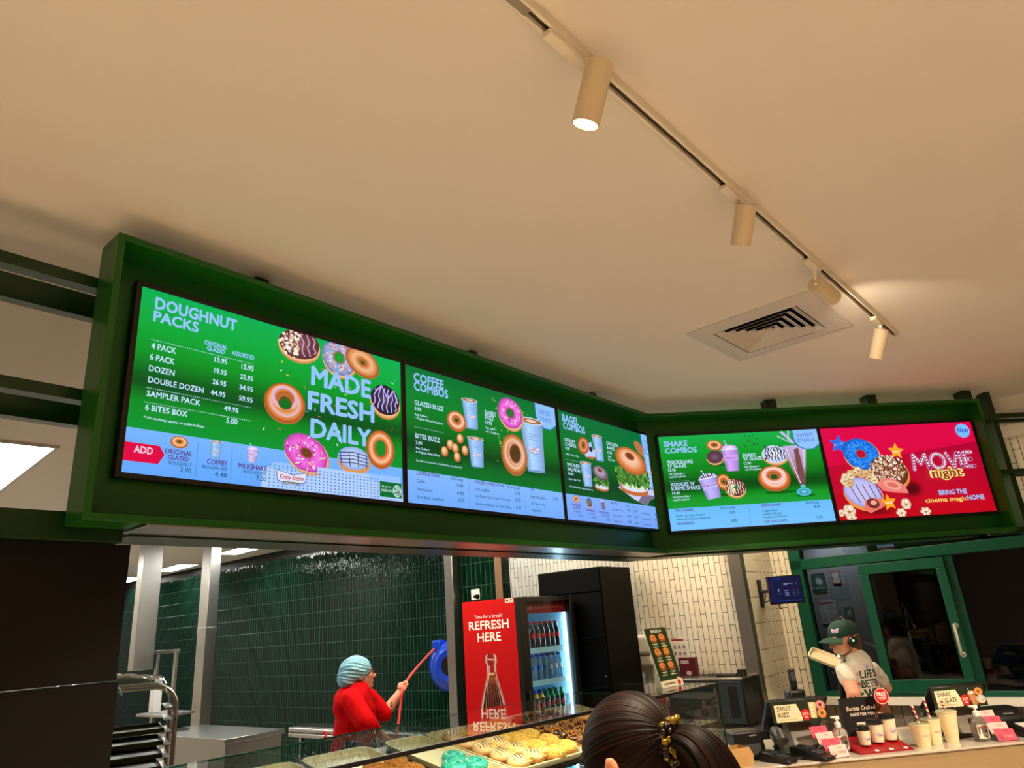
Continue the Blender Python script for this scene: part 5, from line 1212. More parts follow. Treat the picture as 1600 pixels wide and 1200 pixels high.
# ---- doughnuts: one of each kind, then copies
M_dough = mat('dough', (206, 140, 76), .6, var=((226, 170, 104), 30)); M_teal = mat('teal_icing', (40, 176, 170), .3, var=((80, 200, 190), 60)); M_peach = mat('peach_icing', (236, 196, 150), .35)
M_choc = mat('chocolate_icing', (58, 26, 14), .22, coat=.4); M_crumb = mat('yellow_crumb', (226, 172, 70), .7, var=((240, 200, 110), 90)); M_pop = mat('caramel_popcorn', (232, 176, 74), .45, var=((246, 216, 140), 60)); M_nut = mat('nut_crumb', (150, 88, 30), .6, var=((190, 124, 50), 90)); M_gl = mat('glaze', (226, 164, 96), .16, coat=.6)
DR = .060
def scatter(n, f, s0, s1, seed):
    rnd = random.Random(seed); b = MB()
    for k in range(n):
        p, up = f(rnd); s = rnd.uniform(s0, s1); Mr = Matrix.Rotation(rnd.random() * 6, 3, V((rnd.random() - .5, rnd.random() - .5, rnd.random() - .5)).normalized())
        b.ell(p, (s * rnd.uniform(.8, 1.3), s, s * rnd.uniform(.7, 1.1)), Mr, 6, 4)
    return b
def dome_pt(rx, ry, h, z0):
    def f(r):
        a = r.random() * 2 * PI; q = math.sqrt(r.random()) * .93; return V((rx * q * math.cos(a), ry * q * math.sin(a), z0 + h * math.sqrt(max(0, 1 - q * q)))), None
    return f
def proto_filled(name, lb, icing, topping, kind):
    t = thing(name, lb, 'doughnut', (0, 0, -5), 0, 'x')
    MB().ell((0, 0, .026), (DR, DR * .98, .027), None, 24, 14).build('dough_body', M_dough, t, smooth=180)
    b = MB(); pr = [(DR * .965, .026), (DR * .975, .034), (DR * .9, .045), (DR * .68, .054), (DR * .36, .0585), (0, .060)]; b.lathe(pr[::1], 28); b.build('icing', icing, t, smooth=180)
    if kind == 'stripe':
        b = MB()
        for k in range(5):
            x = -.034 + k * .017; yy = DR * .84 * math.sqrt(max(.05, 1 - (x / DR) ** 2))
            b.tube([(x, -yy + 2 * yy * q / 8, .0275 + .0325 * math.sqrt(max(0, 1 - (x / DR) ** 2 - ((-yy + 2 * yy * q / 8) / DR) ** 2))) for q in range(9)], .0028, 6)
        ic = b.build('drizzle', M_choc, t, smooth=180, label='thin dark chocolate stripes')
        rnd = random.Random(3)
        def f(r): a = r.uniform(-.8, .8); q = r.uniform(.7, 1.05); return V((DR * q * math.cos(a), DR * q * math.sin(a), .035 + .022 * r.random())), None
        scatter(26, f, .008, .0125, 5).build('popcorn_topping', topping, t, smooth=180)
    else: scatter(150 if kind == 'crumb' else 75, dome_pt(DR * .98, DR * .96, .028 if kind == 'crumb' else .030, .031), .0042, .0082, 11).build('crumb_topping', topping, t, smooth=180)
    return t
def proto_ring(name, lb, icing, sprinkle):
    t = thing(name, lb, 'doughnut', (0, 0, -5), 0, 'x')
    def tor(R0, r0, zc, sz, a0, a1, n=32, m=12):
        vs, fs = [], []; full = a1 - a0 > 6.2
        mm = m if full else m + 1
        for k in range(n):
            a = 2 * PI * k / n
            for j in range(mm): q = a0 + (a1 - a0) * j / m; rr = R0 + r0 * math.cos(q); vs.append((rr * math.cos(a), rr * math.sin(a), zc + r0 * sz * math.sin(q)))
        for k in range(n):
            for j in range(m): j2 = (j + 1) % mm; fs.append((k * mm + j, ((k + 1) % n) * mm + j, ((k + 1) % n) * mm + j2, k * mm + j2))
        return MB().add(vs, fs)
    tor(.038, .0215, .021, .95, 0, 2 * PI).build('dough_body', M_dough, t, smooth=180)
    tor(.038, .0228, .0222, 1.0, R(-8), R(188)).build('icing', icing, t, smooth=180)
    if sprinkle:
        def f(r): a = r.random() * 2 * PI; q = r.uniform(.3, 2.8); return V(((.038 + .023 * math.cos(q)) * math.cos(a), (.038 + .023 * math.cos(q)) * math.sin(a), .0222 + .0232 * math.sin(q))), None
        scatter(60, f, .0014, .0026, 21).build('sprinkles', sprinkle, t, smooth=180)
    return t
def drop(proto, x, y, lb, group, first, lift=0.0, rz=None):
    p = deck(x, y, .0065 + lift); loc = incase(p.x, p.y, p.z); sized(proto); rz = random.uniform(0, 6.28) if rz is None else rz
    q = (Matrix.Rotation(YC, 3, 'Z') @ Matrix.Rotation(SL, 3, 'X') @ Matrix.Rotation(rz, 3, 'Z')).to_euler()
    if first: proto.location = loc; proto.rotation_euler = q; proto['label'] = lb; proto['group'] = group; return proto
    return dup(proto, loc, tuple(q), lb, group)
pS = proto_filled('striped_doughnut', 'x', M_peach, M_pop, 'stripe'); pC = proto_filled('crumb_doughnut', 'x', M_crumb, M_crumb, 'crumb'); pN = proto_filled('chocolate_doughnut', 'x', M_choc, M_nut, 'nut'); pK = proto_filled('crunchy_doughnut', 'x', M_nut, M_nut, 'crumb')
pT = proto_ring('teal_doughnut', 'x', M_teal, mat('teal_sprinkle', (20, 120, 130), .4)); pG = proto_ring('glazed_doughnut', 'x', M_gl, None); pB = proto_ring('bagel', 'x', mat('bagel_crust', (196, 128, 62), .4), mat('bagel_seed', (226, 196, 140), .6)); pB['category'] = 'bagel'
def grid(proto, cols, rows, text, group, jit=.006, rz=None):
    n = 0
    for ci, x in enumerate(cols):
        for ri, y in enumerate(rows):
            lb = '%s, %s from the front glass in the %s' % (text, ORD[ri], ['left column', 'right column'][ci] if len(cols) == 2 else ['left column', 'middle column', 'right column'][ci] if len(cols) == 3 else 'column')
            drop(proto, x + random.uniform(-jit, jit), y + (.03 if ci % 2 else 0) + random.uniform(-jit, jit), lb, group, n == 0, 0, (random.uniform(-.5, .5) - .4 if rz is None else None)); n += 1
ROWS = [.085 + .123 * k for k in range(5)]
grid(pS, (-1.216, -1.094), ROWS, 'striped popcorn doughnut', 'striped popcorn doughnuts'); grid(pC, (-.97, -.848), ROWS, 'yellow crumb doughnut', 'yellow crumb doughnuts', rz=1)
grid(pN, (-.69, -.563, -.436), ROWS, 'chocolate nut doughnut', 'chocolate nut doughnuts', rz=1); grid(pK, (-1.84, -1.715), [.12 + .123 * k for k in range(3)], 'crunchy brown doughnut', 'crunchy brown doughnuts', rz=1)
for k, (x, y, l, lb) in enumerate(((-1.415, .33, 0, 'teal sprinkled ring doughnut farthest from the front glass'), (-1.39, .205, 0, 'teal sprinkled ring doughnut at the right of the trio'), (-1.50, .235, 0, 'teal sprinkled ring doughnut at the left of the trio'))): drop(pT, x, y, lb, 'teal ring doughnuts', k == 0)
grid(pG, (-.25, -.115), ROWS[:4], 'glazed ring doughnut behind the customer', 'glazed ring doughnuts', rz=1)
for k, (x, y, z) in enumerate(((.10, .42, 1.179), (.26, .45, 1.179), (.46, .40, 1.179), (.15, .60, 1.179), (.47, .60, 1.179), (.16, .3, .9605), (.32, .35, .9605), (.46, .3, .9605))):
    lb = 'bagel on the %s of the end case, %s from the left' % ('glass shelf' if z > 1 else 'lower shelf', ORD[[0, 2, 3, 1, 4, 0, 1, 2][k]])
    loc = incase(x, y, z); sized(pB)
    if k == 0: o = pB; o.location = loc; o.rotation_euler = (0, 0, 1); o['label'] = lb; o['group'] = 'bagels in the end case'
    else: o = dup(pB, loc, k * 1.3, lb, 'bagels in the end case')
# price tags in the end section
tg = thing('price_tag', 'tall red tag reading New inside the end of the case', 'tag', incase(.345, .30, 1.179), YC + R(-25)); sized(tg)
A = Art(); A.rect(0, 0, 9, 19, (206, 28, 34)); A.text('New', 2, 7.2, 8.4, 2.6, (250, 226, 190), .03); A.rect(2.2, 11, 7, 11.6, (250, 180, 160)); A.rect(2.2, 12.6, 7, 13.2, (250, 180, 160)); A.line([(2.2, 5), (4.6, 4.2), (7, 5)], .4, (250, 200, 180)); A.line([(2.2, 15.6), (4.6, 16.4), (7, 15.6)], .4, (250, 200, 180))
A.build('tag_face', M_print, tg, -.045, .045, .19, 0, 9, 19, -.0012); MB().box(-.045, .045, -.001, .001, 0, .19).build('tag_card', M_white, tg); MB().box(-.045, .045, .0012, .04, 0, .003).build('tag_foot', M_white, tg)
tg = thing('price_tag', 'round green tag beside the red New tag', 'tag', incase(.22, .30, 1.179), YC + R(-25)); sized(tg)
b = MB(); b.lathe([(0, -.001), (.042, -.001), (.042, .001), (0, .001)], 24, M=Mx); o = b.build('tag_disc', mat('tag_green', (16, 84, 50), .5), tg); o.location = (0, 0, .125); MB().box(-.003, .003, -.001, .001, 0, .09).build('tag_stem', M_white, tg); MB().box(-.02, .02, -.015, .015, 0, .002).build('tag_foot', M_white, tg)
# bagel sign on the case top
sg = thing('bagel_sign', 'green BAGELS menu card leaning on the glass case top', 'sign', incase(.24, .2, CZ + .002), YC); sized(sg)
MT = Matrix.Rotation(R(-14), 4, 'X'); SWd, SHt = .255, .375
A = Art(); A.rect(0, 0, 68, 100, (38, 60, 26)); A.rect(0, 89, 68, 100, (240, 232, 208)); A.text('BAGELS', 20, 46, 8, 5, (240, 240, 226), .03); A.disc(50, 5.5, 2.2, 2.4, (200, 210, 190))
for r_ in range(3):
    for c_ in range(2):
        cx, cy = 20 + c_ * 27, 18 + r_ * 24
        A.disc(cx + .5, cy + 2.8, 9.5, 5, (150, 84, 36)); A.disc(cx, cy + 1, 9.5, 3, [(236, 190, 120), (206, 90, 60), (240, 220, 130), (220, 180, 80), (150, 70, 40), (120, 60, 50)][r_ * 2 + c_]); A.rings(cx - .5, cy - 2, 9.5, 5.6, [(.02, (150, 80, 40)), (.25, (170, 90, 44)), (.4, (232, 160, 96)), (.8, (206, 124, 62)), (1, (160, 84, 36))])
        A.rect(cx - 8, cy + 9, cx + 8, cy + 10, (220, 222, 206)); A.rect(cx - 5, cy + 11, cx + 5, cy + 11.8, (170, 176, 150)); A.rect(cx - 8, cy + 13.6, cx + 8, cy + 15, (224, 214, 190))
A.rect(8, 93.4, 44, 95.4, (120, 110, 90)); A.disc(56, 92, 7, 6, (226, 196, 170)); A.disc(55, 95, 5, 4, (196, 40, 50))
A.build('sign_face', M_print, sg, 0, SWd, SHt, 0, 68, 100, -.0022, M=MT); b = MB(); b.obox(MT, 0, SWd, -.002, .002, 0, SHt); b.build('board', M_white, sg)
b = MB(); b.obox(Matrix.Translation((0, .09, .0)) @ Matrix.Rotation(R(3), 4, 'X'), .06, .2, 0, .003, 0, .3); b.build('stand_flap', M_white, sg)

# ---- things on the counter (local x along the counter, y away)
def on(t_, y, z=CT + .0005): return wb(t_, y, z)
bx = thing('receipt_printer', 'black boxy receipt printer at the left end of the counter', 'printer', on(.095, -.50), YB + R(8))
MB().box(-.09, .09, -.055, .09, .012, .145).build('printer_body', M_black, bx, .012); b = MB(); b.prismyz([(-.056, .012), (-.056, .08), (-.075, .012)], -.085, .085); b.build('front_lip', M_black, bx); MB().box(-.0915, -.089, -.03, .04, .03, .075).build('side_label', M_white, bx); MB().box(.0, .045, -.0565, -.0545, .118, .126).build('badge', mat('grey_print', (120, 120, 124), .5), bx)
for x in (-.07, .07): MB().box(x - .012, x + .012, -.04, .07, 0, .0118).build('foot', M_black, bx)
def reader(t_, y, yaw, lb, big):
    r = thing('card_reader', lb, 'card reader', on(t_, y), YB + yaw); s = 1.15 if big else 1
    MB().prismyz([(-.10 * s, 0), (.09 * s, 0), (.09 * s, .05 * s), (.03 * s, .048 * s), (-.10 * s, .018)], -.042 * s, .042 * s).build('reader_body', M_black, r, .008)
    sl = math.atan2(.03 * s - .0, .13 * s); Mk = Matrix.Translation((0, .03 * s, .049 * s)) @ Matrix.Rotation(sl, 4, 'X')
    b = MB(); b.obox(Mk, -.03 * s, .03 * s, -.035 * s, -.002, .0, .0012); b.build('reader_screen', mat('reader_glass', (40, 52, 60), .1), r)
    for i in range(3):
        for j in range(3): b = MB(); b.obox(Mk, -.03 * s + i * .022 * s, -.014 * s + i * .022 * s, -.062 * s - j * .018, -.05 * s - j * .018, 0, .0025); b.build('key', mat('key_grey', (60, 62, 66), .5), r)
    return r
reader(.20, -.66, R(28), 'small black card reader beside the receipt printer', False)
rd = reader(.395, -.665, R(30), 'large black card terminal in front of the SWEET BUZZ register', True)
sc_ = thing('barcode_scanner', 'grey barcode scanner with a hooded head left of the card terminal', 'scanner', on(.275, -.525), YB + R(-25))
b = MB(); b.tube([(0, .0, .02), (0, .0, .07), (-.01, -.01, .105), (.0, -.04, .125), (.02, -.085, .118), (.03, -.11, .09)], [.03, .022, .028, .036, .04, .034], 16); b.build('scanner_head', mat('scanner_grey', (46, 46, 46), .4), sc_); b = MB(); b.lathe([(0, 0), (.048, 0), (.044, .014), (.02, .024)], 20); b.build('stand_base', M_black, sc_)
b = MB()
for q in range(2): b.tube([(.02, -.02, .012), (.10 + .02 * q, -.10, .010), (.05, -.16 + .03 * q, .010), (.0, -.12, .010), (-.04, -.14 + .02 * q, .010)], .0035, 8)
b.build('cable', M_black, sc_)
M_neck = mat('stand_taupe', (120, 112, 100), .45)
def register(t_, lb):
    r = thing('cash_register', lb, 'cash register', on(t_, -.425), YB)
    MB().box(-.12, .12, -.10, .14, 0, .018).build('base', M_black, r, .008)
    b = MB(); b.prismyz([(-.085, .018), (.0, .018), (.06, .15), (.03, .22), (-.01, .22), (-.02, .15)], -.075, .075); b.build('neck', M_neck, r, .006)
    Mk = Matrix.Translation((0, -.06, .27)) @ Matrix.Rotation(R(42), 4, 'X')
    b = MB(); b.obox(Mk, -.185, .185, 0, .025, -.23, .0); b.build('screen_housing', M_black, r, .006); b = MB(); b.obox(Mk, -.17, .17, .0252, .027, -.215, -.015); b.build('touch_screen', mat('pos_glass', (18, 24, 32), .08), r)
    return r
def topper(t_, lb, words_, price, kind):
    s = thing('menu_sign', lb, 'sign', on(t_, -.53, 1.212), YB)
    Mk = Matrix.Rotation(R(-6), 4, 'X'); Wd, Ht = .328, .112
    A = Art(); A.rect(0, 0, 88, 30, (30, 40, 22)); A.poly([(5, 28), (47, 28), (47, 20), (41, 4), (5, 4)], (232, 216, 178))
    A.text(words_[0], 9, 9 + words_[2], 12.5, 6, (34, 40, 38), .022); A.text(words_[1], 9, 9 + words_[3], 21, 6, (34, 40, 38), .022); A.text('Regular Coffee + 1 Original Doughnut' if kind == 'cup' else 'Regular Shake + 2 Doughnuts', 10, 38, 25.4, 1.5, (90, 84, 70))
    A.disc(53, 20, 7, 8, (192, 24, 34)); A.text(price, 48.4, 57.6, 20.5, 4, (246, 220, 206), .02); A.rect(50.4, 22.6, 56, 24.4, (240, 190, 180))
    if kind == 'cup': cup(A, 66, 14, 6.4, 12, .06, (226, 200, 150), (150, 96, 60), False); iced(A, 79, 8, 7, 7, 0, (206, 110, 120), (226, 150, 150), .34, (70, 30, 20), 24); ringd(A, 79, 19.5, 7.4, 7.2, 0, ((244, 190, 120), (220, 140, 70), (180, 100, 40)), .38)
    else: shakecup(A, 66, 16, 7, 12, -.12, (176, 122, 80), (226, 190, 150)); ringd(A, 78, 9, 7, 6, 0, ((244, 190, 120), (220, 140, 70), (180, 100, 40)), .36); choc(A, 79, 20, 8, 6.4, 0, (30, 24, 24), (200, 196, 190), 5)
    A.build('sign_face', M_print, s, -Wd / 2, Wd / 2, Ht, 0, 88, 30, -.0022, M=Mk)
    b = MB(); b.obox(Mk, -Wd / 2, Wd / 2, -.002, .003, 0, Ht); b.obox(Matrix.Translation(Mk @ V((0, .003, Ht))) @ Matrix.Rotation(R(52), 4, 'X'), -Wd / 2, Wd / 2, -.003, .0, -.20, 0); b.build('folded_card', M_black, s)
    return s
register(.455, 'cash register with taupe stand behind the SWEET BUZZ sign'); topper(.434, 'folded black sign reading SWEET BUZZ over the left register', ('SWEET', 'BUZZ', 22, 17.5), '$10.70', 'cup')
register(1.47, 'cash register with taupe stand behind the shakes'); topper(1.42, 'folded black sign reading SHAKE N GLAZE over the right register', ('SHAKE', "'N' GLAZE", 22, 30), '$12.90', 'shake')
hp = thing('desk_phone', 'black upright handset on a small cradle behind the SWEET BUZZ sign', 'phone', on(.53, -.30), YB)
b = MB(); b.box(-.055, .055, -.04, .04, 0, .31); b.build('cradle', M_black, hp, .015); b = MB(); b.box(-.02, .02, -.018, .012, .311, .43); b.build('handset', M_black, hp, .009); MB().box(-.013, .013, -.0195, -.0175, .36, .41).build('keypad', mat('key_grey', (60, 62, 66), .5), hp)
def cards(t_, y, yaw, lb, cols):
    r = thing('card_rack', lb, 'card rack', on(t_, y), YB + yaw, None)
    Mk = lambda i: Matrix.Translation((0, .048 * i, .001 + .026 * i)) @ Matrix.Rotation(R(-24), 4, 'X')
    b = MB()
    for i in range(4): b.obox(Mk(i), -.056, .056, .004, .0055, 0, .05); b.box(-.056, .056, .048 * i, .048 * i + .03, .0 + .026 * i - (.0 if i == 0 else 0), .0012 + .026 * i)
    b.box(-.057, -.0555, 0, .19, 0, .02); b.box(.0555, .057, 0, .19, 0, .02); b.build('acrylic_steps', glass('acrylic', (235, 240, 240), 1.0), r)
    for i, c in enumerate(cols):
        A = Art(); A.rect(0, 0, 108, 62, c); A.poly([(48, 8), (80, 8), (76, 20), (52, 20)], tuple(int(v * .84) for v in c)); pk = c[1] > 150
        A.text('COFFEE' if (i == 0 and pk) else 'Thanks', 42, 96, 44, 13, (150, 60, 60) if pk else (236, 150, 150), .02); A.disc(22, 40, 12, 14, tuple(int(v * .88) for v in c)); A.disc(26, 50, 5, 6, (120, 50, 50))
        g_ = thing('gift_card', '%s gift card, %s from the front in the card rack by the %s' % ('pale pink' if pk else 'rose pink', ORD[i], 'left sanitizer' if t_ < 1 else 'right sanitizer'), 'gift card', r.location, YB + yaw, 'gift cards in the counter racks')
        A.build('card_print', M_print, g_, -.054, .054, .064, .002, 108, 62, .0, M=Mk(i)); b = MB(); b.obox(Mk(i), -.054, .054, .0004, .0016, .002, .064); b.build('card_body', mat('card_pink', (214, 150, 150), .4), g_)
    return r
PK, RO = (238, 190, 184), (206, 76, 100)
cards(.535, -.715, R(8), 'clear stepped gift card rack left of the left sanitizer', [PK, RO, PK, RO]); cards(1.52, -.705, R(-6), 'clear stepped gift card rack right of the right sanitizer', [RO, PK, RO, PK])
M_gel = mat('sanitizer_gel', (236, 230, 220), .05, trans=.85, ior=1.3)
def sanitizer(t_, y, lb):
    s = thing('hand_sanitizer', lb, 'pump bottle', on(t_, y), YB)
    b = MB(); b.lathe([(.0, 0), (.042, 0), (.046, .006), (.046, .09), (.043, .105), (.028, .122), (.016, .128), (.0, .128)], 28, sy=.66); b.build('bottle', M_gel, s)
    b = MB(); b.lathe([(.017, .127), (.018, .15), (.010, .153), (.006, .16), (.006, .17), (0, .17)], 18); b.box(-.012, .012, -.011, .011, .168, .184); b.box(-.034, -.011, -.007, .007, .176, .184); b.build('pump', M_white, s); MB().tube([(0, 0, .01), (0, 0, .13)], .003, 8).build('dip_tube', M_white, s)
    A = Art(); A.rect(4, 14, 46, 88, (238, 230, 216)); A.text('99.9%', 8, 42, 34, 9, (176, 30, 40), .03); A.disc(34, 50, 6, 7, (40, 44, 46)); A.rect(12, 62, 40, 64, (170, 160, 150)); A.rect(12, 67, 36, 69, (170, 160, 150)); specks(A, 26, 6, 44, 76, 88, [(60, 60, 50), (150, 40, 40)], 1.6)
    fn = lambda x, z, l: V(((.0462 + l) * math.sin(x / .040), -(.0462 + l) * .66 * math.cos(x / .040), z))
    A.build('bottle_label', M_print, s, -.036, .036, .1, .004, 50, 100, .0, eps=.00006, fn=fn, sub=.012)
sanitizer(.62, -.575, 'clear pump sanitizer bottle between pink cards and coffee display'); sanitizer(1.42, -.635, 'clear pump sanitizer bottle between tall shake and pink cards')
# coffee display stand with three cups
cf = thing('coffee_display', 'card coffee display with black back panel and red base', 'display stand', on(.66, -.64), YB)
b = MB(); b.prismyz([(-.05, 0), (.17, 0), (.17, .055), (-.05, .006)], 0, .31); b.build('red_base', mat('card_red', (142, 10, 22), .4), cf)
Mk = Matrix.Translation((.065, .172, .0)) @ Matrix.Rotation(R(-8), 4, 'X')
A = Art(); A.rect(0, 0, 60, 52, (20, 18, 18)); A.poly([(33, 52), (60, 52), (60, 0), (48, 0), (40, 20)], (92, 52, 30)); A.poly([(46, 52), (60, 40), (60, 52)], (60, 34, 20))
A.text('Barista Crafted', 7, 42, 14, 4.6, (230, 206, 180), .012, shear=.2); A.text('MADE FOR YOU', 10, 40, 20, 3.2, (236, 220, 200), .02)
A.poly([(44, 18), (58, 20), (54, 30), (50, 34), (48, 28)], (236, 206, 160)); A.rings(49, 37, 9, 8, [(.02, (246, 226, 190)), (.35, (206, 140, 70)), (.6, (246, 216, 166)), (.85, (214, 150, 80)), (1, (236, 214, 180))]); A.line([(49, 44), (49, 32)], 1, (250, 236, 210))
A.rect(15, 27, 38, 34, (228, 206, 184)); A.rect(15, 33, 38, 41, (184, 24, 36)); A.text('REWARDS', 20, 34, 32.6, 2.6, (206, 70, 70), .02); A.rect(22, 36.5, 34, 37.5, (236, 160, 150)); logo(A, 32, 29.4, 7, 2.6)
A.build('back_panel_print', M_print, cf, 0, .30, .255, 0, 60, 52, -.0022, M=Mk); b = MB(); b.obox(Mk, 0, .30, -.002, .002, 0, .255); b.build('back_panel', M_black, cf)
b = MB(); b.lathe([(0, -.0015), (.046, -.0015), (.046, .0015), (0, .0015)], 32, M=Mx); o = b.build('badge_disc', mat('badge_red', (190, 20, 34), .4), cf); o.location = (.30, .14, .256)
A = Art(); A.disc(50, 50, 48, 48, (240, 226, 214)); A.disc(50, 50, 45, 45, (190, 20, 34)); A.text('FREE', 20, 80, 48, 22, (250, 240, 230), .03); A.text('COFFEE!', 20, 80, 66, 12, (250, 240, 230), .02); A.rect(30, 72, 70, 74, (240, 180, 170))
A.build('badge_print', M_print, cf, .30 - .045, .30 + .045, .301, .211, 100, 100, .1383, label='round red FREE COFFEE badge')
for k, x in enumerate((.105, .19, .275)): b = MB(); b.lathe([(0, 0), (.012, 0), (.012, .0012), (0, .0012)], 16); o = b.build('price_dot', M_white, cf); o.location = (x, -.032, .0105); o.rotation_euler = (R(12), 0, 0)
M_cup = mat('paper_cup', (238, 224, 196), .5)
def logo_on(parent, rad, z, h, wd, slope=0):
    A = Art(); logo(A, 50, 25, 90, 40); fn = lambda x, zz, l: V(((rad + slope * (zz - z) + l + .0004) * math.sin(x / rad), -(rad + slope * (zz - z) + l + .0004) * math.cos(x / rad), zz))
    A.build('printed_logo', M_print, parent, -wd / 2 + .006, wd / 2 + .006, z + h / 2, z - h / 2, 100, 50, 0, eps=.00005, fn=fn, sub=.008)
for k, (x, y, r, h, lb) in enumerate(((.085, .035, .036, .075, 'small paper coffee cup with black lid, left on the red base'), (.175, .06, .043, .092, 'medium paper coffee cup with black lid, middle of the red base'), (.262, .075, .044, .11, 'tall paper coffee cup with black lid, right on the red base'))):
    zb = .006 + (y - r * .8 + .05) * .2227 + .002; c = thing('coffee_cup', lb, 'cup', frame(on(.66, -.64), YB, x, y, zb + .012), YB, 'cups on the coffee display')
    MB().lathe([(0, 0), (r * .76, 0), (r, h), (r * .95, h)], 28).build('cup_body', M_cup, c); b = MB(); b.lathe([(r * 1.02, h - .002), (r * 1.07, h), (r * 1.07, h + .006), (r * .96, h + .009), (r * .93, h + .02), (r * .86, h + .022), (0, h + .019)], 28); b.build('cup_lid', M_black, c); logo_on(c, r * .88, h * .45, r * .6, r * 1.1, r * .24 / h)
# shakes with straws
M_shake = mat('shake_cream', (240, 222, 178), .4, bump=(0, 0, 0) if False else None); M_domec = glass('dome_lid', (240, 245, 245), 1.3)
M_stR, M_stW = mat('straw_red', (190, 20, 40), .4), mat('straw_white', (245, 238, 228), .4)
def shake(t_, y, rb, rt, h, sx, lb, slen):
    s = thing('milkshake', lb, 'milkshake cup', on(t_, y), YB, 'milkshakes on the counter')
    b = MB(); b.lathe([(0, 0), (rb, 0), (rb * 1.02, .004), (rt, h - .004), (rt * 1.05, h - .002), (rt * 1.05, h + .003), (rt * .97, h + .003), (0, h + .001)], 36); b.build('cup_body', M_shake, s)
    b = MB(); b.lathe([(rt * 1.06, h + .0035)] + [(rt * math.cos(a), h + .004 + rt * .82 * math.sin(a)) for a in [R(q) for q in range(0, 80, 9)]] + [(rt * .2, h + .004 + rt * .82)], 32); b.build('dome_lid', M_domec, s, smooth=180)
    b = MB(); top = V((sx, -.004, h + slen)); bot = V((.004, 0, h - .01)); m = 24
    b.tube([bot.lerp(top, i / m) for i in range(m + 1)], .0062, 12); nf = len(b.f); b.mi = [0] * nf; b.cur = 1
    for i in range(m):
        for k in range(12): b.mi[i * 12 + k] = 1 if ((i * 2 + k) // 6) % 2 else 0
    b.build('straw', [M_stW, M_stR], s, label='red and white striped straw'); logo_on(s, (rb + rt) / 2, h * .52, rt * .62, rt * 1.15, (rt - rb) / h)
shake(1.062, -.64, .034, .052, .115, -.02, 'shortest milkshake with striped straw, left of the three', .10); shake(1.158, -.60, .036, .050, .128, -.01, 'middle milkshake with striped straw between short and tall ones', .115); shake(1.272, -.59, .031, .053, .16, -.02, 'tallest milkshake with striped straw, right of the three', .065)
# printer and tray at the right
pr = thing('label_printer', 'black rounded label printer behind the right gift cards', 'printer', on(1.74, -.36), YB - R(4))
b = MB(); b.prismyz([(-.08, 0), (.10, 0), (.10, .10), (.05, .125), (-.03, .12), (-.08, .07)], -.13, .13); b.build('printer_body', M_black, pr, .02, seg=3); MB().box(.0, .06, -.072, -.068, .088, .096).build('badge', mat('grey_print', (120, 120, 124), .5), pr)
tn = thing('cash_tray', 'black sloping till tray with papers at the right edge of the counter', 'till tray', on(1.86, -.62), YB - R(6))
b = MB(); b.prismyz([(-.09, 0), (.10, 0), (.10, .06), (-.09, .03)], -.2, .2); b.build('tray_body', M_black, tn, .006)
for k in range(3): b = MB(); b.obox(Matrix.Translation((0, -.09, .0305)) @ Matrix.Rotation(math.atan(.158), 4, 'X'), -.16 + k * .11, -.07 + k * .11, .03, .16, 0, .002); b.build('paper_slip', M_white, tn)
kb = thing('paper_bag', 'crumpled brown paper bag on the counter beside the end of the glass case', 'paper bag', on(-.03, -.66), YB + R(20))
bm_ = MB()
pts = [(-.07, -.05), (.07, -.05), (.075, .05), (-.07, .055)]
for z, s in ((0, 1), (.05, 1.05), (.09, .98)): bm_.v += [(x * s + .006 * math.sin(50 * x + 90 * z), y * s + .006 * math.cos(70 * y + 40 * z), z) for x, y in pts]
bm_.f += [(3, 2, 1, 0)] + [(i * 4 + k, i * 4 + (k + 1) % 4, i * 4 + 4 + (k + 1) % 4, i * 4 + 4 + k) for i in range(2) for k in range(4)]; bm_.mi = [0] * len(bm_.f)
bm_.build('bag_body', mat('kraft', (190, 148, 92), .8), kb, smooth=0)

# ================================================================== PEOPLE
M_skin = mat('skin', (214, 150, 122), .5, sss=.08); M_skin2 = mat('skin_fair', (226, 158, 128), .5, sss=.08)
M_eye = mat('eye_white', (230, 226, 220), .2); M_iris = mat('iris', (40, 30, 24), .2)
def basis(F, up=V((0, 0, 1))):
    F = V(F).normalized(); L = up.cross(F).normalized(); U = F.cross(L); return F, L, U, Matrix((F, L, U)).transposed()
def head(b, c, F, s=1.0):
    F, L, U, M = basis(F)
    e = lambda f, l, u, r: b.ell(c + (F * f + L * l + U * u) * s, tuple(x * s for x in r), M, 24, 16)
    e(-.012, 0, .03, (.100, .078, .096)); e(.022, 0, -.035, (.074, .062, .078)); e(.060, 0, -.098, (.030, .032, .022)); e(.03, 0, -.08, (.055, .052, .034))
    e(.076, 0, .030, (.020, .056, .014))
    for q in (-1, 1): e(.062, q * .036, -.022, (.026, .022, .022)); e(-.008, q * .080, -.008, (.022, .009, .032))
    b.cap(c + (F * .088 + U * .016) * s, c + (F * .112 - U * .030) * s, .0085 * s, .014 * s, 10)
    for q in (-1, 1): e(.102, q * .010, -.034, (.010, .009, .008))
    e(.088, 0, -.060, (.012, .024, .0065)); e(.086, 0, -.073, (.012, .021, .0075))
def eyes(par, c, F, s=1.0):
    F, L, U, M = basis(F)
    for q in (-1, 1):
        p = c + (F * .078 + L * q * .033 + U * .006) * s
        o = MB().ell(p, .0125 * s, None, 14, 10).build('eye', M_eye, par, smooth=180); MB().ell(p + F * .0085 * s, .0065 * s, None, 10, 8).build('iris', M_iris, o, smooth=180)
        b = MB(); b.cap(p + (F * .010 - L * .016 + U * .020) * s, p + (F * .008 + L * .018 + U * .020) * s, .004 * s, .003 * s, 8); b.build('eyebrow', mat('brow', (70, 46, 32), .8), par, smooth=180)
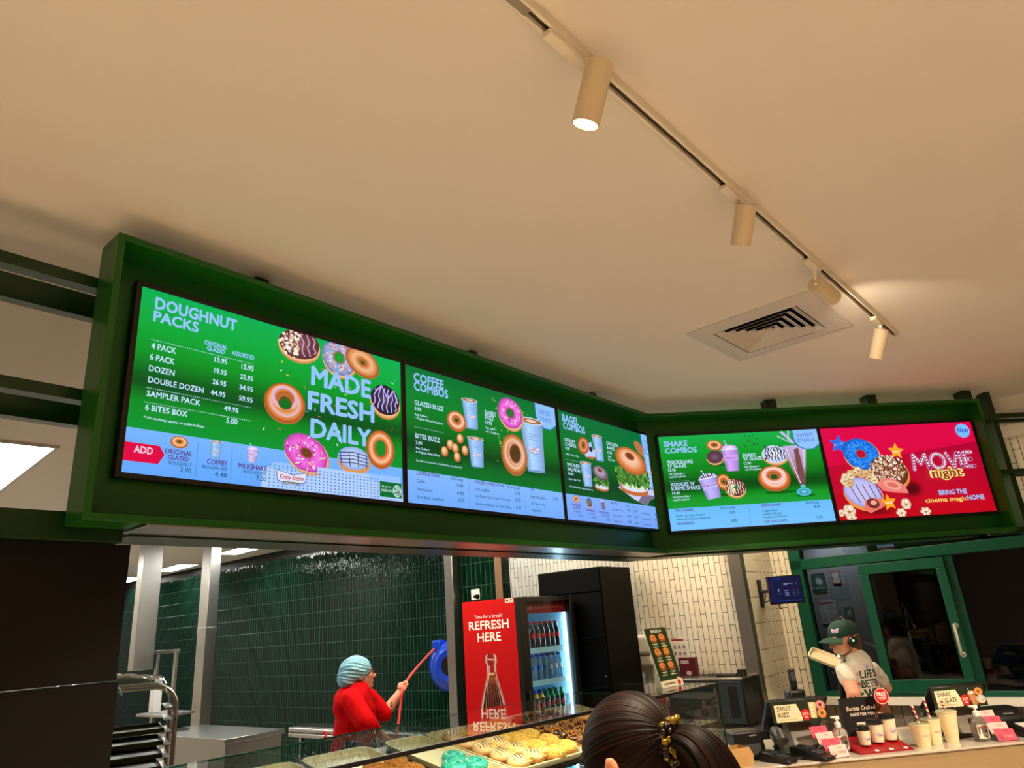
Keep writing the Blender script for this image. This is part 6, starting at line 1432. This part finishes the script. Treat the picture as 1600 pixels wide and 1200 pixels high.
def limb(b, pts, rs, flat=1, side=None):
    for (p, r), (q, t) in zip(zip(pts, rs), zip(pts[1:], rs[1:])): b.cap(p, q, r, t, 16, flat, side)
def grip(b, H, ax, palm, r, s=1.0, turn=1):     # a fist closed around a bar through H along ax; palm = side the palm sits on
    ax = V(ax).normalized(); pn = (V(palm) - ax * V(palm).dot(ax)).normalized(); q = ax.cross(pn) * turn
    R0 = r + .010 * s
    b.cap(H + pn * (R0 + .004) - ax * .030 * s, H + pn * (R0 + .004) + ax * .030 * s, .017 * s, .016 * s, 12)
    b.ell(H + pn * (R0 + .012), (.020 * s, .03 * s, .042 * s), Matrix((pn, q, ax)).transposed(), 14, 10)
    for k, (o, l) in enumerate(((.033, .9), (.0115, 1.0), (-.0105, .95), (-.031, .8))):
        pts = [H + ax * o * s + (pn * math.cos(a) + q * math.sin(a)) * R0 for a in [R(30 + 62 * l * j) for j in range(4)]]
        limb(b, pts, [.0098 * s, .0092 * s, .0086 * s, .0076 * s])
    pts = [H + ax * .042 * s + pn * (R0 + .008), H + ax * .050 * s - q * .020 * s + pn * R0 * .3, H + ax * .040 * s - q * (R0 + .002) - pn * .014, H + ax * .026 * s - q * .010 * s - pn * (R0 + .004)]
    limb(b, pts, [.012 * s, .0105 * s, .0095 * s, .008 * s])
def body_child(name, me, mt, root, label=None):
    me.materials.clear(); me.materials.append(mt); return link(name, me, root, 0, label)
def shoe(b, p, f, s=1.0):
    f = V(f).normalized(); p = V((p.x, p.y, 0)); b.cap(p + V((0, 0, .045)) - f * .05, p + V((0, 0, .038)) + f * .15, .046 * s, .040 * s, 14)
    b.cap(p + V((0, 0, .05)), p + V((0, 0, .11)), .05 * s, .046 * s, 14)

# ---- the worker in the white T-shirt behind the counter
f = V((-.8, .6, 0)); l = V((-.6, -.8, 0)); Z = V((0, 0, 1)); MY = 5.75
mc_ = at(1319, 1000, 5.72); HFm = V((-1, -.03, -.10))
nk = at(1334, 1031, 5.76); chest = at(1343, 1058, 5.75); belly = at(1348, 1088, 5.74); pel = V((belly.x + .01, belly.y, .98))
sl, sr = at(1320, 1049, 5.62), at(1362, 1047, 5.88); el = at(1334, 1083, 5.54); wl = V((el.x - .03, el.y + .06, .95)); er = at(1384, 1074, 6.0); trayR = at(1330, 1050, 5.95)
m = thing('person', 'person in white printed T-shirt and green cap, looking left, holding a tray', 'person', V((pel.x, pel.y, 0)))
def rel(root, me):
    o = root.location
    for v in me.vertices: v.co -= o
    return me
b = MB(); head(b, mc_, HFm, 1.05)
b.cap(nk + V((0, 0, -.03)), mc_ + V((.02, .0, -.06)), .066, .060, 16)
b.cap(chest + Z * .05, chest - Z * .06, .145, .142, 20, .66, l); b.cap(chest - Z * .05, pel, .142, .146, 20, .72, l); b.cap(sl.lerp(sr, .15) , sl.lerp(sr, .85), .055, .055, 16); b.cap(nk - Z * .03, chest + Z * .06, .08, .13, 16, .7, l)
limb(b, [sl, el, wl], [.056, .050, .034]); b.cap(wl, wl + V((-.01, .02, -.08)), .034, .026)
limb(b, [sr, er, trayR + V((.05, 0, -.02))], [.056, .046, .033])
grip(b, trayR, (-.2, .98, .1), (.9, .1, -.3), .008, 1.05)
hipl, hipr = pel + l * .09, pel - l * .09
for hp_, k in ((hipl, 1), (hipr, -1)): limb(b, [hp_, V((hp_.x, hp_.y, .52)) + f * .02, V((hp_.x, hp_.y, .10))], [.095, .062, .045])
for hp_ in (hipl, hipr): shoe(b, hp_, f)
body_child('body', rel(m, blob(b, .0055, 3)), M_skin2, m); eyes_root = m
for o in (): pass
def eyes_at(root, c, F, s):
    n = len(root.children); eyes(root, c - root.location, F, s)
eyes_at(m, mc_, HFm, 1.05)
b = MB(); b.cap(chest + Z * .055, chest - Z * .06, .158, .156, 24, .70, l); b.cap(chest - Z * .05, pel - Z * .06, .156, .164, 24, .76, l); b.cap(sl.lerp(sr, .12), sl.lerp(sr, .88), .066, .066, 16); b.cap(nk - Z * .045, chest + Z * .06, .085, .142, 18, .72, l)
limb(b, [sl, sl.lerp(el, .40)], [.061, .062]); limb(b, [sr, sr.lerp(er, .6)], [.062, .062])
M_tee = mat('white_tee', (214, 204, 192), .85, bump=((9, 9, 5), .5, .02))
sm_ = wrinkle(rel(m, blob(b, .008, 5)), .010); tee = body_child('t_shirt', sm_, M_tee, m)
b = MB(); b.cap(pel - Z * .02, pel - Z * .10, .165, .16, 20, .74, l)
for hp_ in (hipl, hipr): limb(b, [hp_, V((hp_.x, hp_.y, .52)) + f * .02, V((hp_.x, hp_.y, .11))], [.108, .078, .066])
body_child('trousers', rel(m, blob(b, .010, 4)), mat('black_cloth', (20, 20, 22), .85), m)
b = MB()
for hp_ in (hipl, hipr): shoe(b, hp_, f, 1.12)
body_child('shoes', rel(m, blob(b, .007, 2)), M_black, m)
# apron straps
b = MB(); o0 = m.location
b.tube([nk + l * .08 - f * .02 - Z * .03 - o0, nk - f * .085 + Z * .0 - o0, nk - l * .08 - f * .02 - Z * .02 - o0], .013, 10); b.tube([sl - Z * .02 + f * .08 - o0, nk + l * .09 + f * .03 + Z * .0 - o0, nk + l * .075 - f * .03 + Z * .02 - o0], .016, 10); b.build('apron_strap', mat('black_cloth', (20, 20, 22), .85), m, smooth=180)
b = MB(); b.cap(chest + f * .11 - Z * .1 - o0, pel + f * .13 - Z * .25 - o0, .165, .18, 20, .25, l); b.build('apron', mat('black_cloth', (20, 20, 22), .85), m, smooth=180)
# printed back
bvh = BVHTree.FromPolygons([v.co.copy() for v in sm_.vertices], [tuple(p.vertices) for p in sm_.polygons])
nb = V((.74, -.67, .05)).normalized(); rv = V((.67, .74, 0)).normalized(); OB_ = at(1353, 1066, 5.66) - o0
def onback(x, z, lift):
    h = bvh.ray_cast(OB_ + rv * x + Z * z + nb * .5, -nb)[0]; return (h if h is not None else OB_ + rv * x + Z * z) + nb * (.0035 + lift)
A = Art(); K_ = (34, 62, 56)
A.text('LIFE IS', 18, 84, 34, 15, K_, .03); A.text('BETTER', 16, 88, 53, 14, K_, .03); A.text('WITH', 18, 86, 75, 18, K_, .035)
logo(A, 50, 11, 26, 9); A.text('Krispy Kreme', 22, 80, 90, 9, (206, 40, 60), .03, shear=.2); A.text('DOUGHNUTS', 36, 70, 96, 4, (206, 40, 60), .02)
for x, y, c in ((8, 24, (220, 150, 60)), (6, 44, (206, 80, 90)), (10, 64, (60, 140, 110)), (92, 22, (60, 120, 110)), (96, 34, (60, 150, 120)), (97, 50, (226, 170, 70)), (40, 18, (60, 140, 110)), (10, 84, (220, 150, 60)), (84, 12, (206, 110, 80))): A.rings(x, y, 4, 3.2, [(.45, c), (1, tuple(int(v * .8) for v in c))], x, 14)
A.build('back_print', M_print, m, -.108, .088, .150, -.19, 100, 100, 0, eps=.00004, fn=onback, sub=.014, label='green LIFE IS BETTER WITH lettering on the back')
# tattoo on the left forearm
fa = MB(); A = Art(); random.seed(5)
for k in range(16): x, y = random.uniform(10, 90), random.uniform(8, 92); A.line([(x, y), (x + random.uniform(-14, 14), y + random.uniform(-10, 10)), (x + random.uniform(-16, 16), y + random.uniform(-12, 12))], random.uniform(3, 6), (66, 52, 46))
bb = [o for o in m.children if o.name.startswith('body')][0].data
bvb = BVHTree.FromPolygons([v.co.copy() for v in bb.vertices], [tuple(p.vertices) for p in bb.polygons])
vd = (EYE - el).normalized(); vr = V((-vd.y, vd.x, 0)).normalized(); TC = el.lerp(wl, .28) - o0
def onarm(x, z, lift):
    h = bvb.ray_cast(TC + vr * x + Z * z + vd * .3, -vd)[0]; return (h if h is not None else TC) + vd * (.001 + lift)
A.build('tattoo', M_print, m, -.033, .033, .06, -.06, 100, 100, 0, eps=.00003, fn=onarm, sub=.01)
# cap, hair, headset
F, L, U, MH = basis(HFm); c0 = mc_ - o0; s = 1.05; P_ = lambda a, b_, c_: c0 + (F * a + L * b_ + U * c_) * s
M_cap = mat('cap_green_cloth', (14, 58, 46), .8)
b = MB(); prof = [(.1085, .030), (.110, .046), (.106, .075), (.09, .108), (.06, .130), (.02, .139), (0, .140)]
Mh4 = Matrix.Translation(c0 + F * -.012 * s) @ MH.to_4x4() @ Matrix.Diagonal((s, s * .82, s, 1))
b.lathe(prof, 32, M=Mh4); b.ell(P_(-.012, 0, .14), .008)
cp = b.build('cap', M_cap, m, smooth=60)
vs, fs = [], []
for i in range(13):
    a = R(-62 + 124 * i / 12)
    for r_, dz in ((.098, .036), (.135, .034), (.165, .026), (.182 + .012 * math.cos(a), .014)):
        for t_ in (0, -.005): vs.append(P_(-.012 + r_ * math.cos(a), r_ * .80 * math.sin(a), dz + t_ - .03 * (math.sin(a) ** 2) * (r_ / .18)))
for i in range(12):
    for j in range(3):
        a0, a1, b0, b1 = i * 8 + j * 2, i * 8 + j * 2 + 2, (i + 1) * 8 + j * 2, (i + 1) * 8 + j * 2 + 2
        fs += [(a0, a1, b1, b0), (a0 + 1, b0 + 1, b1 + 1, a1 + 1)]
    fs.append((i * 8 + 6, i * 8 + 7, (i + 1) * 8 + 7, (i + 1) * 8 + 6))
MB().add(vs, fs).build('brim', M_cap, cp, smooth=60)
A = Art(); logo(A, 50, 25, 80, 40)
capme = cp.data; bvc = BVHTree.FromPolygons([v.co.copy() for v in capme.vertices], [tuple(p.vertices) for p in capme.polygons]); nf_ = (F * .8 + L * .6 + U * .15).normalized(); rf_ = (F * .6 - L * .8) * -1
def oncap(x, z, lift):
    h = bvc.ray_cast(P_(0, 0, .062) + rf_ * x + U * z + nf_ * .4, -nf_)[0]; return (h if h is not None else P_(.1, 0, .06)) + nf_ * (.002 + lift)
A.build('cap_badge', M_print, cp, -.036, .036, .024, -.024, 100, 50, 0, eps=.00004, fn=oncap, sub=.01)
b = MB(); b.ell(P_(-.045, 0, -.01), (.072 * s, .078 * s, .07 * s), MH); b.ell(P_(-.075, 0, -.035), (.04 * s, .06 * s, .055 * s), MH); body_child('hair', blob(b, .006, 3), mat('short_hair', (86, 58, 36), .75), m)
M_hs = mat('headset_black', (16, 16, 18), .4)
b = MB(); b.tube([P_(-.02, .105 * math.cos(a), .005 + .152 * math.sin(a)) for a in [R(q) for q in range(0, 181, 15)]], .007, 8)
hsx = b.build('headset', M_hs, m, smooth=180); b = MB(); b.lathe([(0, .016), (.03, .016), (.036, .008), (.036, -.012), (0, -.014)], 20, M=Matrix((F, U, L)).transposed().to_4x4()); o = b.build('ear_cup', M_hs, hsx, smooth=40); o.location = P_(-.015, .098, -.012)
b = MB(); b.tube([P_(-.01, .108, -.03), P_(.03, .112, -.07), P_(.075, .085, -.092), P_(.10, .05, -.09)], .005, 8); b.ell(P_(.105, .045, -.088), .009); b.build('boom_mic', M_hs, hsx, smooth=180)
M_gled = mat('green_led', (80, 255, 140), .4, emit=(90, 255, 150), es=10); MB().ell(P_(.10, .055, -.092), .009, None, 10, 8).build('mic_light', M_gled, hsx, label='glowing green light'); MB().ell(P_(-.012, .116, -.004), .006, None, 10, 8).build('cup_light', M_gled, hsx)
# the tray he carries
ta_ = thing('serving_tray', 'empty cream tray carried by the worker in the white T-shirt', 'tray', (0, 0, 0))
tA, tB, tC = at(1260, 1028, 5.95), at(1284, 1021, 6.14), at(1308, 1047, 5.86); tx = (tC - tA).normalized(); ty = (tB - tA); ty = (ty - tx * ty.dot(tx)).normalized(); tz = tx.cross(ty)
b = MB(); lw, ld = .21, (tB - tA).length / 2
def rrect(a_, d_, r_, z): return [(cx + r_ * math.cos(PI / 2 * (q + k / 4)), cy + r_ * math.sin(PI / 2 * (q + k / 4)), z) for cx, cy, q in ((a_ - r_, d_ - r_, 0), (-a_ + r_, d_ - r_, 1), (-a_ + r_, -d_ + r_, 2), (a_ - r_, -d_ + r_, 3)) for k in range(5)]
lp_ = [rrect(lw - .014, ld - .014, .03, 0), rrect(lw, ld, .035, .02), rrect(lw, ld, .035, .024), rrect(lw - .01, ld - .01, .03, .024), rrect(lw - .02, ld - .02, .025, .004)]; vs = sum(lp_, []); n = 20
fs = [tuple(range(n))[::-1]] + [(i * n + k, i * n + (k + 1) % n, (i + 1) * n + (k + 1) % n, (i + 1) * n + k) for i in range(4) for k in range(n)] + [tuple(4 * n + k for k in range(n))]
b.add(vs, fs).build('tray_body', M_trayb, ta_, smooth=40); ta_.location = tA + tx * lw + ty * ld; ta_.rotation_euler = Matrix((tx, ty, tz)).transposed().to_euler()

# ---- the worker in red reaching to the hose
wf = V((.93, .36, 0)).normalized(); wl_ = V((-.36, .93, 0)).normalized(); WY = 6.5
hc = at(563, 1055, WY); HFw = V((.93, .30, .16))
nk = at(557, 1079, WY); chest = at(556, 1104, WY); belly = at(551, 1134, WY); pel = V((belly.x - .01, belly.y, .98))
rs_, re_ = at(549, 1093, 6.33), at(571, 1128, 6.24); rw_ = at(598, 1152, 6.36); ls_, le_, lw_ = at(575, 1091, 6.66), at(601, 1115, 6.70), at(624, 1084, 6.76); HH = at(631, 1073, 6.78)
hosepts = [frame(HR, ROOM + R(22), -.19, -.07, .18), at(650, 1045, 7.2), HH, at(626, 1102, 6.72), at(622, 1135, 6.66), at(617, 1170, 6.6), V((at(610, 1190, 6.6).x, 6.6, .25)), V((at(600, 1190, 6.6).x, 6.75, .03)), V((at(640, 1190, 6.6).x, 6.9, .03))]
wm = thing('person', 'person in red shirt and blue hairnet, facing right, reaching up to a hose', 'person', V((pel.x, pel.y, 0))); o0 = wm.location
axh = (hosepts[1] - HH).normalized()
b = MB(); head(b, hc, HFw, 1.06); b.cap(nk - Z * .03, hc - Z * .05 - wf * .01, .068, .064); b.ell(hc + wf * .05 - Z * .10, (.05, .05, .035))
b.cap(chest + Z * .04, chest - Z * .06, .17, .18, 20, .74, wl_); b.cap(chest - Z * .05, pel, .175, .19, 20, .84, wl_); b.cap(rs_.lerp(ls_, .15), rs_.lerp(ls_, .85), .065, .065); b.cap(nk - Z * .03, chest + Z * .06, .085, .14, 16, .8, wl_)
limb(b, [rs_, re_, rw_], [.07, .054, .036]); b.cap(rw_, rw_ + V((.05, .03, -.03)), .036, .026); limb(b, [ls_, le_, lw_], [.068, .054, .036]); b.cap(lw_, HH - wf * .022 - Z * .01, .034, .030)
grip(b, HH, axh, -wf * .8 + V((0, -.5, -.1)), .0125, 1.1, -1)
hl, hr_ = pel + wl_ * .1, pel - wl_ * .1
for h_ in (hl, hr_): limb(b, [h_, V((h_.x, h_.y, .52)), V((h_.x, h_.y, .10))], [.11, .07, .05]); shoe(b, h_, wf)
body_child('body', rel(wm, blob(b, .0055, 3)), M_skin, wm); eyes_at(wm, hc, HFw, 1.06)
M_red = mat('red_shirt', (196, 0, 10), .85, spec=.15, bump=((10, 10, 6), .6, .025))
b = MB(); b.cap(chest + Z * .045, chest - Z * .06, .182, .194, 24, .76, wl_); b.cap(chest - Z * .05, pel - Z * .08, .19, .205, 24, .86, wl_); b.cap(rs_.lerp(ls_, .12), rs_.lerp(ls_, .88), .078, .076); b.cap(nk - Z * .03, chest + Z * .06, .083, .15, 18, .8, wl_)
b.ell(chest - wf * .07 + Z * .02, (.12, .15, .16)); limb(b, [rs_, re_, re_.lerp(rw_, .45)], [.088, .080, .064]); limb(b, [ls_, ls_.lerp(le_, .95)], [.084, .074])
body_child('shirt', wrinkle(rel(wm, blob(b, .008, 4)), .011, 11, 5), M_red, wm)
b = MB(); b.cap(pel - Z * .04, pel - Z * .12, .19, .185, 20, .84, wl_)
for h_ in (hl, hr_): limb(b, [h_, V((h_.x, h_.y, .52)), V((h_.x, h_.y, .11))], [.122, .086, .07])
body_child('trousers', rel(wm, blob(b, .010, 4)), mat('black_cloth', (20, 20, 22), .85), wm)
b = MB()
for h_ in (hl, hr_): shoe(b, h_, wf, 1.12)
body_child('shoes', rel(wm, blob(b, .007, 2)), M_black, wm)
b = MB(); b.cap(chest + wf * .12 - Z * .0 - o0, pel + wf * .155 - Z * .3 - o0, .10, .17, 20, .3, wl_); b.build('apron', mat('black_cloth', (20, 20, 22), .85), wm, smooth=180)
b = MB()
for q in (-1, 1): b.cap(pel - wf * .195 + Z * .13 - o0, pel - wf * .225 + wl_ * q * .05 + Z * (.12 + .012 * q) - o0, .007, .012, 10)
b.build('apron_bow', mat('red_ribbon', (180, 20, 40), .8), wm, smooth=180)
F, L, U, MH = basis(HFw); c0 = hc - o0; s = 1.06; P_ = lambda a, b_, c_: c0 + (F * a + L * b_ + U * c_) * s
b = MB(); b.ell(P_(-.035, 0, .045), (.128 * s, .108 * s, .112 * s), MH, 30, 20); b.ell(P_(-.085, 0, .005), (.10 * s, .10 * s, .095 * s), MH, 26, 18); b.ell(P_(-.02, 0, .07), (.095 * s, .09 * s, .085 * s), MH)
hn = blob(b, .006, 4)
for v in hn.vertices:
    d = (v.co - P_(-.045, 0, .03)); a = math.atan2(d.dot(L), d.dot(U)); v.co += d.normalized() * (.0035 * math.sin(23 * a + 6 * d.dot(F) * 14) + .003 * math.sin(60 * d.dot(F) + 9 * a))
hn.update(); body_child('hairnet', hn, mat('hairnet_blue', (112, 176, 206), .7, bump=((60, 60, 60), .5, .006), var=((140, 196, 220), 30)), wm)
b = MB()
for q in (-1, 1):
    cc = P_(.104, q * .034, .004); b.tube([cc + (L * .026 * math.cos(a) + U * .019 * math.sin(a)) * s for a in [2 * PI * k / 16 for k in range(17)]], .0028, 6); b.tube([P_(.10, q * .06, .010), P_(.0, q * .086, .006)], .0028, 6)
b.tube([P_(.108, -.008, .008), P_(.112, 0, .011), P_(.108, .008, .008)], .0028, 6); b.build('glasses', M_black, wm, smooth=180)
# small forearm tattoo
bb = [o for o in wm.children if o.name.startswith('body')][0].data; bvw = BVHTree.FromPolygons([v.co.copy() for v in bb.vertices], [tuple(p.vertices) for p in bb.polygons])
vd = (EYE - le_).normalized(); vr = V((-vd.y, vd.x, 0)).normalized(); TC2 = le_.lerp(lw_, .45) - o0
def onarm2(x, z, lift):
    h = bvw.ray_cast(TC2 + vr * x + Z * z + vd * .3, -vd)[0]; return (h if h is not None else TC2) + vd * (.001 + lift)
A = Art(); A.poly([(20, 90), (35, 50), (25, 20), (55, 5), (80, 25), (70, 55), (80, 80), (45, 95)], (70, 56, 50)); A.build('tattoo', M_print, wm, -.018, .018, .026, -.026, 100, 100, 0, eps=.00003, fn=onarm2, sub=.01)
# the hose itself
def smooth_path(pts, n=8):
    out = []
    for i in range(len(pts) - 1):
        p0, p1, p2, p3 = pts[max(i - 1, 0)], pts[i], pts[i + 1], pts[min(i + 2, len(pts) - 1)]
        for k in range(n):
            t = k / n; out.append(.5 * ((2 * p1) + (p2 - p0) * t + (2 * p0 - 5 * p1 + 4 * p2 - p3) * t * t + (3 * p1 - p0 - 3 * p2 + p3) * t ** 3))
    return out + [pts[-1]]
tag(MB().tube(smooth_path(hosepts), .0125, 12).build('hose', mat('hose_red', (206, 78, 70), .45)), 'red rubber hose pulled from the blue reel by the worker in red', 'hose')

# ---- the customer in front, seen from behind
CYc = 1.5; cc = at(992, 1190, CYc); CF = V((-.74, .67, -.06)); F, L, U, MH = basis(CF)
cu = thing('person', 'customer in the foreground with brown hair tied in a ponytail, seen from behind', 'person', V((cc.x, cc.y, 0))); o0 = cu.location; c0 = cc - o0
b = MB(); head(b, cc, CF, .88)
for q in (-1, 1): b.ell(cc - F * .010 + L * q * .089 - U * .006, (.019, .010, .031), Matrix((F, (L * q * .9 - F * .44).normalized(), U)).transposed(), 18, 12)
b.cap(cc - Z * .19 - F * .03, cc - Z * .05 - F * .01, .058, .056)
sh = cc - Z * .24 - F * .03; f2 = V((CF.x, CF.y, 0)).normalized(); l2 = Z.cross(f2)
b.cap(sh - l2 * .14, sh + l2 * .14, .055, .055); b.cap(sh - Z * .12, sh - Z * .35, .15, .13, 20, .7, l2); b.cap(sh - Z * .35, V((sh.x, sh.y, .88)), .13, .16, 20, .75, l2)
for q in (-1, 1):
    a0 = sh + l2 * q * .17; limb(b, [a0, a0 - Z * .28 + l2 * q * .03, a0 - Z * .46 + f2 * .14], [.055, .042, .030]); hh = a0 - Z * .46 + f2 * .14; b.cap(hh, hh + f2 * .08 - Z * .02, .030, .026)
    for k in range(4): p0_ = hh + f2 * .09 + l2 * (k - 1.5) * .019 - Z * .02; limb(b, [p0_, p0_ + f2 * .035 - Z * .012, p0_ + f2 * .05 - Z * .035], [.0085, .008, .007])
    tb_ = hh + f2 * .03 - l2 * q * .026; limb(b, [tb_, tb_ + f2 * .03 - l2 * q * .02, tb_ + f2 * .055 - l2 * q * .018], [.010, .009, .008])
    hp_ = V((sh.x, sh.y, .88)) + l2 * q * .085; limb(b, [hp_, V((hp_.x, hp_.y, .48)), V((hp_.x, hp_.y, .1))], [.09, .058, .04]); shoe(b, hp_, f2, .9)
body_child('body', rel(cu, blob(b, .006, 3)), mat('skin_warm', (206, 138, 104), .5, sss=.08), cu); eyes_at(cu, cc, CF, .88)
b = MB(); b.cap(sh - l2 * .14, sh + l2 * .14, .064, .064); b.cap(sh - Z * .12, sh - Z * .35, .162, .142, 20, .72, l2); b.cap(sh - Z * .35, V((sh.x, sh.y, .84)), .142, .175, 20, .77, l2)
for q in (-1, 1): a0 = sh + l2 * q * .17; limb(b, [a0, a0 - Z * .28 + l2 * q * .03, a0 - Z * .43 + f2 * .12], [.066, .053, .042])
b.ell(V((sh.x, sh.y, .88)), (.155, .205, .13), Matrix((f2, l2, Z)).transposed())
body_child('jumper', wrinkle(rel(cu, blob(b, .009, 4)), .007), mat('dark_jumper', (30, 28, 32), .9), cu)
b = MB()
for q in (-1, 1): hp_ = V((sh.x, sh.y, .88)) + l2 * q * .085; limb(b, [hp_, V((hp_.x, hp_.y, .48)), V((hp_.x, hp_.y, .11))], [.105, .072, .058])
body_child('jeans', rel(cu, blob(b, .009, 4)), mat('denim', (40, 52, 76), .85), cu)
b = MB()
for q in (-1, 1): shoe(b, V((sh.x, sh.y, .88)) + l2 * q * .085, f2, 1.0)
body_child('shoes', rel(cu, blob(b, .007, 2)), M_black, cu)
# hair drawn back to the clip: strands are meridians from the forehead to the clip
random.seed(11)
CL = at(1046, 1162, 1.42) - o0; NA_, NR_ = 420, 30
jit = [0.0] * NA_
for k in range(NA_): jit[k] = random.uniform(-1, 1)
lum = [random.uniform(0, 1) for _ in range(NA_)]; lum = [(lum[k - 1] + 4 * lum[k] + lum[(k + 1) % NA_]) / 6 for k in range(NA_)]
vs, fs, cols = [], [], []
Bk = (CL - c0 + U * .004).normalized(); BU = (U - Bk * U.dot(Bk)).normalized(); BL = BU.cross(Bk) * -1
for i in range(NR_ + 1):
    t = i / NR_; th_ = R(4) + t * R(134)            # 0 at the clip, growing toward the face
    for k in range(NA_):
        a = 2 * PI * k / NA_ + .05 * math.sin(6 * t + k * .3) * .2
        d = Bk * math.cos(th_) + (BL * math.cos(a) + BU * math.sin(a)) * math.sin(th_)
        df, dl, du_ = d.dot(F), d.dot(L), d.dot(U)
        p = F * df * .112 + L * dl * .087 + U * du_ * .112
        p = p * (.985 + .0045 * jit[k] + .0025 * math.sin(a * 31 + t * 5)) + U * .014 - F * .004
        vs.append(c0 + p); v_ = lum[k] ** 1.6; cols.append(lin((7 + 44 * v_, 4 + 19 * v_, 3 + 7 * v_)))
for i in range(NR_):
    for k in range(NA_):
        k2 = (k + 1) % NA_; q = [i * NA_ + k, i * NA_ + k2, (i + 1) * NA_ + k2, (i + 1) * NA_ + k]
        mid = sum((vs[x] for x in q), V()) / 4 - c0
        mf, mu = mid.dot(F), mid.dot(U)
        if mf > -.030 and mu < (-.024 if mf < .05 else -.016): continue      # clear of the ear and cheek
        if mu < -.085: continue
        fs.append(tuple(q[::-1]))
hm = bpy.data.materials.new('brown_hair'); hm.use_nodes = True; nt = hm.node_tree; bs = nt.nodes['Principled BSDF']; at_n = nt.nodes.new('ShaderNodeAttribute'); at_n.attribute_name = 'Col'
nt.links.new(at_n.outputs['Color'], bs.inputs['Base Color']); bs.inputs['Roughness'].default_value = .5; bs.inputs['Specular IOR Level'].default_value = .14
def hairmesh(name, vs, fs, cols, par):
    me = bpy.data.meshes.new(name); me.from_pydata([tuple(v) for v in vs], [], fs); me.materials.append(hm); ca = me.color_attributes.new('Col', 'FLOAT_COLOR', 'POINT'); ca.data.foreach_set('color', [x for c in cols for x in c]); finish(me, 180)
    o = link(name, me, par); return o
hairmesh('hair', vs, fs, cols, cu)
# ponytail
tp = smooth_path([CL + Bk * -.01, CL + Bk * .03 - U * .004, CL + Bk * .075 - U * .035, CL + Bk * .10 - U * .09, CL + Bk * .105 - U * .17, CL + Bk * .09 - U * .26, CL + Bk * .085 - U * .34], 6)
vs, fs, cols = [], [], []; n = 120; up = None
for i, p in enumerate(tp):
    t = i / (len(tp) - 1); d = (tp[min(i + 1, len(tp) - 1)] - tp[max(i - 1, 0)]).normalized(); x = (L - d * L.dot(d)).normalized(); y = d.cross(x); r0 = .013 + .043 * math.sin(min(1, t * 1.5) * PI / 2) * (1 - .75 * max(0, t - .5) * 2)
    for k in range(n): a = 2 * PI * k / n; rr = r0 * (1 + .05 * jit[k * 3] + .05 * math.sin(13 * a)); vs.append(p + x * math.cos(a) * rr + y * math.sin(a) * rr * .8); v_ = lum[k * 3] ** 1.6; cols.append(lin((7 + 44 * v_, 4 + 19 * v_, 3 + 7 * v_)))
for i in range(len(tp) - 1):
    for k in range(n): fs.append((i * n + k, i * n + (k + 1) % n, (i + 1) * n + (k + 1) % n, (i + 1) * n + k))
fs.append(tuple((len(tp) - 1) * n + k for k in range(n))); hairmesh('ponytail', vs, fs, cols, cu)
b = MB(); rnd = random.Random(9)
for k in range(80):
    a = rnd.random() * 2 * PI; ww = rnd.uniform(-.016, .016); rr = .029 + rnd.uniform(-.003, .008); p = CL + Bk * (.020 + ww) + (L * math.cos(a) + U * math.sin(a)) * rr
    b.cur = k % 2; b.ell(p, (rnd.uniform(.005, .009), rnd.uniform(.005, .010), rnd.uniform(.004, .008)), Matrix.Rotation(rnd.random() * 6, 3, V((rnd.random(), rnd.random(), .3)).normalized()), 10, 7)
b.cur = 1; b.build('hair_clip', [mat('clip_gold', (150, 124, 40), .3, .3), mat('clip_dark', (30, 22, 10), .3)], cu, smooth=180, label='leopard patterned hair clip')
